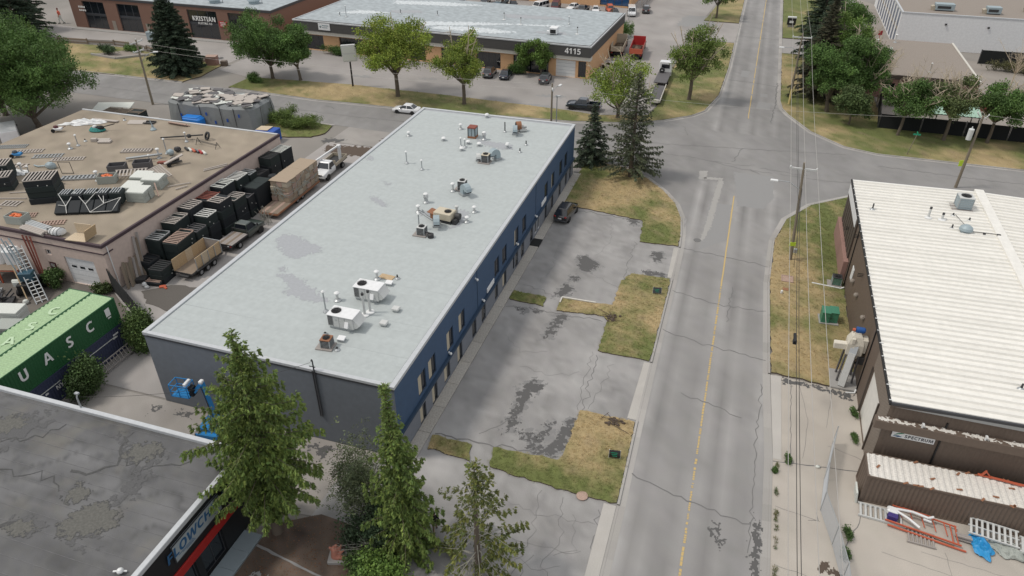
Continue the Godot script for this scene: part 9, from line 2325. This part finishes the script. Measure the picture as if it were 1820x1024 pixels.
func vehicles():
	car("parked_suv","black suv parked nose in beside the blue building","car","suv","car_black",v3(-17.75,0.02,-77.2),-0.09)
	car("parked_sedan","white sedan parked on the cross street behind the blue building","car","sedan","car_white",v3(-51.7,0,-105.0),PI / 2 + 0.02)
	car("pickup_truck","dark navy crew cab pickup at the edge of the low shop lot","pickup truck","pickup","car_navy",v3(-24.4,0.02,-115.4),PI / 2)
	var G := "cars parked before the low shop building"
	car("parked_car","dark car at the left of three before the orange brick piers","car","suv","car_grey",v3(-45.4,0,-128.3),0.1,G)
	car("parked_car","dark navy car in the middle of three before the brick piers","car","sedan","car_navy",v3(-42.2,0,-128.2),0.1,G)
	car("parked_car","grey suv alone before the shrubs of the low shop","car","suv","car_grey",v3(-34.5,0,-127.9),0.1,G)
	car("parked_car","white car half hidden behind the forked street tree","car","sedan","car_white",v3(-24.4,0,-139.2),PI / 2 - 0.7)
	car("parked_van","white van behind the lower crown of the forked street tree","van","van","car_white",v3(-23.6,0,-128.6),0.15)
	car("parked_van","white van beside the far chain fence of the vehicle yard","van","van","car_white",v3(-28.6,0,-185.5),PI + 0.2)
	car("parked_car","teal blue car at the back corner of the low shop","car","suv","car_teal",v3(-30.2,0,-177.5),0.2)
	car("parked_car","dark car beyond the chain fence on the far drive","car","suv","car_black",v3(-25.6,0,-189.5),0.1)
	car("parked_car","grey car beside the white van in the vehicle yard","car","sedan","car_grey",v3(-32.6,0,-184.5),0.4)
	# the hidden yard: a row of old vehicles in front of the orange wall
	var kinds := [["white cab truck in the vehicle yard, seen over the pale roof","van","car_white",-51.5],["maroon truck beside the white cab truck in the yard","van","maroon_door",-47.8],["white car in the middle of the vehicle yard row","sedan","car_white",-43.6],["grey pickup in the vehicle yard row","pickup","car_grey",-40.6],["white low car in the vehicle yard row","sedan","car_white",-37.6],["orange red car in the vehicle yard row","suv","truck_orange",-34.2],["dark car left in the vehicle yard row","suv","car_navy",-58.5],["teal pickup left in the vehicle yard row","pickup","car_teal",-62.5],["grey van far left in the vehicle yard row","van","car_grey",-67.0],["white van far left in the vehicle yard row","van","car_white",-72.5]]
	for k in kinds.size(): car("yard_vehicle",kinds[k][0],"vehicle",kinds[k][1],kinds[k][2],v3(kinds[k][3],0,-184.5 - (k % 3) * 1.3),PI + rr_(-0.4,0.4),"old vehicles in the yard behind the low shop")
	# dump trucks seen from behind
	for q in [["red dump truck with orange tailgate in the low shop drive",v3(-21.3,0,-150.2),"truck_red","truck_orange"],["beige open bed truck left of the red dump truck",v3(-25.2,0,-150.8),"truck_beige","truck_beige"]]:
		var t := thing("dump_truck",q[0],"truck",q[1],0.06)
		truck_cab(t,q[2],-3.6)
		var m := mb();m.box(v3(0,1.25,0.2),v3(2.5,0.16,6.6));put(m,"bed_floor","dirt_load",t)
		m = mb()
		for s in [-1,1]: m.box(v3(s * 1.25,1.85,0.2),v3(0.1,1.1,6.7),B1,0.02)
		m.box(v3(0,2.2,-3.1),v3(2.5,1.9,0.12),B1,0.02);put(m,"bed_side",q[2],t)
		m = mb()
		for s in [-1,1]:
			for k in 6: m.box(v3(s * 1.32,1.85,-2.6 + 1.1 * k),v3(0.06,1.05,0.1))
		put(m,"bed_rib","truck_beige",t)
		m = mb();m.box(v3(0,1.75,3.55),v3(2.5,1.0,0.1),B1,0.02);put(m,"tailgate",q[3],t)
		m = mb();m.ball(v3(0.1,1.35,-0.4),v3(1.05,0.28,2.4),10);put(m,"load","dirt_load",t)
		m = mb();m.box(v3(0,0.85,0.0),v3(0.9,0.3,7.0));m.box(v3(0,0.75,3.5),v3(2.3,0.2,0.12));put(m,"chassis","black",t)
		for s in [-1,1]:
			wheel(t,s * 0.98,-5.8,0.48,0.3);wheel(t,s * 0.95,1.2,0.48,0.5);wheel(t,s * 0.95,2.4,0.48,0.5)
			m = mb();m.box(v3(s * 1.0,0.98,3.58),v3(0.3,0.14,0.06));put(m,"tail_light","lamp_red",t)
	var tw := thing("tow_truck","white cab truck with pale flat deck behind the street trees","truck",v3(-13.9,0,-134.5),0.0)
	truck_cab(tw,"car_white",-2.6)
	var m := mb();m.box(v3(0,1.75,-2.75),v3(2.3,2.5,1.3),B1,0.1);put(m,"sleeper_cab","car_white",tw)
	m = mb();m.box(v3(0,2.2,-2.09),v3(1.5,0.7,0.06));put(m,"rear_window","glass_dark",tw)
	m = mb();m.box(v3(0,1.1,1.2),v3(2.3,0.16,6.6),B1,0.03);put(m,"deck","bin_grey",tw)
	m = mb();m.lathe(v3(-0.5,1.6,-1.4),[[0.2,-0.2],[0.5,-0.2],[0.5,0.2],[0.2,0.2]],14,Basis(Vector3.RIGHT,PI / 2));put(m,"winch_drum","coil",tw)
	m = mb();m.box(v3(0,0.75,0),v3(0.9,0.3,9.0));put(m,"chassis","black",tw)
	for s in [-1,1]:
		wheel(tw,s * 0.92,-4.7,0.46,0.3);wheel(tw,s * 0.92,2.0,0.46,0.45)
	var ft := thing("flat_trailer","long pale flat trailer parked along the grass behind the tow truck","trailer",v3(-13.6,0,-124.8),0.02)
	m = mb();m.box(v3(0,0.85,0),v3(1.7,0.18,8.4),B1,0.03);put(m,"deck","bin_grey",ft)
	m = mb()
	for s in [-1,1]: m.box(v3(s * 0.95,0.95,0),v3(0.12,0.3,9.5))
	m.box(v3(0,1.0,4.6),v3(1.6,0.5,0.4),B1,0.05);put(m,"side_rail","white_band",ft)
	for z in [1.6,2.7]:
		for s in [-1,1]: wheel(ft,s * 0.85,z,0.42,0.28)
	var bk := thing("box_truck","white box truck top left of the tan building roof","truck",v3(-101.5,0,-74.5),0.9)
	m = mb();m.box(v3(0,1.7,0),v3(2.3,2.2,5.0),B1,0.06);put(m,"box","white_panel",bk)
	truck_cab(bk,"car_navy",-2.6)
	for s in [-1,1]:
		wheel(bk,s * 0.95,-4.6,0.42,0.28);wheel(bk,s * 0.95,1.4,0.42,0.4)
	# chain link run by the yard
	var f := thing("yard_fence","galvanised fence beside the vehicle yard drive","fence")
	m = mb()
	for k in 9:
		var p := v3(-28.9 + 0.25 * k,0,-172.5 - 4.0 * k);m.cyl(p,p + Vector3.UP * 2.0,0.06,0.06,6)
	put(m,"post","galvanised",f)
	m = mb()
	for y in [0.15,0.6,1.1,1.55,1.95]: m.cyl(v3(-28.9,y,-172.5),v3(-26.9,y,-204.5),0.03,0.03,5)
	put(m,"rail","galvanised",f)
# ------------------------------------------------------------------ people
func person(label: String,at: Vector3,turn: float,shirt: String,trousers: String,hair: String,s := 1.0,kind := "person") -> Node3D:
	var t := thing(kind,label,kind,at,turn)
	t.scale = Vector3.ONE * s
	# mid stride, facing -z; one continuous body, clothing as a close shell over it
	var hip := v3(0,0.93,0);var chest := v3(0,1.28,-0.03);var neck := v3(0,1.47,-0.04);var head := v3(0,1.63,-0.06)
	var body := [[hip,chest,0.13,0.145],[chest,neck,0.12,0.055],[neck,head,0.055,0.06],[head - v3(0,0.03,0),head + v3(0,0.06,0.01),0.085,0.088],[head + v3(0,-0.02,-0.07),head + v3(0,-0.05,-0.08),0.022,0.028]]
	var legs := [];var arms := []
	for k in 2:
		var sd := -1.0 if k == 0 else 1.0
		var st := 0.22 * sd
		var h := hip + v3(0.10 * sd,-0.04,0);var kn := v3(0.11 * sd,0.50,-0.10 * sd - 0.06);var an := v3(0.11 * sd,0.09,-st + 0.04)
		legs.append([h,kn,0.085,0.062]);legs.append([kn,an,0.060,0.042]);body.append([an + v3(0,-0.04,0.03),an + v3(0.01 * sd,-0.05,-0.15),0.042,0.036])
		var sh := v3(0.19 * sd,1.41,-0.03);var el := v3(0.27 * sd,1.13,0.05 * sd + 0.02);var wr := v3(0.26 * sd,0.90,0.06 * sd - 0.14)
		arms.append([sh,el,0.055,0.045]);body.append([sh,el,0.05,0.04]);body.append([el,wr,0.040,0.028])
		var pm := wr + v3(0,-0.07,-0.03);body.append([wr,pm,0.030,0.034])
		for j in 4: body.append([pm + v3(0,-0.01,0.03 - 0.02 * j),pm + v3(-0.015 * sd,-0.08 + 0.008 * absf(j - 1.5),0.02 - 0.022 * j),0.010,0.008])
		body.append([wr + v3(0,-0.03,-0.02),pm + v3(-0.02 * sd,-0.01,-0.07),0.011,0.009])
	body.append_array(legs)
	inst(nets(body,0.022,0.03),"body","skin",t)
	var grow := func(a: Array,g: float) -> Array: return a.map(func(b): return [b[0],b[1],b[2] + g,b[3] + g])
	inst(nets(grow.call([body[0],[chest,neck - v3(0,0.05,0),0.13,0.075],arms[0],arms[1]],0.018),0.03,0.05),"shirt",shirt,t)
	inst(nets(grow.call([[hip + v3(0,0.04,0),hip - v3(0,0.06,0),0.135,0.12],legs[0],legs[1],legs[2],legs[3]],0.014),0.03,0.03),"trousers",trousers,t)
	inst(nets([[head + v3(0,0.04,0.02),head + v3(0,0.08,0.015),0.093,0.088]],0.02,0.02),"hair" if hair == "hair_dark" else "cap",hair,t)
	var sh2 := mb()
	for k in 2:
		var sd := -1.0 if k == 0 else 1.0
		sh2.box(v3(0.115 * sd,0.04,-0.22 * sd - 0.02),v3(0.105,0.085,0.28),B1,0.025)
	put(sh2,"shoes","black",t)
	var ey := mb()
	for sd in [-1,1]:
		ey.ball(head + v3(0.032 * sd,0.02,-0.08),v3(0.011,0.008,0.008),6)
	ey.box(head + v3(0,-0.055,-0.083),v3(0.045,0.008,0.012));put(ey,"eyes_and_mouth","hair_dark",t)
	return t
func people():
	person("person in black top and khaki trousers walking under the near trees",v3(-14.9,0.03,-29.4),0.5,"shirt_black","khaki","hair_dark")
	var p := person("tall figure in orange top and white trousers at the brick building corner",v3(-154.5,0,-136.2),PI - 0.5,"vest_orange","trouser_white","cap_red",1.95,"statue")
# ------------------------------------------------------------------ vegetation
func vegetation():
	var leaf := Color(0.10,0.18,0.036);var dark := Color(0.072,0.145,0.034)
	var G := "street trees along the far verge"
	leafy("broad dark green street tree, leftmost on the far verge",v3(-83.0,0.1,-114.1),11.5,5.8,1,dark,{"group": G,"fork": 0.2,"limbs": 11,"twigs": 5,"clumps": 52,"squash": 0.55})
	leafy("smaller rounded street tree just right of the leftmost one",v3(-77.7,0.1,-115.0),9.4,3.9,2,dark,{"group": G,"fork": 0.24,"limbs": 9,"twigs": 4,"clumps": 48,"squash": 0.55})
	leafy("tall yellow tipped street tree before the low shop fascia",v3(-56.5,0.1,-111.8),13.2,6.6,3,Color(0.165,0.245,0.036),{"group": G,"fork": 0.27,"limbs": 11,"twigs": 5,"clumps": 38,"yellow": 0.5,"dead": 3,"squash": 0.55})
	leafy("slender street tree with open crown, behind the blue roof edge",v3(-44.1,0.1,-111.5),11.4,4.3,4,Color(0.15,0.225,0.038),{"group": G,"fork": 0.3,"limbs": 9,"twigs": 4,"clumps": 28,"yellow": 0.5,"dead": 4,"squash": 0.6})
	leafy("forked thinning street tree with dead twigs beside the dark pickup",v3(-18.2,0.1,-112.9),9.2,5.8,5,Color(0.15,0.225,0.038),{"group": G,"fork": 0.16,"limbs": 9,"twigs": 3,"clumps": 24,"yellow": 0.4,"dead": 9,"squash": 0.55,"trunk": 0.03})
	leafy("street tree with dead twigs on the corner grass by the main road",v3(-8.2,0.1,-125.4),12.0,4.6,6,Color(0.12,0.185,0.04),{"group": G,"fork": 0.26,"limbs": 9,"twigs": 4,"clumps": 30,"dead": 7,"squash": 0.6})
	leafy("small tree at the top edge beside the main road",v3(-8.5,0.1,-188),9,4.0,7,leaf,{"group": G,"fork": 0.3,"clumps": 30})
	leafy("young tree before the low shop, left one",v3(-39.2,0,-131.0),5.8,1.9,8,leaf,{"fork": 0.2,"clumps": 22,"limbs": 6,"squash": 0.6});leafy("young tree before the low shop, right one",v3(-36.2,0,-131.0),7.4,2.1,9,leaf,{"fork": 0.2,"clumps": 22,"limbs": 6,"squash": 0.6})
	bush("bush","shrubs at the foot of the low shop piers, right group",v3(-41.0,0,-130.8),v3(2.2,1.5,0.8),81,dark,500);bush("bush","shrubs at the foot of the low shop piers, left group",v3(-79.5,0,-132.0),v3(3.2,1.4,0.9),82,dark,500)
	bush("bush","small bush in the corner of the far verge lawn",v3(-84.9,0.1,-111.0),v3(1.4,1.1,1.0),83,dark,300);bush("bush","bush in the gravel bed on the left lawn",v3(-123.2,0.3,-117.8),v3(1.6,1.4,1.2),84,Color(0.05,0.095,0.04),400);bush("bush","bush by the timber wall behind the gravel bed",v3(-121.0,0.1,-121.0),v3(2.4,1.0,1.0),85,dark,400)
	bush("bush","dark bush at the rear side of the low shop",v3(-26.2,0,-163.5),v3(1.6,2.6,2.0),86,dark,500);bush("bush","wild grass clump in the bed by the blue dumpster",v3(-64.2,0.1,-93.2),v3(3.4,1.3,2.0),87,Color(0.11,0.17,0.04),1300,{"leaf": 0.7});bush("bush","tall weeds at the rear of the bed by the blue dumpster",v3(-67.8,0.1,-94.6),v3(2.6,1.9,1.6),88,Color(0.10,0.16,0.04),1000,{"leaf": 0.7})
	# big tree at the left edge, spruces
	leafy("huge dark green tree at the left edge of the picture",v3(-104.0,0,-81.5),15.2,9.2,11,dark,{"fork": 0.10,"limbs": 18,"twigs": 7,"clumps": 75,"squash": 0.62,"blob": 0.27})
	leafy("dark tree beyond the left edge next to the huge one",v3(-113.5,0,-84),14.5,8.0,12,leaf,{"fork": 0.16,"limbs": 12,"twigs": 5,"clumps": 55,"squash": 0.6})
	var sp := Color(0.045,0.076,0.048)
	spruce("dark spruce before the brick building wall",v3(-101.8,0.1,-111.8),15.8,5.0,21,sp,{"dense": 7,"step": 0.4,"spray": 1.25,"start": 0.03,"droop": 0.25,"whorl": 8});spruce("dark spruce in the upper left corner, nearer one",v3(-149.5,0.1,-120.5),16,6.6,22,sp,{"dense": 4,"step": 0.6,"spray": 1.7,"start": 0.04});spruce("dark spruce in the upper left corner, farther one",v3(-157,0.1,-128),17,6.5,23,sp,{"dense": 3,"step": 0.6,"spray": 1.8})
	spruce("dark spruce beyond the upper left corner",v3(-160,0.1,-116),16,6.0,24,sp,{"dense": 3,"step": 0.7,"spray": 1.8})
	spruce("compact blue green spruce against the blue building corner",v3(-18.2,0.1,-93.9),8.3,2.7,25,Color(0.06,0.092,0.060),{"dense": 5,"step": 0.34,"spray": 1.05,"start": 0.03,"ragged": 0.2});spruce("tall open spruce on the lawn corner by the intersection",v3(-12.3,0.1,-90.9),14.3,3.9,26,Color(0.085,0.112,0.066),{"plume": 0.25,"dense": 6,"step": 0.5,"spray": 0.8,"ragged": 0.45,"droop": 0.2,"bare": 0.2,"gaps": 0.1,"profile": [1.0,1.0,0.92,0.72,0.5,0.28,0.05]})
	# near trees
	var ng := Color(0.135,0.215,0.058)
	spruce("big ragged spruce in front of the grey wall and the black fronted building",v3(-25.1,0.05,-26.0),17.0,3.6,31,ng,{"plume": 0.5,"dense": 27,"step": 0.5,"spray": 0.60,"ragged": 0.55,"droop": 0.44,"whorl": 7,"gaps": 0.2,"yellow": 0.45,"bare": 0.18,"lean": v3(0.5,0,0),"start": 0.12,"profile": [0.10,0.30,0.80,1.0,0.88,0.58,0.32,0.05]});spruce("pointed spruce at the lower middle, tip at the blue wall corner",v3(-16.0,0.05,-27.4),14.4,2.3,32,ng,{"plume": 0.42,"dense": 24,"step": 0.42,"spray": 0.56,"ragged": 0.5,"droop": 0.44,"whorl": 7,"gaps": 0.12,"yellow": 0.4,"bare": 0.2,"lean": v3(-0.3,0,0),"start": 0.05,"profile": [1.0,1.0,0.9,0.66,0.36,0.16,0.03]})
	spruce("thin yellowing spruce at the bottom, right of the pointed one",v3(-10.9,0.05,-27.0),10.4,3.2,33,Color(0.105,0.145,0.045),{"plume": 0.36,"dense": 14,"step": 0.5,"spray": 0.56,"ragged": 0.6,"droop": 0.30,"gaps": 0.22,"yellow": 0.7,"bare": 0.45,"start": 0.06,"twig": "grey_twig","profile": [0.95,1.0,0.9,0.72,0.5,0.24,0.06]})
	bush("shrub","grey green airy shrub left of the pointed spruce",v3(-20.0,0.05,-29.4),v3(2.2,4.6,1.9),91,Color(0.115,0.15,0.08),1500,{"stems": 16,"bark": "grey_twig","spread": 0.24,"leaf": 0.6,"category": "shrub"})
	bush("shrub","dark low evergreen under the grey twigs by the sculpture",v3(-17.9,0.05,-27.3),v3(1.7,2.2,1.6),92,Color(0.045,0.08,0.04),1600,{"category": "shrub","spread": 0.26});bush("shrub","bright green shrub at the bottom edge under the pointed spruce",v3(-15.6,0.05,-24.7),v3(1.9,1.5,1.2),93,Color(0.10,0.18,0.036),1000,{"category": "shrub","spread": 0.25});bush("shrub","green shrub at the bottom edge left of the bright one",v3(-17.4,0.05,-24.6),v3(1.4,1.2,1.1),94,Color(0.075,0.14,0.036),900,{"category": "shrub"})
	# dead brush with pale bare branches
	var r := RandomNumberGenerator.new();r.seed = 77
	for q in [["bare pale branches fanning out beside the sculpture",v3(-17.9,0.05,-26.8),34,2.8],["bare brush with thin grey stems at the bottom edge",v3(-11.6,0.05,-24.8),26,2.6]]:
		var m := mb()
		for k in q[2]:
			var d: Vector3 = v3(-absf(r.randfn()) if q[1].x < -15.0 else r.randfn(),r.randf_range(0.25,1.1),r.randfn() * 0.8).normalized() * q[3] * r.randf_range(0.6,1.1)
			var o := v3(r.randfn() * 0.4,0.3,r.randfn() * 0.4)
			var pts := limb(m,o,o + d,0.03,0.008,0.22,5,r)
			for j in 3: limb(m,pts[2 + j],pts[2 + j] + d * 0.3 + v3(r.randfn(),r.randfn(),r.randfn()) * 0.3,0.012,0.005,0.06,2,r)
		one(m,"dead_brush","grey_twig",q[0],"dead shrub","",q[1])
	# trees on the right
	var E := "trees along the black fence"
	spruce("tall dark brownish spruce right of the far pole",v3(12.3,0.1,-132.5),17.5,3.9,41,Color(0.068,0.074,0.045),{"dense": 4,"step": 0.5,"spray": 1.4,"ragged": 0.35});spruce("dark spruce behind the tall brownish one",v3(13.4,0.1,-143),16.5,4.2,42,sp,{"dense": 3,"step": 0.6,"spray": 1.6});spruce("dark spruce near the top edge right of the road",v3(13.0,0.1,-158),17,4.6,43,sp,{"dense": 3,"step": 0.7,"spray": 1.7});spruce("spruce at the top edge beside the bright grass",v3(14.5,0.1,-179),17,4.6,44,Color(0.06,0.1,0.04),{"dense": 3,"step": 0.7,"spray": 1.8})
	leafy("bushy green tree joining the tall brownish spruce",v3(14.0,0.1,-126.2),12.0,4.3,45,dark,{"group": E,"fork": 0.14,"limbs": 10,"twigs": 5,"clumps": 40,"squash": 0.6});leafy("dense green tree left of the gravel roofed annex",v3(18.5,0.1,-129.5),11.4,4.4,46,dark,{"group": E,"fork": 0.16,"limbs": 10,"twigs": 5,"clumps": 40,"dead": 6,"squash": 0.6})
	leafy("leafy tree filling the gap behind the tall brownish spruce",v3(16.2,0.1,-137),13,4.2,52,leaf,{"group": E,"fork": 0.15,"limbs": 10,"twigs": 5,"clumps": 40,"squash": 0.6,"dead": 5});leafy("leafy tree farther up beside the road spruces",v3(16.5,0.1,-151),13,4.4,53,dark,{"group": E,"fork": 0.15,"limbs": 10,"twigs": 5,"clumps": 40,"squash": 0.6})
	leafy("small round tree on the lawn left of the black fence end",v3(17.1,0.1,-120.9),5.4,2.7,47,Color(0.08,0.13,0.045),{"group": E,"fork": 0.22,"clumps": 34,"limbs": 8,"squash": 0.6});leafy("lawn tree with bare boughs, first before the black fence",v3(23.9,0.1,-118.3),8.4,4.0,48,dark,{"group": E,"fork": 0.36,"clumps": 38,"limbs": 8,"dead": 9});leafy("lawn tree with pale dead boughs, second before the black fence",v3(30.2,0.1,-118.2),9.4,3.4,49,Color(0.09,0.13,0.045),{"group": E,"fork": 0.36,"clumps": 24,"limbs": 8,"dead": 12})
	leafy("lawn tree beside the transformer pole, third before the black fence",v3(36.2,0.1,-119.0),8.6,4.0,50,dark,{"group": E,"fork": 0.36,"clumps": 38,"limbs": 8,"dead": 9});leafy("lawn tree cut by the right edge, fourth before the black fence",v3(42.8,0.1,-119.0),9.0,4.0,51,dark,{"group": E,"fork": 0.36,"clumps": 34,"limbs": 8,"dead": 8})
	for q in [["bare dead tree left of the annex roof, taller one",v3(19.6,0,-139.5),12.5,2.6,61],["bare dead tree left of the annex roof, second one",v3(22.5,0,-134.0),10.0,2.8,62],["bare dead tree in front of the annex right side",v3(33.0,0,-132.5),9.0,2.4,63],["bare dead tree before the far black fence",v3(46.0,0,-150.0),8.5,3.6,64],["bare dead tree at the right edge before the far fence",v3(52.0,0,-152.0),8.0,3.6,65],["bare dead tree in front of the annex middle",v3(27.5,0,-131.5),9.0,2.6,66]]:
		var t := thing("dead_tree",q[0],"tree",q[1],0.0,"bare dead trees round the annex")
		var rr := RandomNumberGenerator.new();rr.seed = q[4]
		var m := mb()
		m.tube([v3(0,-0.1,0),v3(0,q[2] * 0.3,0)],[0.14,0.1],7);put(m,"trunk","dead_wood",t)
		m = mb()
		for k in 13:
			var e := v3(rr.randfn() * q[3] * 0.6,q[2] * rr.randf_range(0.6,1.0),rr.randfn() * q[3] * 0.6)
			var pts := limb(m,v3(0,q[2] * 0.28,0),e,0.06,0.012,0.4,6,rr)
			for j in 5:
				var s: Vector3 = pts[2 + j % 4]
				var p2 := limb(m,s,s + (e - s) * 0.4 + v3(rr.randfn(),rr.randfn() * 0.5 + 0.3,rr.randfn()) * 0.7,0.028,0.009,0.12,3,rr)
				limb(m,p2[2],p2[2] + v3(rr.randfn(),rr.randf(),rr.randfn()) * 0.5,0.014,0.006,0.05,2,rr)
		put(m,"branches","dead_wood",t)
	bush("bush","scrub along the front of the gravel roofed annex",v3(29,0,-133.5),v3(6.0,1.8,1.6),95,Color(0.062,0.072,0.032),1400);bush("bush","dry scrub before the far black fence",v3(50,0,-160),v3(7.0,1.6,2.5),96,Color(0.10,0.105,0.045),1300)
func _ready():
	var cam := Camera3D.new();cam.name = "camera"
	cam.position = v3(0,41,0);cam.rotation_degrees = v3(-33.1,17.72,0);cam.fov = 43.3;cam.near = 0.5;cam.far = 4000
	add_child(cam);cam.current = true
	var sky_mat := ProceduralSkyMaterial.new()
	sky_mat.sky_top_color = Color(0.95,0.955,0.965);sky_mat.sky_horizon_color = Color(0.76,0.775,0.80);sky_mat.sky_curve = 0.25
	sky_mat.ground_bottom_color = Color(0.30,0.29,0.27);sky_mat.ground_horizon_color = Color(0.62,0.62,0.61);sky_mat.sun_angle_max = 1.0
	sky_mat.sky_energy_multiplier = 0.95
	var sky := Sky.new();sky.sky_material = sky_mat
	var env := Environment.new()
	env.background_mode = Environment.BG_SKY;env.sky = sky;env.background_energy_multiplier = 1.0
	env.tonemap_mode = Environment.TONE_MAPPER_LINEAR;env.tonemap_exposure = 0.99
	env.sdfgi_enabled = true;env.ssao_enabled = true;env.ssil_enabled = true
	var we := WorldEnvironment.new();we.name = "world_environment";we.environment = env;add_child(we)
	var sun := DirectionalLight3D.new();sun.name = "sun"
	sun.light_energy = 0.58;sun.light_color = Color(1.0,0.97,0.93);sun.light_angular_distance = 9.0;sun.shadow_enabled = true
	sun.rotation_degrees = v3(-58,-70,0)
	add_child(sun)
	rng.seed = 20
	nz.seed = 7;nz.frequency = 0.1;nz.fractal_octaves = 4;nz.noise_type = FastNoiseLite.TYPE_SIMPLEX_SMOOTH
	nf.seed = 9;nf.frequency = 0.1;nf.fractal_octaves = 3;nf.noise_type = FastNoiseLite.TYPE_SIMPLEX_SMOOTH
	make_materials();make_plant_pieces()
	ground()
	blue_building();tan_building();near_building();brown_building();far_buildings()
	blue_roof_items();alley();left_yard();boom_lift();right_yard();street_things();vehicles();people();vegetation()
